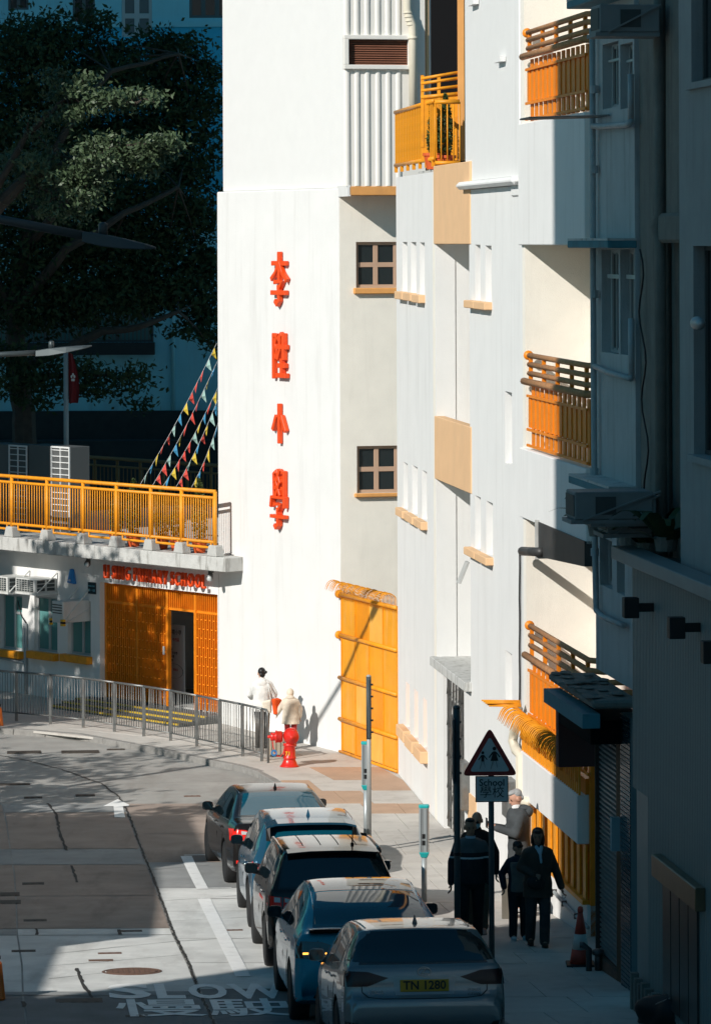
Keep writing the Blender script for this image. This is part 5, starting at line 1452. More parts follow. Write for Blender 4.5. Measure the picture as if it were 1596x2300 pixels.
class Car:
    def __init__(s, name, label, S):
        s.S=S; s.L,s.W,s.H=S['L'],S['W'],S['H']; s.hw=s.W/2
        s.t=thing(name,label,'car'); s.t['group']='cars parked along the kerb'
        prof=crom(S['top'],5)
        # resample by arc length
        d=[0]
        for a,c in zip(prof,prof[1:]): d.append(d[-1]+np.linalg.norm(c-a))
        n=150; q=[]
        j=0
        for i in range(n+1):
            t=d[-1]*i/n
            while j<len(d)-2 and d[j+1]<t: j+=1
            f=(t-d[j])/max(1e-9,d[j+1]-d[j]); q.append(prof[j]+(prof[j+1]-prof[j])*f)
        s.prof=q
        b=MB(); nh=None
        for (y,zt) in q:
            sec=s.section(y,zt)
            nh=len(sec)
            ring=[(x,y,z) for x,z in sec]+[(-x,y,z) for x,z in sec[-2:0:-1]]
            b.v+=ring
        m=2*nh-2
        for i in range(len(q)-1):
            for k in range(m):
                a,c=i*m+k,i*m+(k+1)%m
                b.f.append((a,c,c+m,a+m))
        b.f.append(tuple(range(m))); b.f.append(tuple((len(q)-1)*m+k for k in range(m))[::-1])
        me=b.mesh('body',smooth=True)
        s.bvh=BVHTree.FromPolygons([v.co.copy() for v in me.vertices],[tuple(p.vertices) for p in me.polygons])
        # wheel housings cut out of the shell
        me.materials.append(S['paint']); me.materials.append(car_seam)
        o=bpy.data.objects.new('body',me); COL.objects.link(o)
        cut=MB(); R_=S['wr']
        for yw in (S['yr'],S['yf']):
            for sd in (-1,1):
                x0,x1=sorted((sd*(s.hw-0.26),sd*(s.hw+0.1)))
                cut.lathe([(R_+0.055,x0),(R_+0.055,x1)],(0,yw,R_),40,'x')
        cm=cut.mesh('cut'); cm.materials.append(S['paint']); cm.materials.append(car_seam)
        cm.polygons.foreach_set('material_index',[1]*len(cm.polygons))
        co=bpy.data.objects.new('cut',cm); COL.objects.link(co)
        md=o.modifiers.new('b','BOOLEAN'); md.operation='DIFFERENCE'; md.object=co; md.solver='EXACT'
        dg=bpy.context.evaluated_depsgraph_get()
        me2=bpy.data.meshes.new_from_object(o.evaluated_get(dg)); me2.name='body'
        o.modifiers.clear(); o.data=me2; autosmooth(me2,38)
        bpy.data.objects.remove(co)
        o.parent=s.t; s.body=o
        for yw in (S['yr'],S['yf']):
            for sd in (-1,1): s.wheel(sd,yw)
    def plan(s,y):
        return interp(s.S['plan'],y)
    def section(s,y,zt):
        S=s.S; w=s.hw*s.plan(y); zb=interp(S['zb'],y); zs=interp(S['belt'],y); H=s.H
        ze=min(zs,zt-0.035)
        h=max(0.0,min(1.0,(zt-zs-0.02)/(H-zs)))
        wr=w*(0.925-S['tuck']*h)
        lo=min(0.40,zb+(ze-zb)*0.30); mi=min(0.64,zb+(ze-zb)*0.62)
        p=[(0,zb),(w*0.60,zb),(w*0.90,zb+0.012),(w*0.975,zb+min(0.06,(ze-zb)*0.12)),(w*0.995,lo),(w*1.0,mi),(w*0.985,mi+(ze-mi)*0.72),(w*0.95,ze)]
        zr=max(ze+0.012,zt-0.075*h-0.012)
        p+=[(w*0.945+(wr-w*0.945)*0.5+0.012*h,ze+(zr-ze)*0.52),(wr,zr),(wr*0.93,zt-0.028*h-0.006),(wr*0.75,zt-0.010*h-0.003),(wr*0.4,zt-0.002),(0,zt)]
        c=crom(p,3)
        return [(max(0.0,float(x)),float(z)) for x,z in c]
    def wheel(s,sd,yw):
        S=s.S; R_=S['wr']; wd=0.225
        w=MB(); prof=[(R_*0.70,-wd/2),(R_*0.80,-wd/2-0.006),(R_*0.95,-wd/2+0.004),(R_,-wd/2+0.035),(R_,wd/2-0.035),(R_*0.95,wd/2-0.004),(R_*0.80,wd/2+0.006),(R_*0.70,wd/2)]
        xc=sd*(s.hw-wd/2-0.012)
        tyre=w.lathe(prof,(0,0,0),36,'x').build('wheel',rubber,s.t,smooth=True,label=None)
        tyre.location=(xc,yw,R_)
        r=MB(); f=sd*(wd/2-0.03)
        e=sd*0.012
        r.lathe([(R_*0.70,f+e),(R_*0.66,f+2*e),(R_*0.62,f-2*e),(R_*0.60,f-4*e)],(0,0,0),30,'x')
        ns=S.get('spokes',5)
        for k in range(ns*2):
            a=2*math.pi*(k//2)/ns+(0.16 if k%2 else -0.16)
            r.obox((f+e,math.cos(a)*R_*0.12,math.sin(a)*R_*0.12),(f+e,math.cos(a)*R_*0.66,math.sin(a)*R_*0.66),0.03,0.035)
        r.lathe([(R_*0.17,f-e),(R_*0.17,f+2*e),(R_*0.05,f+2.4*e)],(0,0,0),14,'x')
        r.build('rim',S.get('rim',rim_m),tyre,smooth=False)
        MB().lathe([(R_*0.6,f-sd*0.06),(R_*0.6,f-sd*0.05)],(0,0,0),24,'x').build('brake',car_seam,tyre)
    def hit(s,o,d):
        r=s.bvh.ray_cast(Vector(o),Vector(d).normalized())
        return (r[0],r[1]) if r[0] is not None else (None,None)
    def patch(s,name,m,bot,top,how,nu=14,nv=8,off=0.004,thick=0.012,parent=None):
        """ruled patch between two polylines, thrown onto the body. how: 'L','R' sides (y,z); 'B' rear (x,z); 'T' from above (x,y)"""
        def res(pl,n):
            pl=[np.array(p,float) for p in pl]; d=[0]
            for a,c in zip(pl,pl[1:]): d.append(d[-1]+np.linalg.norm(c-a))
            out=[]
            for i in range(n+1):
                t=d[-1]*i/n; j=0
                while j<len(d)-2 and d[j+1]<t: j+=1
                f=(t-d[j])/max(1e-9,d[j+1]-d[j]); out.append(pl[j]+(pl[j+1]-pl[j])*min(1,f))
            return out
        B0,T0=res(bot,nu),res(top,nu); G=[]
        for j in range(nv+1):
            row=[]
            for i in range(nu+1):
                a,c=B0[i]+(T0[i]-B0[i])*j/nv
                if how=='L': o,d=(-3,a,c),(1,0,0)
                elif how=='R': o,d=(3,a,c),(-1,0,0)
                elif how=='B': o,d=(a,-6,c),(0,1,0)
                elif how=='F': o,d=(a,6,c),(0,-1,0)
                else: o,d=(a,c,4),(0,0,-1)
                p,nm=s.hit(o,d)
                if p is None: row.append(None); continue
                if nm.dot(Vector(d))>0: nm=-nm
                row.append((p,nm))
            G.append(row)
        b=MB(); idx={}
        for j in range(nv+1):
            for i in range(nu+1):
                g=G[j][i]
                if g is None: continue
                idx[(i,j,0)]=len(b.v); b.v.append(tuple(g[0]+g[1]*off))
                idx[(i,j,1)]=len(b.v); b.v.append(tuple(g[0]-g[1]*thick))
        def ok(*k): return all(q in idx for q in k)
        def q4(*k):
            if ok(*k): b.f.append(tuple(idx[q] for q in k))
        for j in range(nv):
            for i in range(nu):
                q4((i,j,0),(i+1,j,0),(i+1,j+1,0),(i,j+1,0))
        for i in range(nu):
            q4((i,0,0),(i,0,1),(i+1,0,1),(i+1,0,0)); q4((i,nv,0),(i+1,nv,0),(i+1,nv,1),(i,nv,1))
        for j in range(nv):
            q4((0,j,0),(0,j+1,0),(0,j+1,1),(0,j,1)); q4((nu,j,0),(nu,j,1),(nu,j+1,1),(nu,j+1,0))
        me=b.mesh(name); autosmooth(me,50)
        return link(name,me,m,parent or s.t)
    def seam(s,name,m,path,how,w=0.007,off=0.002,parent=None):
        pts=[]
        for a,c in path:
            if how=='L': o,d=(-3,a,c),(1,0,0)
            elif how=='B': o,d=(a,-6,c),(0,1,0)
            else: o,d=(a,c,4),(0,0,-1)
            p,nm=s.hit(o,d)
            if p is not None: pts.append(p+ (nm if nm.dot(Vector(d))<0 else -nm)*off)
        if len(pts)<2: return
        fp=[]
        for a,c in zip(pts,pts[1:]): fp+= [a]
        fp.append(pts[-1])
        return MB().tube(fp,w/2,4).build(name,m,parent or s.t)
    def surf(s,how,a,c):
        if how=='L': o,d=(-3,a,c),(1,0,0)
        elif how=='R': o,d=(3,a,c),(-1,0,0)
        elif how=='B': o,d=(a,-6,c),(0,1,0)
        else: o,d=(a,c,4),(0,0,-1)
        return s.hit(o,d)[0]
    def mirror(s,y,z,m):
        for sd in (-1,1):
            p=s.surf('L' if sd<0 else 'R',y,z) or Vector((sd*s.hw*0.95,y,z))
            b=MB(); x0=p.x+sd*0.012; x1=p.x+sd*0.195
            def ringp(f):                            # shell tapers forward like a teardrop
                k=[(0.0,1.0),(0.35,0.98),(0.7,0.78),(1.0,0.30)]
                sc_=interp(k,f); yy=y-0.05+0.16*f; xm=(x0+x1)/2-sd*0.03*f; zm=z+0.055
                hw_,hh_=abs(x1-x0)/2*sc_,0.072*sc_; out=[]
                for q in range(14):
                    a_=2*math.pi*q/14; cx_,cz_=math.cos(a_),math.sin(a_)
                    ex=(abs(cx_)**0.6)*(1 if cx_>0 else -1); ez=(abs(cz_)**0.6)*(1 if cz_>0 else -1)
                    out.append((xm+hw_*ex,yy,zm+hh_*ez))
                return out
            n=6
            for i in range(n+1): b.v+=ringp(i/n)
            for i in range(n):
                for q in range(14): b.f.append((i*14+q,i*14+(q+1)%14,i*14+14+(q+1)%14,i*14+14+q))
            b.f.append(tuple(range(14))); b.f.append(tuple(n*14+q for q in range(14))[::-1])
            me=b.mesh('mirror'); autosmooth(me,45)
            o=link('mirror',me,m,s.t)
            MB().obox((p.x-sd*0.06,y+0.03,z-0.015),(p.x+sd*0.08,y+0.02,z+0.005),0.12,0.06).build('mirror_arm',car_black,o,bevel=0.01)
            MB().prism([( (x0+x1)/2+ (abs(x1-x0)/2-0.012)*sx_, z+0.055+0.058*sz_) for sx_,sz_ in ((-1,-0.7),(-0.8,-1),(0.8,-1),(1,-0.7),(1,0.7),(0.8,1),(-0.8,1),(-1,0.7))],'y',y-0.056,y-0.0505).build('mirror_glass',glass_black,o)
    def fin(s,y,m):
        p=s.surf('T',0,y)
        MB().hexa([(-0.03,y-0.10,p.z-0.01),(0.03,y-0.10,p.z-0.01),(0.025,y+0.10,p.z-0.01),(-0.025,y+0.10,p.z-0.01),(-0.004,y-0.09,p.z+0.085),(0.004,y-0.09,p.z+0.085),(0.003,y+0.02,p.z+0.01),(-0.003,y+0.02,p.z+0.01)]).build('aerial',m,s.t)
    def sides(s,panes,m=None):
        for sd in ('L','R'):
            for bot,top in panes: s.patch('side_window',m or glass_black,bot,top,sd,10,6,0.003)
    def place(s,x,y,head,pitch=-0.0603):
        z=gz(y)
        s.t.matrix_world=Matrix.Translation((x,y,z))@Matrix.Rotation(R(head),4,'Z')@Matrix.Rotation(pitch,4,'X')
    def plate(s,z,text=None,w=0.52,h=0.125,yoff=0.012,m=None):
        p=s.surf('B',0,z)
        o=MB().box(-w/2,w/2,p.y-yoff-0.012,p.y-yoff,z-h/2,z+h/2).build('number_plate',m or plate_y,s.t,bevel=0.004)
        if text: wall_text('lettering',text,0.125,black,o,0,p.y-yoff-0.0135,z,0.001,0.003,1.0)
    def handles(s,ys,z,m):
        for y in ys:
            p=s.surf('L',y,z)
            if p: MB().obox((p.x-0.018,y-0.09,z),(p.x-0.018,y+0.09,z+0.006),0.025,0.022).build('door_handle',m,s.t,bevel=0.006)
PLAN=lambda L,r=0.80,f=0.74:[(-L/2-0.05,r),(-L/2+0.03,r+0.065),(-L/2+0.14,r+0.12),(-L/2+0.4,0.965),(-L/2+0.8,0.99),(-0.3,1.0),(0.6,1.0),(L/2-0.9,0.985),(L/2-0.5,0.95),(L/2-0.22,0.87),(L/2,f)]
def mirror_x(pl): return [(-x,z) for x,z in pl]

# ---- car 1: silver hatchback nearest the camera
S=dict(L=4.35,W=1.79,H=1.44,wr=0.315,yr=-1.27,yf=1.33,paint=paint_mat('silver_paint',(0.19,0.225,0.24),0.5,0.26),tuck=0.20,
  top=[(-2.10,0.30),(-2.165,0.42),(-2.175,0.56),(-2.165,0.655),(-2.10,0.70),(-2.075,0.76),(-2.07,0.88),(-2.045,0.985),(-1.99,1.03),(-1.80,1.15),(-1.56,1.335),(-1.50,1.378),(-1.2,1.412),(-0.7,1.437),(-0.2,1.44),(0.2,1.415),(0.55,1.32),(0.95,1.12),(1.12,1.02),(1.5,0.955),(1.85,0.85),(2.05,0.72),(2.15,0.55),(2.16,0.32)],
  belt=[(-2.2,0.99),(-1.5,0.985),(0,0.93),(1.2,0.90),(2.2,0.7)],zb=[(-2.2,0.27),(-1.8,0.22),(1.8,0.20),(2.2,0.24)],plan=PLAN(4.35,0.84))
c1=Car('hatchback_car','silver hatchback nearest the camera with a yellow number plate',S)
c1.patch('window_border',car_black,[(-0.69,1.025),(0,1.02),(0.69,1.025)],[(-0.55,1.37),(0,1.378),(0.55,1.37)],'B',20,8,0.002)
c1.patch('rear_window',glass_black,[(-0.66,1.045),(0,1.04),(0.66,1.045)],[(-0.52,1.352),(0,1.362),(0.52,1.352)],'B',20,8,0.004)
c1.patch('hatch_corner_glass',glass_black,[(-0.80,1.06),(-0.665,1.05)],[(-0.66,1.25),(-0.545,1.33)],'B',5,6,0.003)
c1.patch('hatch_corner_glass',glass_black,[(0.665,1.05),(0.80,1.06)],[(0.545,1.33),(0.66,1.25)],'B',5,6,0.003)
for sg in (1,-1):
    k=(lambda pl:pl) if sg>0 else (lambda pl:[(-x,z) for x,z in pl])
    tl=c1.patch('tail_light',lamp_dark,k([(0.38,0.885),(0.60,0.80),(0.86,0.80)]),k([(0.44,0.90),(0.60,0.95),(0.865,0.965)]),'B',14,6,0.008)
    c1.patch('tail_light',lamp_dark,[(-2.02,0.80),(-1.86,0.82)],[(-1.99,0.965),(-1.80,0.955)],'R' if sg>0 else 'L',6,5,0.008)
    c1.patch('bumper_vent',car_black,k([(0.62,0.30),(0.84,0.31)]),k([(0.72,0.42),(0.85,0.44)]),'B',6,4,0.006)
c1.patch('bumper_lip',car_black,[(-0.6,0.28),(0.6,0.28)],[(-0.58,0.36),(0.58,0.36)],'B',12,3,0.008)
c1.patch('plate_recess',paint_mat('silver_paint_dim',(0.19,0.225,0.24),0.5,0.3),[(-0.31,0.705),(0.31,0.705)],[(-0.34,0.895),(0.34,0.895)],'B',8,4,0.003)
c1.plate(0.80,'TN 1280')
c1.seam('hatch_seam',car_seam,[(-0.66,1.03),(-0.67,0.9),(-0.67,0.8),(-0.665,0.74),(-0.60,0.685),(-0.45,0.67),(0,0.665),(0.45,0.67),(0.60,0.685),(0.665,0.74),(0.67,0.8),(0.67,0.9),(0.66,1.03)],'B',0.009)
p=c1.surf('B',0,0.945)
b=MB()
for k in range(24):
    a0,a1=2*math.pi*k/24,2*math.pi*(k+1)/24
    b.obox((0.07*math.cos(a0),p.y-0.012,0.945+0.048*math.sin(a0)),(0.07*math.cos(a1),p.y-0.012,0.945+0.048*math.sin(a1)),0.012,0.012)
b.obox((0.015,p.y-0.012,0.975),(-0.03,p.y-0.012,0.925),0.014,0.010).obox((-0.03,p.y-0.012,0.925),(0.045,p.y-0.012,0.925),0.012,0.010)
bd=b.build('badge',chrome,c1.t)
MB().lathe([(0.001,0),(0.066,0)],(0,0,0),20,'y')
wall_text('lettering','LEXUS',0.055,chrome,c1.t,-0.52,c1.surf('B',-0.52,0.735).y-0.004,0.735,0.002)
wall_text('lettering','HYBRID',0.042,chrome,c1.t,0.53,c1.surf('B',0.53,0.745).y-0.004,0.748,0.002)
wall_text('lettering','CT200h',0.042,car_black,c1.t,0.53,c1.surf('B',0.53,0.70).y-0.004,0.70,0.002)
c1.sides([([(-1.28,1.03),(-0.35,0.975)],[(-1.12,1.30),(-0.32,1.345)]),([(-0.29,0.97),(0.86,0.945)],[(-0.27,1.345),(0.36,1.30)]),([(-1.72,1.07),(-1.34,1.035)],[(-1.42,1.24),(-1.19,1.285)])])
c1.patch('windscreen',car_glass,[(-0.66,1.02),(0.66,1.02)],[(-0.52,0.42),(0.52,0.42)],'T',12,6,0.004)
c1.mirror(0.78,0.95,S['paint']); c1.fin(-1.05,car_black)
for sg in (-1,1): c1.seam('roof_drip',chrome if sg<0 else car_black,[(sg*0.56,-1.35),(sg*0.575,-0.9),(sg*0.585,-0.3),(sg*0.575,0.2)],'T',0.018,0.004)
c1.seam('door_seam',car_seam,[(-1.0,1.0),(-1.03,0.8),(-0.9,0.55),(-0.82,0.32)],'L'); c1.seam('door_seam',car_seam,[(-0.32,0.97),(-0.32,0.7),(-0.30,0.3)],'L'); c1.seam('door_seam',car_seam,[(0.72,0.93),(0.75,0.7),(0.66,0.3)],'L')
c1.handles((-0.86,0.02-0.2),0.86,S['paint'])
hd=Vector((-math.sin(R(5)),math.cos(R(5)),0))
def put(c,rear_x,rear_y,head,pitch=-0.0603):
    h=Vector((-math.sin(R(head)),math.cos(R(head)))); c.place(rear_x+h.x*c.L/2,rear_y+h.y*c.L/2,head,pitch)
put(c1,0.72,42.3,5,-0.128)

# ---- car 2: teal coupe-backed electric SUV
S=dict(L=4.75,W=1.92,H=1.56,wr=0.36,yr=-1.43,yf=1.45,paint=paint_mat('teal_paint',(0.004,0.26,0.38),0.0,0.25,0.5),tuck=0.24,rim=rim_dark,
  top=[(-2.26,0.40),(-2.36,0.52),(-2.375,0.66),(-2.345,0.80),(-2.30,0.93),(-2.275,1.05),(-2.24,1.12),(-2.10,1.15),(-1.9,1.205),(-1.5,1.36),(-1.0,1.485),(-0.5,1.55),(0.0,1.56),(0.4,1.515),(0.8,1.375),(1.15,1.19),(1.4,1.08),(1.8,1.0),(2.1,0.88),(2.3,0.68),(2.36,0.45)],
  belt=[(-2.4,1.06),(-1.6,1.06),(0,1.0),(1.3,0.96),(2.4,0.75)],zb=[(-2.4,0.36),(-1.9,0.25),(1.9,0.22),(2.4,0.28)],plan=PLAN(4.75,0.86))
c2=Car('coupe_suv_car','teal coupe backed SUV with a lit amber indicator',S)
c2.patch('rear_window',car_glass,[(-0.70,-1.98),(0,-2.02),(0.70,-1.98)],[(-0.60,-0.95),(0,-0.95),(0.60,-0.95)],'T',18,14,0.004)
c2.patch('glass_roof',car_glass,[(-0.60,-0.90),(0.60,-0.90)],[(-0.60,0.35),(0.60,0.35)],'T',16,10,0.004)
c2.patch('windscreen',car_glass,[(-0.62,0.42),(0.62,0.42)],[(-0.70,1.25),(0.70,1.25)],'T',12,8,0.004)
b=MB()
for sg in (1,): pass
sp=[c2.surf('T',x,-2.16) for x in (-0.76,-0.6,-0.3,0,0.3,0.6,0.76)]
b=MB()
for a,c in zip(sp,sp[1:]):
    b.hexa([(a.x,-2.30,a.z+0.012),(c.x,-2.30,c.z+0.012),(c.x,-2.02,c.z-0.0),(a.x,-2.02,a.z-0.0),(a.x,-2.31,a.z+0.05),(c.x,-2.31,c.z+0.05),(c.x,-2.02,c.z+0.03),(a.x,-2.02,a.z+0.03)])
c2t=b.build('spoiler',car_black,c2.t)
for sg in (1,-1):
    k=(lambda pl:pl) if sg>0 else (lambda pl:[(-x,z) for x,z in pl])
    tl=c2.patch('tail_light',mat('gloss_black_lamp',(0.008,0.008,0.009),0.08,coat=1.0),k([(0.40,0.90),(0.60,0.83),(0.915,0.85)]),k([(0.40,0.96),(0.62,1.035),(0.905,1.05)]),'B',14,7,0.008)
    if sg<0: c2.patch('indicator',led_amber,k([(0.60,0.89),(0.84,0.89)]),k([(0.60,0.912),(0.84,0.912)]),'B',8,2,0.014,parent=tl); c2.patch('indicator',led_amber,k([(0.545,0.89),(0.575,0.89)]),k([(0.545,0.908),(0.575,0.908)]),'B',2,2,0.014,parent=tl)
    c2.patch('tail_light',mat('gloss_black_lamp',(0.008,0.008,0.009)),[(-2.18,0.86),(-1.98,0.92)],[(-2.16,1.04),(-1.95,1.02)],'R' if sg>0 else 'L',6,5,0.006)
c2.patch('bumper_lower',car_black,[(-0.72,0.37),(0.72,0.37)],[(-0.60,0.56),(0.60,0.56)],'B',14,5,0.008)
c2.plate(0.70)
c2.seam('hatch_seam',car_seam,[(-0.66,1.05),(-0.60,0.85),(-0.52,0.62),(0,0.58),(0.52,0.62),(0.60,0.85),(0.66,1.05)],'B',0.009)
c2.sides([([(-1.55,1.11),(-0.40,1.055)],[(-0.95,1.365),(-0.38,1.43)]),([(-0.33,1.05),(0.98,1.01)],[(-0.31,1.435),(0.48,1.375)])])
c2.mirror(0.86,1.02,car_black)
c2.seam('door_seam',car_seam,[(-1.05,1.07),(-1.08,0.8),(-0.95,0.55),(-0.85,0.34)],'L'); c2.seam('door_seam',car_seam,[(-0.30,1.04),(-0.30,0.7),(-0.28,0.32)],'L'); c2.seam('door_seam',car_seam,[(0.85,1.0),(0.88,0.7),(0.8,0.32)],'L')
for sg in (-1,1): c2.seam('roof_drip',chrome,[(sg*0.66,-1.9),(sg*0.655,-1.4),(sg*0.645,-0.9),(sg*0.64,-0.3),(sg*0.64,0.3)],'T',0.014,0.004)
c2.handles((-0.9,0.0),0.92,S['paint'])
put(c2,0.19,47.35,4.6)

# ---- car 3: black estate SUV with roof rails
S=dict(L=4.42,W=1.79,H=1.63,wr=0.345,yr=-1.30,yf=1.32,paint=paint_mat('black_paint',(0.010,0.009,0.009),0.0,0.18,0.45,0.15),tuck=0.19,
  top=[(-2.08,0.38),(-2.18,0.50),(-2.20,0.64),(-2.185,0.78),(-2.13,0.92),(-2.10,1.06),(-2.05,1.13),(-1.92,1.33),(-1.78,1.53),(-1.70,1.58),(-1.3,1.615),(-0.7,1.63),(-0.2,1.63),(0.2,1.605),(0.55,1.50),(0.9,1.27),(1.15,1.13),(1.5,1.06),(1.85,0.95),(2.07,0.80),(2.18,0.62),(2.19,0.36)],
  belt=[(-2.2,1.08),(-1.5,1.08),(0,1.03),(1.2,0.99),(2.2,0.8)],zb=[(-2.2,0.34),(-1.8,0.26),(1.8,0.22),(2.2,0.28)],plan=PLAN(4.42,0.87))
c3=Car('estate_suv_car','black SUV with roof rails and a stubby aerial, middle of the row',S)
c3.patch('window_border',car_black,[(-0.75,1.095),(0,1.085),(0.75,1.095)],[(-0.63,1.575),(0,1.585),(0.63,1.575)],'B',20,10,0.002)
c3.patch('rear_window',glass_black,[(-0.72,1.12),(0,1.11),(0.72,1.12)],[(-0.60,1.555),(0,1.57),(0.60,1.555)],'B',20,10,0.005)
for sg in (1,-1):
    k=(lambda pl:pl) if sg>0 else (lambda pl:[(-x,z) for x,z in pl])
    tl=c3.patch('tail_light',lamp_red,k([(0.44,0.86),(0.64,0.83),(0.885,0.86)]),k([(0.44,0.92),(0.62,0.99),(0.88,1.02)]),'B',14,6,0.008)
    c3.patch('lamp_insert',lamp_clear,k([(0.50,0.925),(0.66,0.93)]),k([(0.50,0.945),(0.66,0.985)]),'B',6,3,0.013,parent=tl)
    c3.patch('lamp_insert',lamp_clear,k([(0.72,0.93),(0.80,0.935)]),k([(0.72,0.99),(0.80,1.0)]),'B',4,3,0.013,parent=tl)
    c3.patch('lamp_gap',car_black,k([(0.685,0.845),(0.705,0.845)]),k([(0.675,0.995),(0.70,1.0)]),'B',2,5,0.012,parent=tl)
    c3.patch('tail_light',lamp_red,[(-2.03,0.88),(-1.80,0.93)],[(-2.0,1.02),(-1.76,1.0)],'R' if sg>0 else 'L',6,5,0.008)
    # roof rails
    pts=[c3.surf('T',sg*0.66,y)+Vector((0,0,0.035)) for y in (-1.55,-1.45,-1.0,-0.4,0.15,0.3)]
    pts[0].z-=0.035; pts[-1].z-=0.035
    MB().tube(pts,0.026,6).build('roof_rail',car_black,c3.t,smooth=True)
for x in (-0.36,-0.12,0.12,0.36): c3.seam('roof_groove',car_seam,[(x,-1.35),(x,-0.9),(x,-0.4),(x,0.0)],'T',0.016,0.001)
c3.patch('bumper_lower',car_black,[(-0.7,0.36),(0.7,0.36)],[(-0.66,0.5),(0.66,0.5)],'B',12,4,0.008)
c3.plate(0.80)
sp=[c3.surf('T',x,-1.68) for x in (-0.6,-0.3,0,0.3,0.6)]
b=MB()
for a,c in zip(sp,sp[1:]): b.hexa([(a.x,-1.86,a.z-0.03),(c.x,-1.86,c.z-0.03),(c.x,-1.6,c.z-0.01),(a.x,-1.6,a.z-0.01),(a.x,-1.86,a.z-0.005),(c.x,-1.86,c.z-0.005),(c.x,-1.6,c.z+0.022),(a.x,-1.6,a.z+0.022)])
b.build('spoiler',S['paint'],c3.t)
c3.sides([([(-1.78,1.14),(-1.22,1.125)],[(-1.62,1.45),(-1.18,1.50)]),([(-1.16,1.12),(-0.32,1.09)],[(-1.12,1.50),(-0.30,1.53)]),([(-0.25,1.085),(0.86,1.05)],[(-0.23,1.53),(0.42,1.46)])])
c3.patch('windscreen',car_glass,[(-0.66,1.05),(0.66,1.05)],[(-0.56,0.36),(0.56,0.36)],'T',12,6,0.004)
c3.mirror(0.80,1.06,car_black)
for sg in (-1,1):
    p=c3.surf('L' if sg<0 else 'R',0.80,1.06); MB().ell((p.x+sg*0.14,0.86,1.165),(0.085,0.04,0.022),10,6).build('mirror_lamp',chrome,c3.t,smooth=True)
p=c3.surf('T',0.30,-1.45); MB().tube([(0.30,-1.45,p.z),(0.30,-1.56,p.z+0.28)],[0.012,0.005],5).tube([(0.30,-1.45,p.z),(0.30,-1.455,p.z+0.04)],0.022,8).build('aerial',car_black,c3.t)
c3.seam('door_seam',car_seam,[(-1.0,1.1),(-1.03,0.8),(-0.92,0.6),(-0.8,0.34)],'L'); c3.seam('door_seam',car_seam,[(-0.28,1.08),(-0.28,0.7),(-0.26,0.32)],'L')
c3.handles((-0.85,0.0),0.96,chrome)
put(c3,-0.30,52.85,5.0)

# ---- car 4: blue-grey crossover with a roof spoiler
S=dict(L=4.55,W=1.82,H=1.63,wr=0.36,yr=-1.30,yf=1.40,paint=paint_mat('blue_grey_paint',(0.020,0.085,0.145),0.2,0.2,0.6),tuck=0.21,rim=rim_dark,
  top=[(-2.14,0.40),(-2.25,0.52),(-2.275,0.66),(-2.25,0.80),(-2.19,0.93),(-2.16,1.05),(-2.10,1.12),(-1.88,1.30),(-1.66,1.49),(-1.58,1.545),(-1.2,1.60),(-0.7,1.63),(-0.2,1.63),(0.2,1.60),(0.6,1.46),(0.95,1.24),(1.2,1.11),(1.6,1.04),(1.95,0.92),(2.15,0.78),(2.25,0.60),(2.26,0.38)],
  belt=[(-2.3,1.08),(-1.6,1.09),(0,1.02),(1.2,0.97),(2.3,0.8)],zb=[(-2.3,0.36),(-1.9,0.27),(1.9,0.23),(2.3,0.28)],plan=PLAN(4.55,0.86))
c4=Car('crossover_car','blue grey crossover with a roof spoiler, second from the far end of the row',S)
c4.patch('rear_window',car_glass,[(-0.70,1.135),(0,1.125),(0.70,1.135)],[(-0.58,1.475),(0,1.49),(0.58,1.475)],'B',20,9,0.005)
for sg in (1,-1):
    k=(lambda pl:pl) if sg>0 else (lambda pl:[(-x,z) for x,z in pl])
    tl=c4.patch('tail_light',lamp_dark,k([(0.50,0.92),(0.70,0.90),(0.89,0.91)]),k([(0.50,0.965),(0.70,0.985),(0.88,1.03)]),'B',12,5,0.008)
    c4.patch('lamp_strip',lamp_red,k([(0.54,0.915),(0.87,0.915)]),k([(0.54,0.945),(0.87,0.955)]),'B',10,3,0.013,parent=tl)
    c4.patch('tail_light',lamp_red,[(-2.10,0.92),(-1.88,0.96)],[(-2.08,1.03),(-1.84,1.0)],'R' if sg>0 else 'L',6,4,0.008)
    sp=[(sg*0.62,-1.62),(sg*0.66,-1.40),(sg*0.66,-1.0)]
    c4.seam('roof_drip',chrome if sg<0 else S['paint'],[(sg*0.63,-1.5),(sg*0.645,-1.1),(sg*0.645,-0.5),(sg*0.63,0.1)],'T',0.02,0.006)
sp=[c4.surf('T',x,-1.58) for x in (-0.66,-0.5,-0.25,0,0.25,0.5,0.66)]
b=MB()
for a,c in zip(sp,sp[1:]): b.hexa([(a.x,-1.86,a.z-0.02),(c.x,-1.86,c.z-0.02),(c.x,-1.45,c.z-0.02),(a.x,-1.45,a.z-0.02),(a.x*0.98,-1.87,a.z+0.012),(c.x*0.98,-1.87,c.z+0.012),(c.x,-1.45,c.z+0.045),(a.x,-1.45,a.z+0.045)])
b.build('spoiler',S['paint'],c4.t)
for sg in (-1,1): MB().hexa([(sg*0.60,-1.90,1.30),(sg*0.66,-1.86,1.30),(sg*0.66,-1.62,1.42),(sg*0.60,-1.66,1.42),(sg*0.60,-1.86,1.50),(sg*0.655,-1.84,1.50),(sg*0.655,-1.6,1.52),(sg*0.60,-1.62,1.52)]).build('spoiler_fin',car_black,c4.t)
c4.patch('bumper_lower',car_black,[(-0.7,0.38),(0.7,0.38)],[(-0.64,0.52),(0.64,0.52)],'B',12,4,0.008)
c4.plate(0.80)
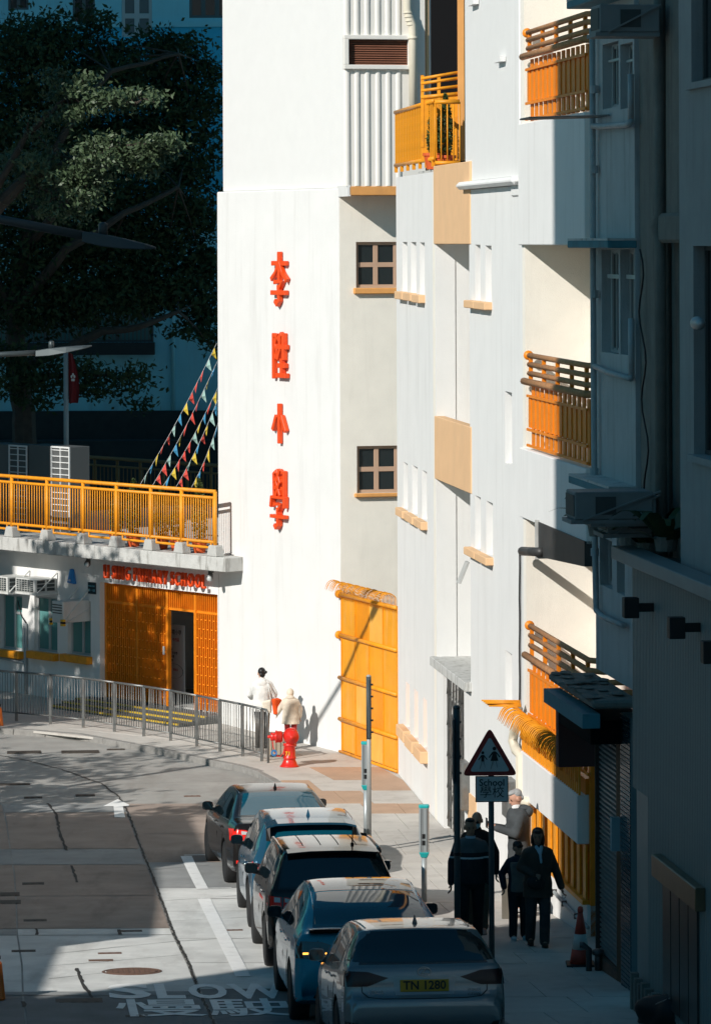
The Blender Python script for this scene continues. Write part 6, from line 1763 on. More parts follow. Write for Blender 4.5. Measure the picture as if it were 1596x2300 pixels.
c4.sides([([(-1.72,1.15),(-1.28,1.12)],[(-1.45,1.36),(-1.22,1.43)]),([(-1.20,1.115),(-0.34,1.075)],[(-1.14,1.45),(-0.32,1.50)]),([(-0.26,1.07),(0.92,1.03)],[(-0.24,1.50),(0.46,1.43)])])
c4.patch('windscreen',car_glass,[(-0.66,1.08),(0.66,1.08)],[(-0.56,0.40),(0.56,0.40)],'T',12,6,0.004)
c4.mirror(0.84,1.04,car_black); c4.fin(-1.1,S['paint'])
c4.seam('door_seam',car_seam,[(-1.02,1.1),(-1.05,0.8),(-0.92,0.6),(-0.82,0.34)],'L'); c4.seam('door_seam',car_seam,[(-0.29,1.06),(-0.29,0.7),(-0.27,0.32)],'L')
c4.handles((-0.85,0.0),0.92,S['paint'])
put(c4,-0.63,57.45,4.8)

# ---- car 5: black saloon at the far end
S=dict(L=4.86,W=1.84,H=1.445,wr=0.335,yr=-1.33,yf=1.48,paint=paint_mat('gloss_black_paint',(0.011,0.010,0.010),0.0,0.18,0.45,0.15),tuck=0.23,
  top=[(-2.32,0.34),(-2.41,0.48),(-2.425,0.62),(-2.40,0.76),(-2.355,0.90),(-2.32,1.0),(-2.24,1.05),(-2.0,1.075),(-1.75,1.10),(-1.4,1.225),(-1.05,1.355),(-0.75,1.42),(-0.3,1.445),(0.1,1.44),(0.4,1.38),(0.8,1.20),(1.15,1.02),(1.3,0.975),(1.8,0.90),(2.15,0.79),(2.36,0.62),(2.41,0.36)],
  belt=[(-2.45,1.0),(-1.6,0.985),(0,0.935),(1.3,0.90),(2.4,0.72)],zb=[(-2.45,0.30),(-2.0,0.23),(2.0,0.20),(2.4,0.24)],plan=PLAN(4.86,0.82))
c5=Car('saloon_car','black saloon at the far end of the row of parked cars',S)
c5.patch('window_border',car_black,[(-0.72,-1.745),(0,-1.785),(0.72,-1.745)],[(-0.59,-0.875),(0,-0.87),(0.59,-0.875)],'T',18,10,0.002)
c5.patch('rear_window',car_glass,[(-0.68,-1.70),(0,-1.74),(0.68,-1.70)],[(-0.55,-0.92),(0,-0.92),(0.55,-0.92)],'T',18,10,0.004)
for sg in (1,-1):
    k=(lambda pl:pl) if sg>0 else (lambda pl:[(-x,z) for x,z in pl])
    tl=c5.patch('tail_light',lamp_red,k([(0.50,0.80),(0.70,0.73),(0.885,0.76)]),k([(0.48,0.87),(0.68,0.945),(0.88,0.955)]),'B',12,6,0.008)
    c5.patch('lamp_insert',lamp_clear,k([(0.56,0.865),(0.74,0.875)]),k([(0.56,0.90),(0.74,0.93)]),'B',6,3,0.013,parent=tl)
    c5.patch('tail_light',lamp_red,[(-2.26,0.78),(-1.96,0.86)],[(-2.22,0.955),(-1.90,0.93)],'R' if sg>0 else 'L',7,5,0.008)
    c5.patch('reflector',lamp_red,k([(0.72,0.42),(0.82,0.425)]),k([(0.72,0.47),(0.82,0.475)]),'B',4,2,0.008)
    c5.seam('roof_drip',chrome,[(sg*0.60,-1.3),(sg*0.60,-0.8),(sg*0.605,-0.2),(sg*0.60,0.3)],'T',0.014,0.004)
c5.plate(0.80)
c5.seam('boot_seam',car_seam,[(-0.62,1.03),(-0.62,0.9),(-0.55,0.72),(0,0.70),(0.55,0.72),(0.62,0.9),(0.62,1.03)],'B',0.009)
c5.sides([([(-1.42,1.03),(-0.36,0.985)],[(-1.02,1.27),(-0.33,1.335)]),([(-0.28,0.98),(0.98,0.945)],[(-0.26,1.335),(0.42,1.28)])])
c5.patch('windscreen',car_glass,[(-0.66,1.05),(0.66,1.05)],[(-0.54,0.42),(0.54,0.42)],'T',12,6,0.004)
c5.mirror(0.84,0.96,S['paint']); c5.fin(-0.62,car_black)
c5.seam('window_trim',chrome,[(-1.55,1.02),(-1.2,1.005),(-0.6,0.98),(0,0.962),(0.6,0.948),(1.0,0.938)],'L',0.016,0.004)
c5.seam('door_seam',car_seam,[(-1.1,1.0),(-1.12,0.75),(-1.0,0.55),(-0.9,0.32)],'L'); c5.seam('door_seam',car_seam,[(-0.31,0.97),(-0.31,0.7),(-0.29,0.3)],'L')
c5.handles((-0.95,-0.05),0.86,S['paint'])
put(c5,-1.10,63.4,8.0,-0.035)

# ================================================================== street furniture
def up_at(px, py_base, Y=None, pav=True):
    if Y is None: return ground(px, py_base, PAV if pav else 0.0)
    a,_=ray(px,py_base); return Vector((a*Y, Y, gz(Y)+(PAV if pav else 0)))
# pedestrian railing round the bend: one panel per bay
posts=[(-38,1612),(37,1618),(113,1625),(187,1633),(257,1644),(323,1654),(383,1664),(442,1677),(494,1688),(545,1699),(588,1710)]
PW=[ground(x,y,PAV) for x,y in posts]
fence=thing('pedestrian_railing','galvanised pedestrian railing curving along the kerb by the school entrance','railing',loc=PW[0])
o0=PW[0]
fh=1.04
balm=MB().tube([(0,0,0.16),(0,0,fh-0.03)],0.0085,6).mesh('baluster',smooth=True); balm.materials.append(steel)
for i,p in enumerate(PW):
    q=p-o0
    MB().box(-0.032,0.032,-0.02,0.02,-0.1,fh-0.01).build('post',steel,fence,bevel=0.006).location=q
for a,c in zip(PW,PW[1:]):
    a_,c_=a-o0,c-o0; d=(c_-a_); n=12
    bent=random.random()<0.35
    MB().tube([a_+Vector((0,0,fh)),c_+Vector((0,0,fh))],0.024,8).build('top_rail',steel,fence,smooth=True)
    MB().tube([a_+Vector((0,0,0.16)),c_+Vector((0,0,0.16))],0.016,8).build('bottom_rail',steel,fence,smooth=True)
    for k in range(1,n):
        o=link('baluster',balm,None,fence); o.location=a_+d*k/n
        o.rotation_euler=(random.uniform(-0.02,0.02),random.uniform(-0.012,0.012)*(2.5 if bent else 1),0)
e=PW[-1]-o0; dd=(PW[-1]-PW[-2]).normalized()*0.28
MB().tube([e+Vector((0,0,fh)),e+dd*0.75+Vector((0,0,fh)),e+dd*0.95+Vector((0,0,fh-0.05)),e+dd+Vector((0,0,fh-0.14)),e+dd+Vector((0,0,-0.05))],0.024,8).build('end_loop',steel,fence,smooth=True)
for k in (1,2): 
    o=link('baluster',balm,None,fence); o.location=e+dd*k*0.33

# fire hydrant
hp=ground(650,1722,PAV)
hred=mat('hydrant_red',(0.62,0.020,0.012),0.35,var=0.08,vscale=12,coat=0.2,stain=(0.2,0.05,0.03),stain_amt=0.25,stain_scale=(20,20,20))
hy=thing('fire_hydrant','squat red fire hydrant numbered 71 on the pavement','hydrant',loc=hp)
MB().lathe([(0.19,0),(0.19,0.015),(0.165,0.03),(0.13,0.10),(0.115,0.145),(0.115,0.155)],seg=24).build('base',hred,hy,smooth=True)
MB().lathe([(0.125,0.155),(0.13,0.165),(0.13,0.185),(0.115,0.20),(0.112,0.40),(0.12,0.41),(0.13,0.425),(0.12,0.44),(0.115,0.46)],seg=24).build('barrel',hred,hy,smooth=True)
MB().ell((0.03,0,0.60),(0.155,0.15,0.165),22,16).build('bonnet',hred,hy,smooth=True)
MB().lathe([(0.085,-0.13),(0.115,-0.16),(0.115,-0.24),(0.125,-0.245),(0.125,-0.275),(0.075,-0.28),(0.08,-0.30),(0.085,-0.36),(0.07,-0.37),(0.03,-0.375),(0.03,-0.42),(0.022,-0.43)],(0,0,0.585),20,'x').build('outlet',hred,hy,smooth=True)
MB().lathe([(0.135,-0.06),(0.14,-0.10),(0.13,-0.135),(0.105,-0.14),(0.10,-0.155),(0.07,-0.16),(0.065,-0.178),(0.035,-0.182),(0.03,-0.20),(0.012,-0.205)],(0.05,0,0.59),24,'y').build('side_cap',hred,hy,smooth=True)
wall_text('numeral','71',0.11,mat('numeral_yellow',(0.75,0.45,0.03),0.5),hy,-0.03,-0.122,0.265,0.004,0.002)
ch=[(-0.33,-0.05,0.50),(-0.32,-0.06,0.40),(-0.29,-0.08,0.30),(-0.24,-0.10,0.22),(-0.18,-0.11,0.21),(-0.12,-0.11,0.28),(-0.10,-0.11,0.36)]
MB().tube(ch,0.011,6).build('chain',hred,hy,smooth=True)
b=MB()
for k in range(16):
    a0,a1=2*math.pi*k/16,2*math.pi*(k+1)/16
    b.obox((-0.30+0.045*math.cos(a0),-0.10,0.28+0.05*math.sin(a0)),(-0.30+0.045*math.cos(a1),-0.10,0.28+0.05*math.sin(a1)),0.03,0.03)
b.build('blue_padlock',mat('padlock_blue',(0.02,0.18,0.45),0.35),hy)
# steel cabinet behind the railing end
cp=ground(632,1700,PAV)
cab=thing('steel_cabinet','small steel utility cabinet beside the red hydrant','cabinet',loc=cp)
MB().box(-0.24,0.26,-0.05,0.30,0.04,0.43).build('body',mat('cabinet_steel',(0.42,0.36,0.28),0.45,metal=0.3,var=0.1),cab,bevel=0.01)
MB().box(-0.26,0.28,-0.07,0.32,0.43,0.46).build('lid',steel,cab,bevel=0.006)
for x in (-0.2,0.22): MB().box(x-0.03,x+0.03,-0.03,0.28,0,0.04).build('foot',steel_dark,cab)
MB().tube([(0.02,-0.07,0.30),(0.06,-0.09,0.30),(0.10,-0.09,0.27),(0.02,-0.09,0.24)],0.008,5).build('hasp',steel_dark,cab)

# parking meters and poles
teal_cap=mat('teal_cap',(0.02,0.42,0.42),0.4)
meter_m=mat('meter_aluminium',(0.42,0.46,0.47),0.4,metal=0.4)
def meter(label,px,Y,ytop,yhead):
    p=up_at(px,1900,Y); t=thing('parking_meter',label,'parking meter',loc=p,group='parking meters')
    zt=atY(px,ytop,Y).z-p.z; zh=atY(px,yhead,Y).z-p.z
    MB().tube([(0,0,0),(0,0,zh)],0.042,12).build('pole',meter_m,t,smooth=True)
    prof=[(-0.075,-0.055),(-0.055,-0.075),(0.055,-0.075),(0.075,-0.055),(0.075,0.055),(0.055,0.075),(-0.055,0.075),(-0.075,0.055)]
    hd=MB().prism(prof,'z',zh+0.09,zt-0.045).build('head',meter_m,t,bevel=0.004)
    MB().prism([(x*1.08,y*1.08) for x,y in prof],'z',zt-0.045,zt).build('cap',teal_cap,t,bevel=0.01)
    MB().hexa([(x*0.5,y*0.5,zh) for x,y in ((-.09,-.09),(.09,-.09),(.09,.09),(-.09,.09))]+[(x,y,zh+0.09) for x,y in ((-.08,-.08),(.08,-.08),(.08,.08),(-.08,.08))]).build('collar',teal_cap,t,bevel=0.012)
    for k in (0,1): MB().box(-0.035,0.015,-0.082,-0.076,zh+0.20+0.10*k,zh+0.27+0.10*k).build('window',black,t)
    for x in (-0.05,-0.025,0.04): MB().box(x-0.004,x+0.004,-0.079,-0.0755,zh+0.10,zt-0.05).build('groove',steel_dark,t)
meter('farther parking meter beside the tall bare pole',822,67.5,1666,1775)
meter('nearer parking meter beside the black SUV',952,60.6,1808,1927)
def pole(name,label,px,Y,ytop,r,m,parts=()):
    p=up_at(px,1900,Y); t=thing(name,label,'pole',loc=p)
    h=atY(px,ytop,Y).z-p.z
    MB().tube([(0,0,0),(0,0,h)],r,14).build('pole',m,t,smooth=True)
    MB().lathe([(r+0.004,h-0.01),(r+0.004,h+0.01),(r*0.6,h+0.03),(0.005,h+0.035)],seg=14).build('cap',m,t,smooth=True)
    return t,h
pole_grey=mat('pole_grey',(0.36,0.37,0.36),0.5,var=0.1,vscale=6,metal=0.2)
pole_dk=mat('pole_dark',(0.07,0.085,0.09),0.5,var=0.1,metal=0.2)
t,h=pole('sign_pole','tall grey pole with an edge-on sign behind the farther meter',829,67.2,1520,0.038,pole_grey)
MB().box(-0.015,0.015,-0.30,0.34,h-1.0,h-0.02).build('edge_on_sign',pole_dk,t)
MB().tube([(0,0,h-1.05),(0,0,h+0.005)],0.043,12).build('sleeve',pole_dk,t,smooth=True)
for k in range(5): MB().box(0.04,0.075,-0.02,0.02,h-0.15-0.2*k,h-0.12-0.2*k).build('clip',steel_dark,t)
t,h=pole('sign_pole','dark round pole with an edge-on sign in front of the striped sweater man',1026,51.8,1590,0.042,pole_dk)
MB().box(-0.055,-0.035,-0.28,0.30,h-0.95,h-0.12).build('edge_on_sign',pole_dk,t)
for k in range(4): MB().box(-0.06,0.06,-0.015,0.015,h-0.2-0.22*k,h-0.17-0.22*k).build('clip',steel_dark,t)
MB().lathe([(0.05,-0.02),(0.05,0.02)],(0,0,1.55),12).build('band',black,t)
# school warning sign
wy=52.9
p=up_at(1104,2150,wy); ws=thing('school_warning_sign','triangular red bordered school warning sign above a School plate','sign',loc=p,rz=R(2))
zc=lambda y: atY(1100,y,wy).z-p.z
htop=zc(1690)
MB().tube([(0,0,0),(0,0,zc(1650))],0.038,14).build('pole',pole_dk,ws,smooth=True)
s_red=mat('sign_border_red',(0.36,0.03,0.025),0.4); s_wht=mat('sign_face',(0.55,0.58,0.58),0.35); s_blk=mat('sign_black',(0.012,0.013,0.014),0.5)
def tri(cx,cz,s,rc=0.06,n=5):
    h=s*0.866; P3=[(cx-s/2,cz-h/3),(cx+s/2,cz-h/3),(cx,cz+2*h/3)]; out=[]
    for i,a in enumerate(P3):
        c=Vector((cx,cz)); A_=Vector(a); u=(Vector(P3[i-1])-A_).normalized(); v=(Vector(P3[(i+1)%3])-A_).normalized()
        for k in range(n+1):
            f=k/n; q=A_+u*rc*1.6*(1-f)**2+v*rc*1.6*f**2
            out.append((q.x,q.y))
    return out
czt=zc(1705)
MB().prism(tri(-0.02,czt,0.74,0.05),'y',-0.060,-0.045).build('border',s_red,ws)
MB().prism(tri(-0.02,czt-0.004,0.535,0.03),'y',-0.066,-0.0605).build('face',s_wht,ws)
def fig(x,z,h,skirt):
    b=MB(); s=h
    b.prism([(x+0.085*s*math.cos(a*0.5236),z+s*0.90+0.085*s*math.sin(a*0.5236)) for a in range(12)],'y',-0.070,-0.0665)
    if skirt: b.prism([(x-0.06*s,z+s*0.78),(x+0.06*s,z+s*0.78),(x+0.17*s,z+s*0.36),(x-0.17*s,z+s*0.36)],'y',-0.070,-0.0665)
    else: b.prism([(x-0.09*s,z+s*0.78),(x+0.09*s,z+s*0.78),(x+0.08*s,z+s*0.42),(x-0.08*s,z+s*0.42)],'y',-0.070,-0.0665)
    for p0,p1,w in (((x-0.05*s,z+s*0.42),(x-0.17*s,z),0.07*s),((x+0.05*s,z+s*0.42),(x+0.13*s,z+0.02),0.07*s),((x-0.07*s,z+s*0.74),(x-0.24*s,z+s*0.50),0.055*s),((x+0.07*s,z+s*0.74),(x+0.24*s,z+s*0.52),0.055*s)):
        b.obox((p0[0],-0.0682,p0[1]),(p1[0],-0.0682,p1[1]),0.0035,w)
    return b.build('child_symbol',s_blk,ws)
fig(-0.115,czt-0.125,0.24,False); fig(0.04,czt-0.125,0.30,True)
z0,z1=zc(1801),zc(1742); x0,x1=(1065-1101)/F*wy,(1139-1101)/F*wy
MB().box(x0,x1,-0.056,-0.045,z0,z1).build('plate',s_blk,ws,bevel=0.008)
MB().box(x0+0.012,x1-0.012,-0.061,-0.0565,z0+0.012,z1-0.012).build('plate_face',s_wht,ws)
xm=(x0+x1)/2
wall_text('lettering','School',0.125,s_blk,ws,xm,-0.0635,z0+(z1-z0)*0.74,0.001,0.002)
wall_text('lettering','學校',0.165,s_blk,ws,xm,-0.0635,z0+(z1-z0)*0.36,0.001,0.0)
for z in (czt-0.10,czt+0.15): MB().box(-0.06,0.06,-0.046,0.04,z-0.015,z+0.015).build('bracket',steel_dark,ws)

# traffic cone and standpipe by the shutter
p=up_at(1303,2130,52.6)
cn=thing('traffic_cone','faded red and white traffic cone against the shop corner','traffic cone',loc=p)
cr_=mat('cone_red',(0.42,0.05,0.03),0.6,var=0.1); cw=mat('cone_white',(0.5,0.5,0.47),0.6,var=0.12)
MB().box(-0.19,0.19,-0.19,0.19,0,0.035).build('base',black,cn,bevel=0.01)
for a,c_,m in ((0.035,0.22,cr_),(0.22,0.42,cw),(0.42,0.70,cr_)):
    rr=lambda z:0.15-0.17*z
    MB().lathe([(rr(a),a),(rr(c_),c_)],seg=20).build('band' if m is cw else 'sleeve',m,cn,smooth=True)
MB().lathe([(0.035,0.70),(0.04,0.73),(0.03,0.77),(0.01,0.78)],seg=12).build('tip',cr_,cn,smooth=True)
p=up_at(1322,2150,52.0)
st=thing('water_standpipe','black water valve pipes at the foot of the shutter','pipe',loc=p)
MB().tube([(0,0,0),(0,0,0.28),(-0.08,0,0.34),(-0.12,0,0.34)],0.04,8).build('riser',steel_dark,st,smooth=True)
MB().tube([(0.12,0.05,0),(0.12,0.05,0.25)],0.045,8).build('riser',steel_dark,st,smooth=True)
MB().lathe([(0.07,0.20),(0.08,0.22),(0.08,0.26),(0.03,0.28)],(0.12,0.05,0),10).build('valve',steel_dark,st,smooth=True)
wp=thing('wall_pipe','thin grey pipe clipped along the foot of the white wall','pipe',M=FB.M)
q=[(FB.uz(x,y)[0],-0.04,FB.uz(x,y)[1]) for x,y in ((1238,1996),(1250,2004),(1272,2030),(1300,2058),(1326,2084))]
MB().tube(q,0.028,8).build('pipe',pvc,wp,smooth=True)
for a in q[1:4]: MB().box(a[0]-0.02,a[0]+0.02,-0.075,-0.002,a[2]-0.04,a[2]+0.04).build('clip',steel_dark,wp)
# low steel box by the feet of the boy
p=up_at(1138,2052,58.3)
bx=thing('feeder_pillar','narrow steel feeder box standing behind the boy','cabinet',loc=p,rz=R(-6))
MB().box(-0.07,0.08,-0.1,0.25,0,0.60).build('body',mat('feeder_steel',(0.15,0.135,0.11),0.5,metal=0.3,var=0.1),bx,bevel=0.012)
MB().box(-0.08,0.09,-0.11,0.26,0.60,0.63).build('lid',steel,bx)
# dark tarpaulin bundle in the corner
p=up_at(1560,2290,46.3)
tb_=thing('covered_bundle','black tarpaulin bundle at the bottom right corner','bundle',loc=p)
b=MB(); b.ell((0,0,0.10),(0.66,0.5,0.30),28,16)
me=b.mesh('tarpaulin',smooth=True)
for v in me.vertices:
    k=0.09*math.sin(v.co.x*9+v.co.y*7)+0.06*math.sin(v.co.x*21-v.co.z*17); v.co*= (1+k); v.co.z=max(v.co.z,0)
link('tarpaulin',me,mat('tarpaulin_black',(0.010,0.011,0.012),0.55,spec=0.3),tb_)
MB().tube([(-0.6,-0.1,0.18),(-0.2,-0.42,0.42),(0.3,-0.4,0.45),(0.6,-0.1,0.2)],0.012,5).build('cord',steel,tb_,smooth=True)
# stand-in barriers for unidentified orange shapes cut by the left picture edge
ob=mat('barrier_orange',(0.70,0.16,0.02),0.5,var=0.08)
for lab,px,py in (('orange plastic barrier at the left edge by the far kerb',-14,1640),('orange plastic barrier at the left edge of the near road',-26,2246)):
    p=ground(px,py); t=thing('stand_in_barrier',lab,'barrier',loc=p,rz=R(8),group='orange barriers')
    w=0.22
    MB().hexa([(-w,-0.22,0),(w*0.95,-0.22,0),(w*0.95,0.22,0),(-w,0.22,0),(-w*0.9,-0.08,0.5),(w*0.75,-0.08,0.5),(w*0.75,0.08,0.5),(-w*0.9,0.08,0.5)]).build('body',ob,t,bevel=0.04)
    MB().box(-w*0.8,w*0.7,-0.05,0.05,0.5,0.56).build('grip',black,t,bevel=0.015)

# street lamps on arms from the left
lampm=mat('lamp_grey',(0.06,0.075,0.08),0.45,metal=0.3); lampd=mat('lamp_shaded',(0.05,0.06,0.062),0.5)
def street_lamp(label,Y,x0,y0,x1,y1,xe,ye,m,ln,w):
    A0=atY(x0,y0,Y); A1=atY(x1,y1,Y); E=atY(xe,ye,Y)
    base=Vector((-9.6,Y,gz(Y)+PAV))
    t=thing('street_lamp',label,'street lamp',loc=base,group='street lamps')
    MB().tube([(0,0,0),(0,0,A0.z-base.z-1.2),Vector((0.4,0,A0.z-base.z-0.3)),A0-base,A1-base],[0.1,0.08,0.06,0.05,0.05],10).build('column',m,t,smooth=True)
    d=(E-A1); L_=d.length; d.normalize(); up_=Vector((0,0,1)); b=MB()
    secs=[(0,0.10,0.07),(0.25,0.13,0.085),(0.55,0.16,0.07),(0.85,0.14,0.04),(1.0,0.05,0.015)]
    vs=[]
    for f,ww,hh in secs:
        c=A1+d*L_*f-base
        vs+= [c+Vector((0,-ww,-hh)),c+Vector((0,ww,-hh)),c+Vector((0,ww*0.7,hh*0.6)),c+Vector((0,-ww*0.7,hh*0.6))]
    fs=[(0,1,2,3),(16,19,18,17)]
    for i in range(4):
        for k in range(4): fs.append((i*4+k,i*4+(k+1)%4,i*4+4+(k+1)%4,i*4+4+k))
    b.add(vs,fs); b.build('lamp_head',m,t,bevel=0.01)
    c=A1+d*L_*0.28-base
    MB().lathe([(0.05,0.03),(0.05,0.16),(0.02,0.18)],tuple(c),10).build('photocell',m,t,smooth=True)
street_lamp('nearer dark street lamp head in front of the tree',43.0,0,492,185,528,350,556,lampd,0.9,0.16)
street_lamp('farther pale street lamp head beside the flagpole',72.0,0,796,80,792,206,776,lampm,0.9,0.16)

# flagpole on the terrace with a red flag
fpz=zslab1; p=atY(149,1060,95.0)
fp=thing('flagpole','flagpole with a limp red flag on the terrace','flagpole',loc=(p.x,p.y,fpz))
MB().tube([(0,0,0),(0,0,atY(149,778,95).z-fpz)],0.06,10).build('pole',mat('flagpole_grey',(0.30,0.32,0.32),0.5),fp,smooth=True)
zf1,zf0=atY(149,790,95).z-fpz,atY(149,905,95).z-fpz
b=MB(); n=8
for i in range(n+1):
    for j in range(9):
        f=i/n; g=j/8
        wd=(0.10+0.16*math.sin(g*2.2))*f
        b.v.append((0.06+wd, 0.05*math.sin(f*9+g*2), zf1-(zf1-zf0)*g-0.06*f*(1-g)))
for i in range(n):
    for j in range(8): b.f.append((i*9+j,(i+1)*9+j,(i+1)*9+j+1,i*9+j+1))
fl=b.build('flag',mat('flag_red',(0.16,0.010,0.012),0.8),fp,smooth=True,fix=False)
b=MB()
for k in range(5):
    a=R(90+72*k); b.ell((0.17+0.035*math.cos(a),-0.06,(zf0+zf1)/2+0.07*math.sin(a)),(0.022,0.004,0.035),8,6)
b.build('flag_emblem',mat('flag_white',(0.55,0.55,0.53),0.8),fl)

# bunting between tower and terrace
cols=[mat('pennant_red',(0.62,0.07,0.05),0.8),mat('pennant_yellow',(0.62,0.45,0.05),0.8),mat('pennant_blue',(0.05,0.26,0.46),0.8),mat('pennant_mint',(0.33,0.50,0.46),0.8)]
cordm=mat('cord',(0.5,0.5,0.5),0.8)
strings=[((315,1088),(487,770),13,89.4),((343,1090),(488,812),11,89.2),((366,1092),(489,872),10,88.9),((396,1093),(489,898),9,88.6),((430,1095),(490,950),6,88.3)]
order=[3,2,1,0,0,3,2,1,0,0,0,3,1,2,0,1]
for si,(a,c,n,Y) in enumerate(strings):
    A0,A1=atY(*a,Y),atY(*c,Y)
    t=thing('bunting_string',['leftmost string of coloured pennants, reaching highest','second string of pennants from the left','third string of pennants from the left','fourth string of pennants, close to the tower','shortest string of pennants against the tower edge'][si],'bunting',loc=A0,group='bunting strings')
    sag=lambda f:Vector((0,0,-0.10*math.sin(math.pi*f)))
    MB().tube([(A1-A0)*f+sag(f) for f in [k/10 for k in range(11)]],0.006,4).build('cord',cordm,t)
    for k in range(n):
        f=(k+0.7)/n*0.95+0.02; q=(A1-A0)*f+sag(f); dv=(A1-A0).normalized()*0.095
        tw=random.uniform(-0.9,0.9); dn=Vector((random.uniform(-0.05,0.10),random.uniform(-0.06,0.06),-random.uniform(0.17,0.23)))
        side_=Vector((dv.x*math.cos(tw),dv.length*math.sin(tw)*0.6,dv.z))
        P0,P1,P2=q-side_,q+side_,q+dn; mid=(P0+P2)/2+Vector((0.0,0.03,0)); mid2=(P1+P2)/2+Vector((0,-0.03,0))
        MB().add([P0,P1,mid2,P2,mid],[(0,1,2,4),(4,2,3)]).build('pennant',cols[order[(k+si*3)%16]],t,fix=False)

# ================================================================== people
def remesh(name, mb, vox, m, parent, smooth_it=4, mats=None):
    me=mb.mesh(name)
    o=bpy.data.objects.new(name,me); COL.objects.link(o)
    md=o.modifiers.new('r','REMESH'); md.mode='VOXEL'; md.voxel_size=vox
    if smooth_it:
        ms=o.modifiers.new('s','SMOOTH'); ms.iterations=smooth_it; ms.factor=0.5
    dg=bpy.context.evaluated_depsgraph_get()
    me2=bpy.data.meshes.new_from_object(o.evaluated_get(dg)); me2.name=name
    bpy.data.objects.remove(o); bpy.data.meshes.remove(me)
    me2.polygons.foreach_set('use_smooth',[True]*len(me2.polygons))
    me2.materials.clear()
    return link(name,me2,m,parent)
def cap(b,p0,p1,r0,r1,seg=12):
    p0,p1=Vector(p0),Vector(p1)
    b.ell(p0,(r0,)*3,seg,8); b.ell(p1,(r1,)*3,seg,8)
    if (p1-p0).length>1e-4: b.tube([p0,p1],[r0,r1],seg)
def loft(b,rows,seg=20):
    """rows: (cx,cy,z,rx,ry)"""
    o=len(b.v)
    for cx_,cy_,z,rx,ry in rows:
        for k in range(seg):
            a=2*math.pi*k/seg; b.v.append((cx_+rx*math.cos(a),cy_+ry*math.sin(a),z))
    for i in range(len(rows)-1):
        for k in range(seg):
            a,c=o+i*seg+k,o+i*seg+(k+1)%seg; b.f.append((a,c,c+seg,a+seg))
    b.f.append(tuple(o+k for k in range(seg))[::-1]); b.f.append(tuple(o+(len(rows)-1)*seg+k for k in range(seg)))
def hand(b,wr,d,curl=0.5,side=1,spread=(1,0,0),s=1.0):
    """palm and five separate curled fingers; d points down the hand, spread across the knuckles"""
    wr=Vector(wr); d=Vector(d).normalized(); x=Vector(spread); x=(x-d*x.dot(d)).normalized(); n=d.cross(x).normalized()*side
    pc=wr+d*0.05*s
    for k in (-0.028,-0.010,0.010,0.028): cap(b,wr+d*0.01*s+x*k*0.6*s,wr+d*0.085*s+x*k*s,0.017*s,0.014*s,8)
    for k,ln in ((-0.031,0.052),(-0.0105,0.062),(0.0105,0.058),(0.030,0.045)):
        a0=wr+d*0.088*s+x*k*s; c1=curl*0.6; c2=curl*1.3
        a1=a0+(d*math.cos(c1)+n*math.sin(c1))*ln*0.55*s; a2=a1+(d*math.cos(c2)+n*math.sin(c2))*ln*0.6*s
        cap(b,a0,a1,0.0105*s,0.0098*s,8); cap(b,a1,a2,0.0098*s,0.009*s,8)
    t0=wr+d*0.03*s-x*0.03*s; t1=t0+(d*0.6-x*0.7+n*0.3).normalized()*0.04*s; t2=t1+(d*0.9-x*0.1+n*0.4).normalized()*0.032*s
    cap(b,t0,t1,0.012*s,0.0105*s,8); cap(b,t1,t2,0.0105*s,0.0085*s,8)

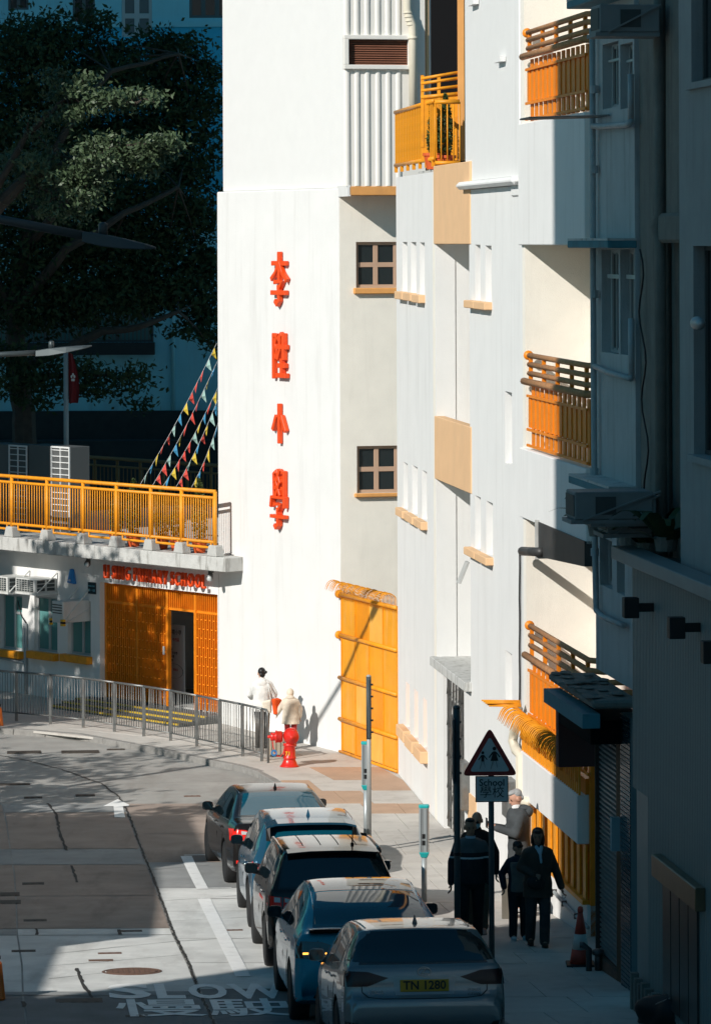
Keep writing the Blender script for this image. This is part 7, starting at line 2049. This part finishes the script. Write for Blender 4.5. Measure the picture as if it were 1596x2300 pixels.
class Person:
    """local frame: facing -y, x to the picture's right, z up; sizes for a 1.70 m figure scaled by H"""
    def __init__(s,label,pos,face,H,skin=(0.42,0.25,0.17),hips=0.0,lean=0.0,build=1.0,turn=0.0,tilt=0.0):
        s.k=H/1.70; s.t=thing('person',label,'person',loc=pos,rz=R(face)); s.w=build
        s.skin=mat('skin_%d'%int(skin[0]*1000),skin,0.55,var=0.05,vscale=20,bump=0.0)
        s.turn,s.tilt=turn,tilt
        s.J=dict(hip=Vector((0,0,0.90)),ch=Vector((0,-lean*0.3,1.20)),nk=Vector((0,-lean*0.8,1.43)),hd=Vector((0,-lean-0.015,1.585)))
    def legs(s,ls,rs):
        """each: knee (x,y,z), ankle (x,y,z); left = picture-left"""
        s.L=dict(l=[Vector((-0.095*s.w,0,0.90))]+[Vector(p) for p in ls], r=[Vector((0.095*s.w,0,0.90))]+[Vector(p) for p in rs])
    def arms(s,ls,rs,lh=((0,0,-1),(0,-1,0)),rh=((0,0,-1),(0,-1,0)),curl=(0.7,0.7)):
        sh=0.172*s.w; z=1.385
        ny=s.J['nk'].y*0.8
        s.A=dict(l=[Vector((-sh,ny,z))]+[Vector(p) for p in ls], r=[Vector((sh,ny,z))]+[Vector(p) for p in rs])
        s.Hd=dict(l=lh,r=rh); s.curl=curl
    def torso_rows(s,inf=0.0,z0=0.84,z1=1.44,belly=0.0):
        w=s.w; ny=s.J['nk'].y
        rows=[(0.84,0.165,0.115),(0.92,0.168,0.12),(1.0,0.15,0.108),(1.1,0.148,0.11),(1.2,0.165,0.118),(1.3,0.185,0.118),(1.37,0.18,0.105),(1.42,0.13,0.085),(1.45,0.07,0.065)]
        out=[]
        for z,rx,ry in rows:
            if z<z0-1e-6 or z>z1+1e-6: continue
            f=max(0,(z-0.9)/0.53); b_=belly*max(0,1-abs(z-1.05)/0.18)
            out.append((0,ny*f-b_*0.4,z,rx*w+inf,ry*w+inf+b_))
        return out
    def S(s,b):
        b.v=[(v[0]*s.k,v[1]*s.k,v[2]*s.k) for v in b.v]; return b
    def head_m(s):
        h=s.J['hd']; return Matrix.Translation(h)@Matrix.Rotation(R(s.turn),4,'Z')@Matrix.Rotation(R(s.tilt),4,'X')
    def headpts(s,b0):
        M=s.head_m(); return [tuple(M@Vector(v)) for v in b0.v]
    def body(s,bare_arms=True):
        b=MB(); loft(b,s.torso_rows(-0.02))
        for sd in 'lr':
            a=s.L[sd]; cap(b,a[0],a[1],0.070*s.w,0.048,12); cap(b,a[1],a[2],0.046,0.034,12); cap(b,a[2],a[2]+Vector((0,-0.13,-0.045)),0.035,0.028,10)
            a=s.A[sd]; cap(b,a[0]+Vector((-0.02 if a[0].x>0 else 0.02,0,-0.04)),a[1],0.034,0.032,10); cap(b,a[1],a[2],0.031,0.024,10)
            hand(b,a[2],s.Hd[sd][0],s.curl[0 if sd=='l' else 1],1 if sd=='l' else -1,s.Hd[sd][1])
        nk=s.J['nk']; cap(b,nk-Vector((0,0,0.06)),s.J['hd']-Vector((0,-0.01,0.06)),0.058,0.052,12)
        h=MB(); h.ell((0,0.012,0.02),(0.075,0.094,0.10),18,14); h.ell((0,-0.015,-0.045),(0.056,0.068,0.072),16,12); h.ell((0,-0.05,-0.088),(0.028,0.026,0.024),10,8)
        h.ell((0,-0.094,-0.022),(0.012,0.018,0.020),8,6); h.ell((0,-0.086,0.005),(0.009,0.014,0.028),8,6); h.ell((0,-0.083,-0.058),(0.024,0.010,0.008),8,6)
        for x in (-0.079,0.079): h.ell((x,0.012,-0.008),(0.010,0.022,0.032),8,6)
        o=len(b.v); b.v+=s.headpts(h); b.f+=[tuple(i+o for i in f) for f in h.f]
        s.bo=remesh('body',s.S(b),0.0075*s.k,s.skin,s.t,2)
        M=s.head_m(); dk=mat('eye_dark',(0.02,0.015,0.012),0.3)
        for x in (-0.031,0.031):
            e=MB().ell((x,-0.080,0.006),(0.011,0.007,0.006),8,6); e.v=[tuple(M@Vector(v)) for v in e.v]; s.S(e).build('eye',dk,s.bo,smooth=True)
            e=MB().ell((x,-0.084,0.026),(0.018,0.006,0.004),8,6); e.v=[tuple(M@Vector(v)) for v in e.v]; s.S(e).build('eyebrow',dk,s.bo,smooth=True)
        e=MB().ell((0,-0.091,-0.058),(0.022,0.005,0.003),8,6); e.v=[tuple(M@Vector(v)) for v in e.v]; s.S(e).build('mouth',mat('lip',(0.25,0.09,0.08),0.5),s.bo,smooth=True)
    def hair(s,parts,col,name='hair',vox=0.008,rough=0.5):
        h=MB()
        for c,r in parts: h.ell(c,r,16,12)
        h.v=s.headpts(h)
        return remesh(name,s.S(h),vox,mat('hair_%d'%int(col[0]*1e4),col,rough,var=0.2,vscale=40),s.t,2)
    def trousers(s,m,loose=0.015,hem=0.03):
        b=MB(); 
        loft(b,[(0,0,0.78,0.14*s.w+loose,0.10*s.w+loose),(0,0,0.86,0.165*s.w+loose,0.115*s.w+loose),(0,0,0.95,0.162*s.w+loose,0.116*s.w+loose),(0,0,1.0,0.15*s.w+loose,0.108*s.w+loose)])
        for sd in 'lr':
            a=s.L[sd]; cap(b,a[0]-Vector((0,0,0.03)),a[1],0.078*s.w+loose,0.055+loose,12); cap(b,a[1],a[2]+Vector((0,0.005,hem)),0.055+loose,0.046+loose,12)
        return remesh('trousers',s.S(b),0.012*s.k,m,s.t,4)
    def shoes(s,m,sole=None):
        for sd in 'lr':
            a=s.L[sd][2]; b=MB()
            b.ell(a+Vector((0,-0.075,-0.042)),(0.046,0.125,0.038),14,10); b.ell(a+Vector((0,0.005,-0.015)),(0.043,0.055,0.055),12,9)
            o=remesh('shoe',s.S(b),0.009*s.k,m,s.t,2)
            c=MB(); c.prism([((a.x+0.048*math.cos(q*0.4488))*s.k,(a.y-0.070+0.128*math.sin(q*0.4488))*s.k) for q in range(14)],'z',(a.z-0.085)*s.k,(a.z-0.062)*s.k)
            c.build('sole',sole or black,o)
    def top(s,m,loose=0.02,z0=0.84,length=0.0,sleeve=1.0,name='jacket',belly=0.0,arm=0.018,flare=0.0,collar=False,vox=0.012):
        b=MB(); rows=s.torso_rows(loose,0.84 if length<=0 else 0.84,1.45,belly)
        if z0>0.84: rows=[r for r in rows if r[2]>=z0-1e-6]
        if length>0:
            r0=rows[0]; ext=[]
            n=4
            for i in range(n,0,-1): ext.append((0,r0[1],0.84-length*i/n,r0[3]+flare*i/n,r0[4]+flare*i/n))
            rows=ext+rows
        loft(b,rows)
        for sd in 'lr':
            a=s.A[sd]; cap(b,a[0]+Vector((-0.012 if a[0].x>0 else 0.012,0,-0.03)),a[1],0.046+arm*0.8,0.040+arm*0.8,12)
            e=a[1].lerp(a[2],sleeve*0.98); cap(b,a[1],e,0.040+arm*0.8,0.030+arm*0.8,12)
        if collar: cap(b,s.J['nk']-Vector((0,0,0.05)),s.J['nk']+Vector((0,0,0.02)),0.085,0.07,14)
        return remesh(name,s.S(b),vox*s.k,m,s.t,4)
def cloth(name,col,rough=0.9,**k): return mat(name,tuple(c*1.35 if max(col)<0.12 else c for c in col),rough,var=0.22,vscale=8,bump=0.012,bscale=9,spec=0.25,**k)

def gp(px,Y): 
    a,_=ray(px,2000); return Vector((a*Y,Y,gz(Y)+PAV))
walkL=([(-0.10,-0.10,0.48),(-0.10,-0.06,0.085)],[(0.10,0.03,0.48),(0.105,0.16,0.10)])
stand=([(-0.10,-0.01,0.48),(-0.11,0.0,0.085)],[(0.10,-0.01,0.48),(0.11,0.01,0.085)])

# 1 man in striped sweater, facing the camera, walking
P=Person('man in a dark striped sweater walking behind the round pole',gp(1056,54.9),2,1.74,(0.30,0.17,0.11),build=1.04,turn=6,tilt=6)
P.legs([(-0.10,-0.14,0.50),(-0.10,-0.12,0.085)],[(0.10,-0.02,0.48),(0.11,0.14,0.11)])
P.arms([(-0.245,0.03,1.12),(-0.262,-0.02,0.85)],[(0.245,0.02,1.12),(0.255,-0.06,0.86)])
P.body(); P.hair([((0,0.035,0.062),(0.073,0.082,0.068)),((0,0.0,0.105),(0.055,0.07,0.032))],(0.012,0.010,0.010))
sw=cloth('sweater_navy',(0.014,0.016,0.020)); sw2=cloth('sweater_grey',(0.055,0.07,0.078)); 
P.trousers(cloth('trousers_black',(0.010,0.010,0.012)),0.02); P.shoes(black)
tp=P.top(sw,0.03,name='sweater',belly=0.03,arm=0.024,collar=True)
# grey yoke and pale chest stripe belong to the knit: faces above the chest line take the second yarn
tp.data.materials.append(sw2); tp.data.materials.append(cloth('sweater_stripe',(0.45,0.50,0.52)))
for f in tp.data.polygons:
    z=f.center.z/P.k
    f.material_index=1 if z>1.265 else (2 if 1.185<z<1.205 else 0)
b=MB()
for k in range(14):
    a0,a1=R(200+140*k/14),R(200+140*(k+1)/14)
    b.hexa([(0.075*math.cos(a0),0.07*math.sin(a0)-0.02,1.44),(0.075*math.cos(a1),0.07*math.sin(a1)-0.02,1.44),(0.07*math.cos(a1),0.06*math.sin(a1)-0.02,1.44),(0.07*math.cos(a0),0.06*math.sin(a0)-0.02,1.44),(0.072*math.cos(a0),0.07*math.sin(a0)-0.02,1.482),(0.072*math.cos(a1),0.07*math.sin(a1)-0.02,1.482),(0.066*math.cos(a1),0.06*math.sin(a1)-0.02,1.482),(0.066*math.cos(a0),0.06*math.sin(a0)-0.02,1.482)])
P.S(b).build('shirt_collar',cloth('shirt_pale_blue',(0.35,0.47,0.58)),P.t)

# 2 bald man with mask behind him
P=Person('bald man in a face mask half hidden behind the striped sweater man',gp(1071,56.5),-4,1.70,(0.48,0.27,0.18),turn=-10,tilt=14)
P.legs([(-0.10,-0.04,0.48),(-0.10,0.10,0.10)],[(0.10,-0.14,0.50),(0.10,-0.14,0.085)])
P.arms([(-0.26,0.03,1.13),(-0.27,-0.05,0.86)],[(0.26,0.03,1.13),(0.27,-0.05,0.86)])
P.body(); P.hair([((0,0.075,-0.01),(0.066,0.032,0.045))],(0.08,0.07,0.065))
P.top(cloth('coat_black',(0.012,0.012,0.013)),0.035,length=0.05,name='jacket',arm=0.024,collar=True); P.trousers(cloth('camo_trousers',(0.05,0.055,0.045)),0.02); P.shoes(cloth('shoe_grey',(0.25,0.25,0.25)))
h=MB(); h.ell((0,-0.045,-0.055),(0.060,0.058,0.048),14,10); h.v=P.headpts(h); remesh('face_mask',P.S(h),0.007,cloth('mask_blue',(0.35,0.55,0.60)),P.t,1)
M_=P.head_m()
for x in (-0.032,0.032):
    e=MB().ell((x,-0.093,0.006),(0.026,0.006,0.018),10,6); e.v=[tuple(M_@Vector(v)) for v in e.v]; P.S(e).build('spectacle_lens',mat('dark_lens',(0.01,0.01,0.01),0.1),P.bo,smooth=True)

# 3 grey haired man in a long grey coat, seen from the side, phone in both hands
P=Person('grey haired man in a long grey hooded coat reading his phone',gp(1166,59.2),-78,1.80,(0.55,0.30,0.21),build=1.02,turn=4,tilt=22,lean=0.035)
P.legs(*stand)
P.arms([(-0.22,-0.10,1.12),(-0.055,-0.335,1.19)],[(0.22,-0.10,1.12),(0.055,-0.335,1.19)],lh=((0.25,-0.75,0.35),(0.3,0.2,0.9)),rh=((-0.25,-0.75,0.35),(-0.3,0.2,0.9)),curl=(1.0,1.0))
P.body(); P.hair([((0,0.038,0.055),(0.078,0.080,0.075)),((0,-0.01,0.095),(0.062,0.075,0.038)),((0,0.085,-0.01),(0.062,0.03,0.05))],(0.30,0.31,0.31),rough=0.6)
coat=cloth('coat_grey',(0.042,0.047,0.050))
P.top(coat,0.040,length=0.34,name='coat',arm=0.030,flare=0.03,collar=True)
b=MB(); b.ell((0,0.12,1.40),(0.13,0.075,0.085),16,10); b.ell((0,0.06,1.455),(0.105,0.09,0.045),16,10); remesh('hood',P.S(b),0.011,coat,P.t,4)
P.trousers(cloth('trousers_dark',(0.02,0.02,0.022)),0.012); P.shoes(cloth('trainer_white',(0.6,0.6,0.6)))
MB().box(-0.037*P.k,0.037*P.k,-0.475*P.k,-0.463*P.k,1.19*P.k,1.33*P.k).build('phone',black,P.t,bevel=0.003)
b=MB(); cap(b,(0,-0.035,1.44),(0,-0.04,1.47),0.075,0.066,12); remesh('shirt_collar',P.S(b),0.01,cloth('collar_white',(0.65,0.65,0.64)),P.t,1)

# 4 woman in a dark quilted jacket
P=Person('woman in a dark quilted jacket with bobbed hair walking in the shade',gp(1207,54.8),4,1.61,(0.24,0.14,0.10),build=0.98,turn=-8,tilt=6)
P.legs([(-0.10,-0.02,0.48),(-0.10,0.12,0.10)],[(0.09,-0.12,0.50),(0.085,-0.10,0.085)])
P.arms([(-0.25,0.0,1.14),(-0.085,-0.19,1.06)],[(0.26,0.05,1.12),(0.34,-0.02,0.86)],lh=((0.7,-0.4,-0.2),(0,0.3,1)),rh=((0.2,-0.1,-1),(0,-1,0)),curl=(1.1,0.8))
P.body(); hw=P.hair([((0,0.035,0.05),(0.088,0.088,0.085)),((-0.072,0.03,-0.05),(0.032,0.065,0.095)),((0.072,0.03,-0.05),(0.032,0.065,0.095)),((0,0.085,-0.05),(0.075,0.04,0.095)),((0,-0.045,0.085),(0.065,0.045,0.030))],(0.007,0.006,0.006))
jk=cloth('quilted_brown',(0.030,0.026,0.022),0.6)
P.top(jk,0.050,length=0.12,name='jacket',arm=0.032,flare=0.015,collar=True)
P.trousers(cloth('trousers_charcoal',(0.028,0.030,0.032)),0.028,0.0); P.shoes(cloth('boot_brown',(0.03,0.025,0.02)))
b=MB(); cap(b,(-0.03,-0.10,1.45),(0.02,-0.15,1.36),0.028,0.026,10); cap(b,(0.045,-0.10,1.45),(0.02,-0.15,1.36),0.028,0.026,10); cap(b,(0.02,-0.15,1.36),(0.032,-0.172,1.24),0.022,0.018,10); remesh('scarf',P.S(b),0.009,cloth('scarf_pale',(0.30,0.42,0.50)),P.t,2)
b=MB(); b.ell((-0.05,-0.20,0.95),(0.14,0.06,0.11),14,10); remesh('handbag',P.S(b),0.012,cloth('bag_black',(0.012,0.012,0.013),0.5),P.t,2)
b=MB()
for k in range(12):
    a0,a1=2*math.pi*k/12,2*math.pi*(k+1)/12; b.obox((0.37+0.03*math.cos(a0),-0.06,0.72+0.022*math.sin(a0)),(0.37+0.03*math.cos(a1),-0.06,0.72+0.022*math.sin(a1)),0.006,0.006)
P.S(b).build('key_ring',steel,P.t)

# 5 boy with pale trainers
P=Person('boy in a grey waistcoat and pale blue trainers beside the woman',gp(1163,55.6),8,1.36,(0.36,0.21,0.15),build=0.95,turn=18,tilt=8)
P.legs([(-0.095,-0.06,0.49),(-0.10,-0.04,0.085)],[(0.095,-0.06,0.49),(0.11,0.0,0.085)])
P.arms([(-0.28,0.05,1.14),(-0.26,-0.06,0.93)],[(0.26,0.03,1.14),(0.22,-0.08,0.93)])
P.body(); P.hair([((0,0.03,0.055),(0.085,0.09,0.085)),((0,-0.055,0.06),(0.068,0.04,0.035)),((0,0.085,-0.01),(0.068,0.03,0.06))],(0.008,0.007,0.007))
P.top(cloth('jacket_navy',(0.012,0.022,0.032)),0.03,length=0.02,name='jacket',arm=0.032,collar=True)
b=MB(); loft(b,[(r[0],r[1],r[2],r[3]*0.86,r[4]+0.004) for r in P.torso_rows(0.045,0.84,1.37)]); remesh('waistcoat',P.S(b),0.011,cloth('waistcoat_grey',(0.10,0.105,0.10)),P.t,4)
P.trousers(cloth('trousers_navy',(0.014,0.018,0.024)),0.028,0.01); P.shoes(cloth('trainer_blue',(0.33,0.52,0.60)),cloth('sole_white',(0.5,0.55,0.56)))

# 6 woman in a white hoodie seen from behind with tote bag
P=Person('woman in a white hoodie with a bun and an orange and cream tote bag',gp(590,81.4),176,1.63,(0.50,0.29,0.20),build=0.98,turn=20,tilt=8)
P.J['hd']=Vector((0.015,-0.035,1.58))
P.legs([(-0.09,-0.03,0.48),(-0.09,0.06,0.09)],[(0.09,-0.05,0.49),(0.10,-0.05,0.085)])
P.arms([(-0.27,-0.02,1.15),(-0.20,-0.14,0.96)],[(0.27,-0.06,1.13),(0.25,-0.26,1.04)],lh=((0.1,-0.6,-0.6),(1,0,0)),rh=((0,-0.9,0.1),(1,0,0)))
P.body(); P.hair([((0,0.035,0.04),(0.082,0.088,0.088)),((0,0.08,-0.03),(0.065,0.035,0.06)),((-0.07,0.105,0.02),(0.035,0.035,0.035))],(0.006,0.006,0.006))
hd_=cloth('hoodie_white',(0.72,0.72,0.70))
P.top(hd_,0.045,length=0.06,name='hoodie',arm=0.034,collar=True)
b=MB(); b.ell((0,0.10,1.37),(0.125,0.06,0.10),16,10); b.ell((0,0.04,1.44),(0.11,0.085,0.04),16,10); remesh('hood',P.S(b),0.011,hd_,P.t,4)
P.trousers(cloth('jeans_black',(0.010,0.012,0.014)),0.010); P.shoes(black)
k_=P.k
tote=MB().hexa([(-0.30*k_,0.05*k_,0.72*k_),(-0.24*k_,0.13*k_,0.72*k_),(-0.33*k_,0.16*k_,0.72*k_),(-0.40*k_,0.06*k_,0.75*k_),(-0.32*k_,0.0,1.08*k_),(-0.20*k_,0.17*k_,1.06*k_),(-0.29*k_,0.21*k_,1.06*k_),(-0.44*k_,0.02*k_,1.03*k_)])
tote.build('tote_bag_orange',cloth('tote_orange',(0.72,0.09,0.015)),P.t,bevel=0.02)
MB().hexa([(-0.20*k_,0.13*k_,0.74*k_),(-0.02*k_,0.15*k_,0.84*k_),(-0.04*k_,0.21*k_,0.85*k_),(-0.22*k_,0.20*k_,0.74*k_),(-0.20*k_,0.14*k_,1.06*k_),(0.0,0.13*k_,1.0*k_),(-0.02*k_,0.19*k_,1.0*k_),(-0.22*k_,0.21*k_,1.06*k_)]).build('tote_bag_cream',cloth('tote_cream',(0.66,0.60,0.50)),P.t,bevel=0.03)
MB().tube([(-0.14*k_,0.12*k_,1.40*k_),(-0.22*k_,0.13*k_,1.22*k_),(-0.30*k_,0.10*k_,1.05*k_)],0.011,6).tube([(-0.14*k_,0.10*k_,1.40*k_),(-0.17*k_,0.16*k_,1.22*k_),(-0.20*k_,0.17*k_,1.05*k_)],0.011,6).build('strap',cloth('strap_white',(0.6,0.6,0.58)),P.t)

# 7 child in a cream fleece, partly behind the hydrant
P=Person('small child in a cream fleece coat behind the red hydrant',gp(654,81.2),170,1.22,(0.50,0.29,0.20),build=1.0,turn=-10,tilt=14)
P.legs(*stand)
P.arms([(-0.27,-0.02,1.14),(-0.24,-0.10,0.92)],[(0.30,-0.04,1.16),(0.40,-0.06,1.0)])
P.body(); P.hair([((0,0.035,0.04),(0.085,0.09,0.09)),((0,0.085,-0.03),(0.07,0.035,0.06))],(0.009,0.007,0.006))
fl=cloth('fleece_cream',(0.66,0.58,0.47))
P.top(fl,0.075,length=0.12,name='fleece',arm=0.050,flare=0.02,collar=True)
b=MB(); b.ell((0,0.03,1.60),(0.105,0.11,0.125),16,12); b.ell((0,0.06,1.46),(0.13,0.11,0.07),16,10); remesh('hood',P.S(b),0.011,fl,P.t,4)
P.trousers(cloth('trousers_red',(0.45,0.05,0.05)),0.02); P.shoes(cloth('shoe_white',(0.6,0.6,0.6)))
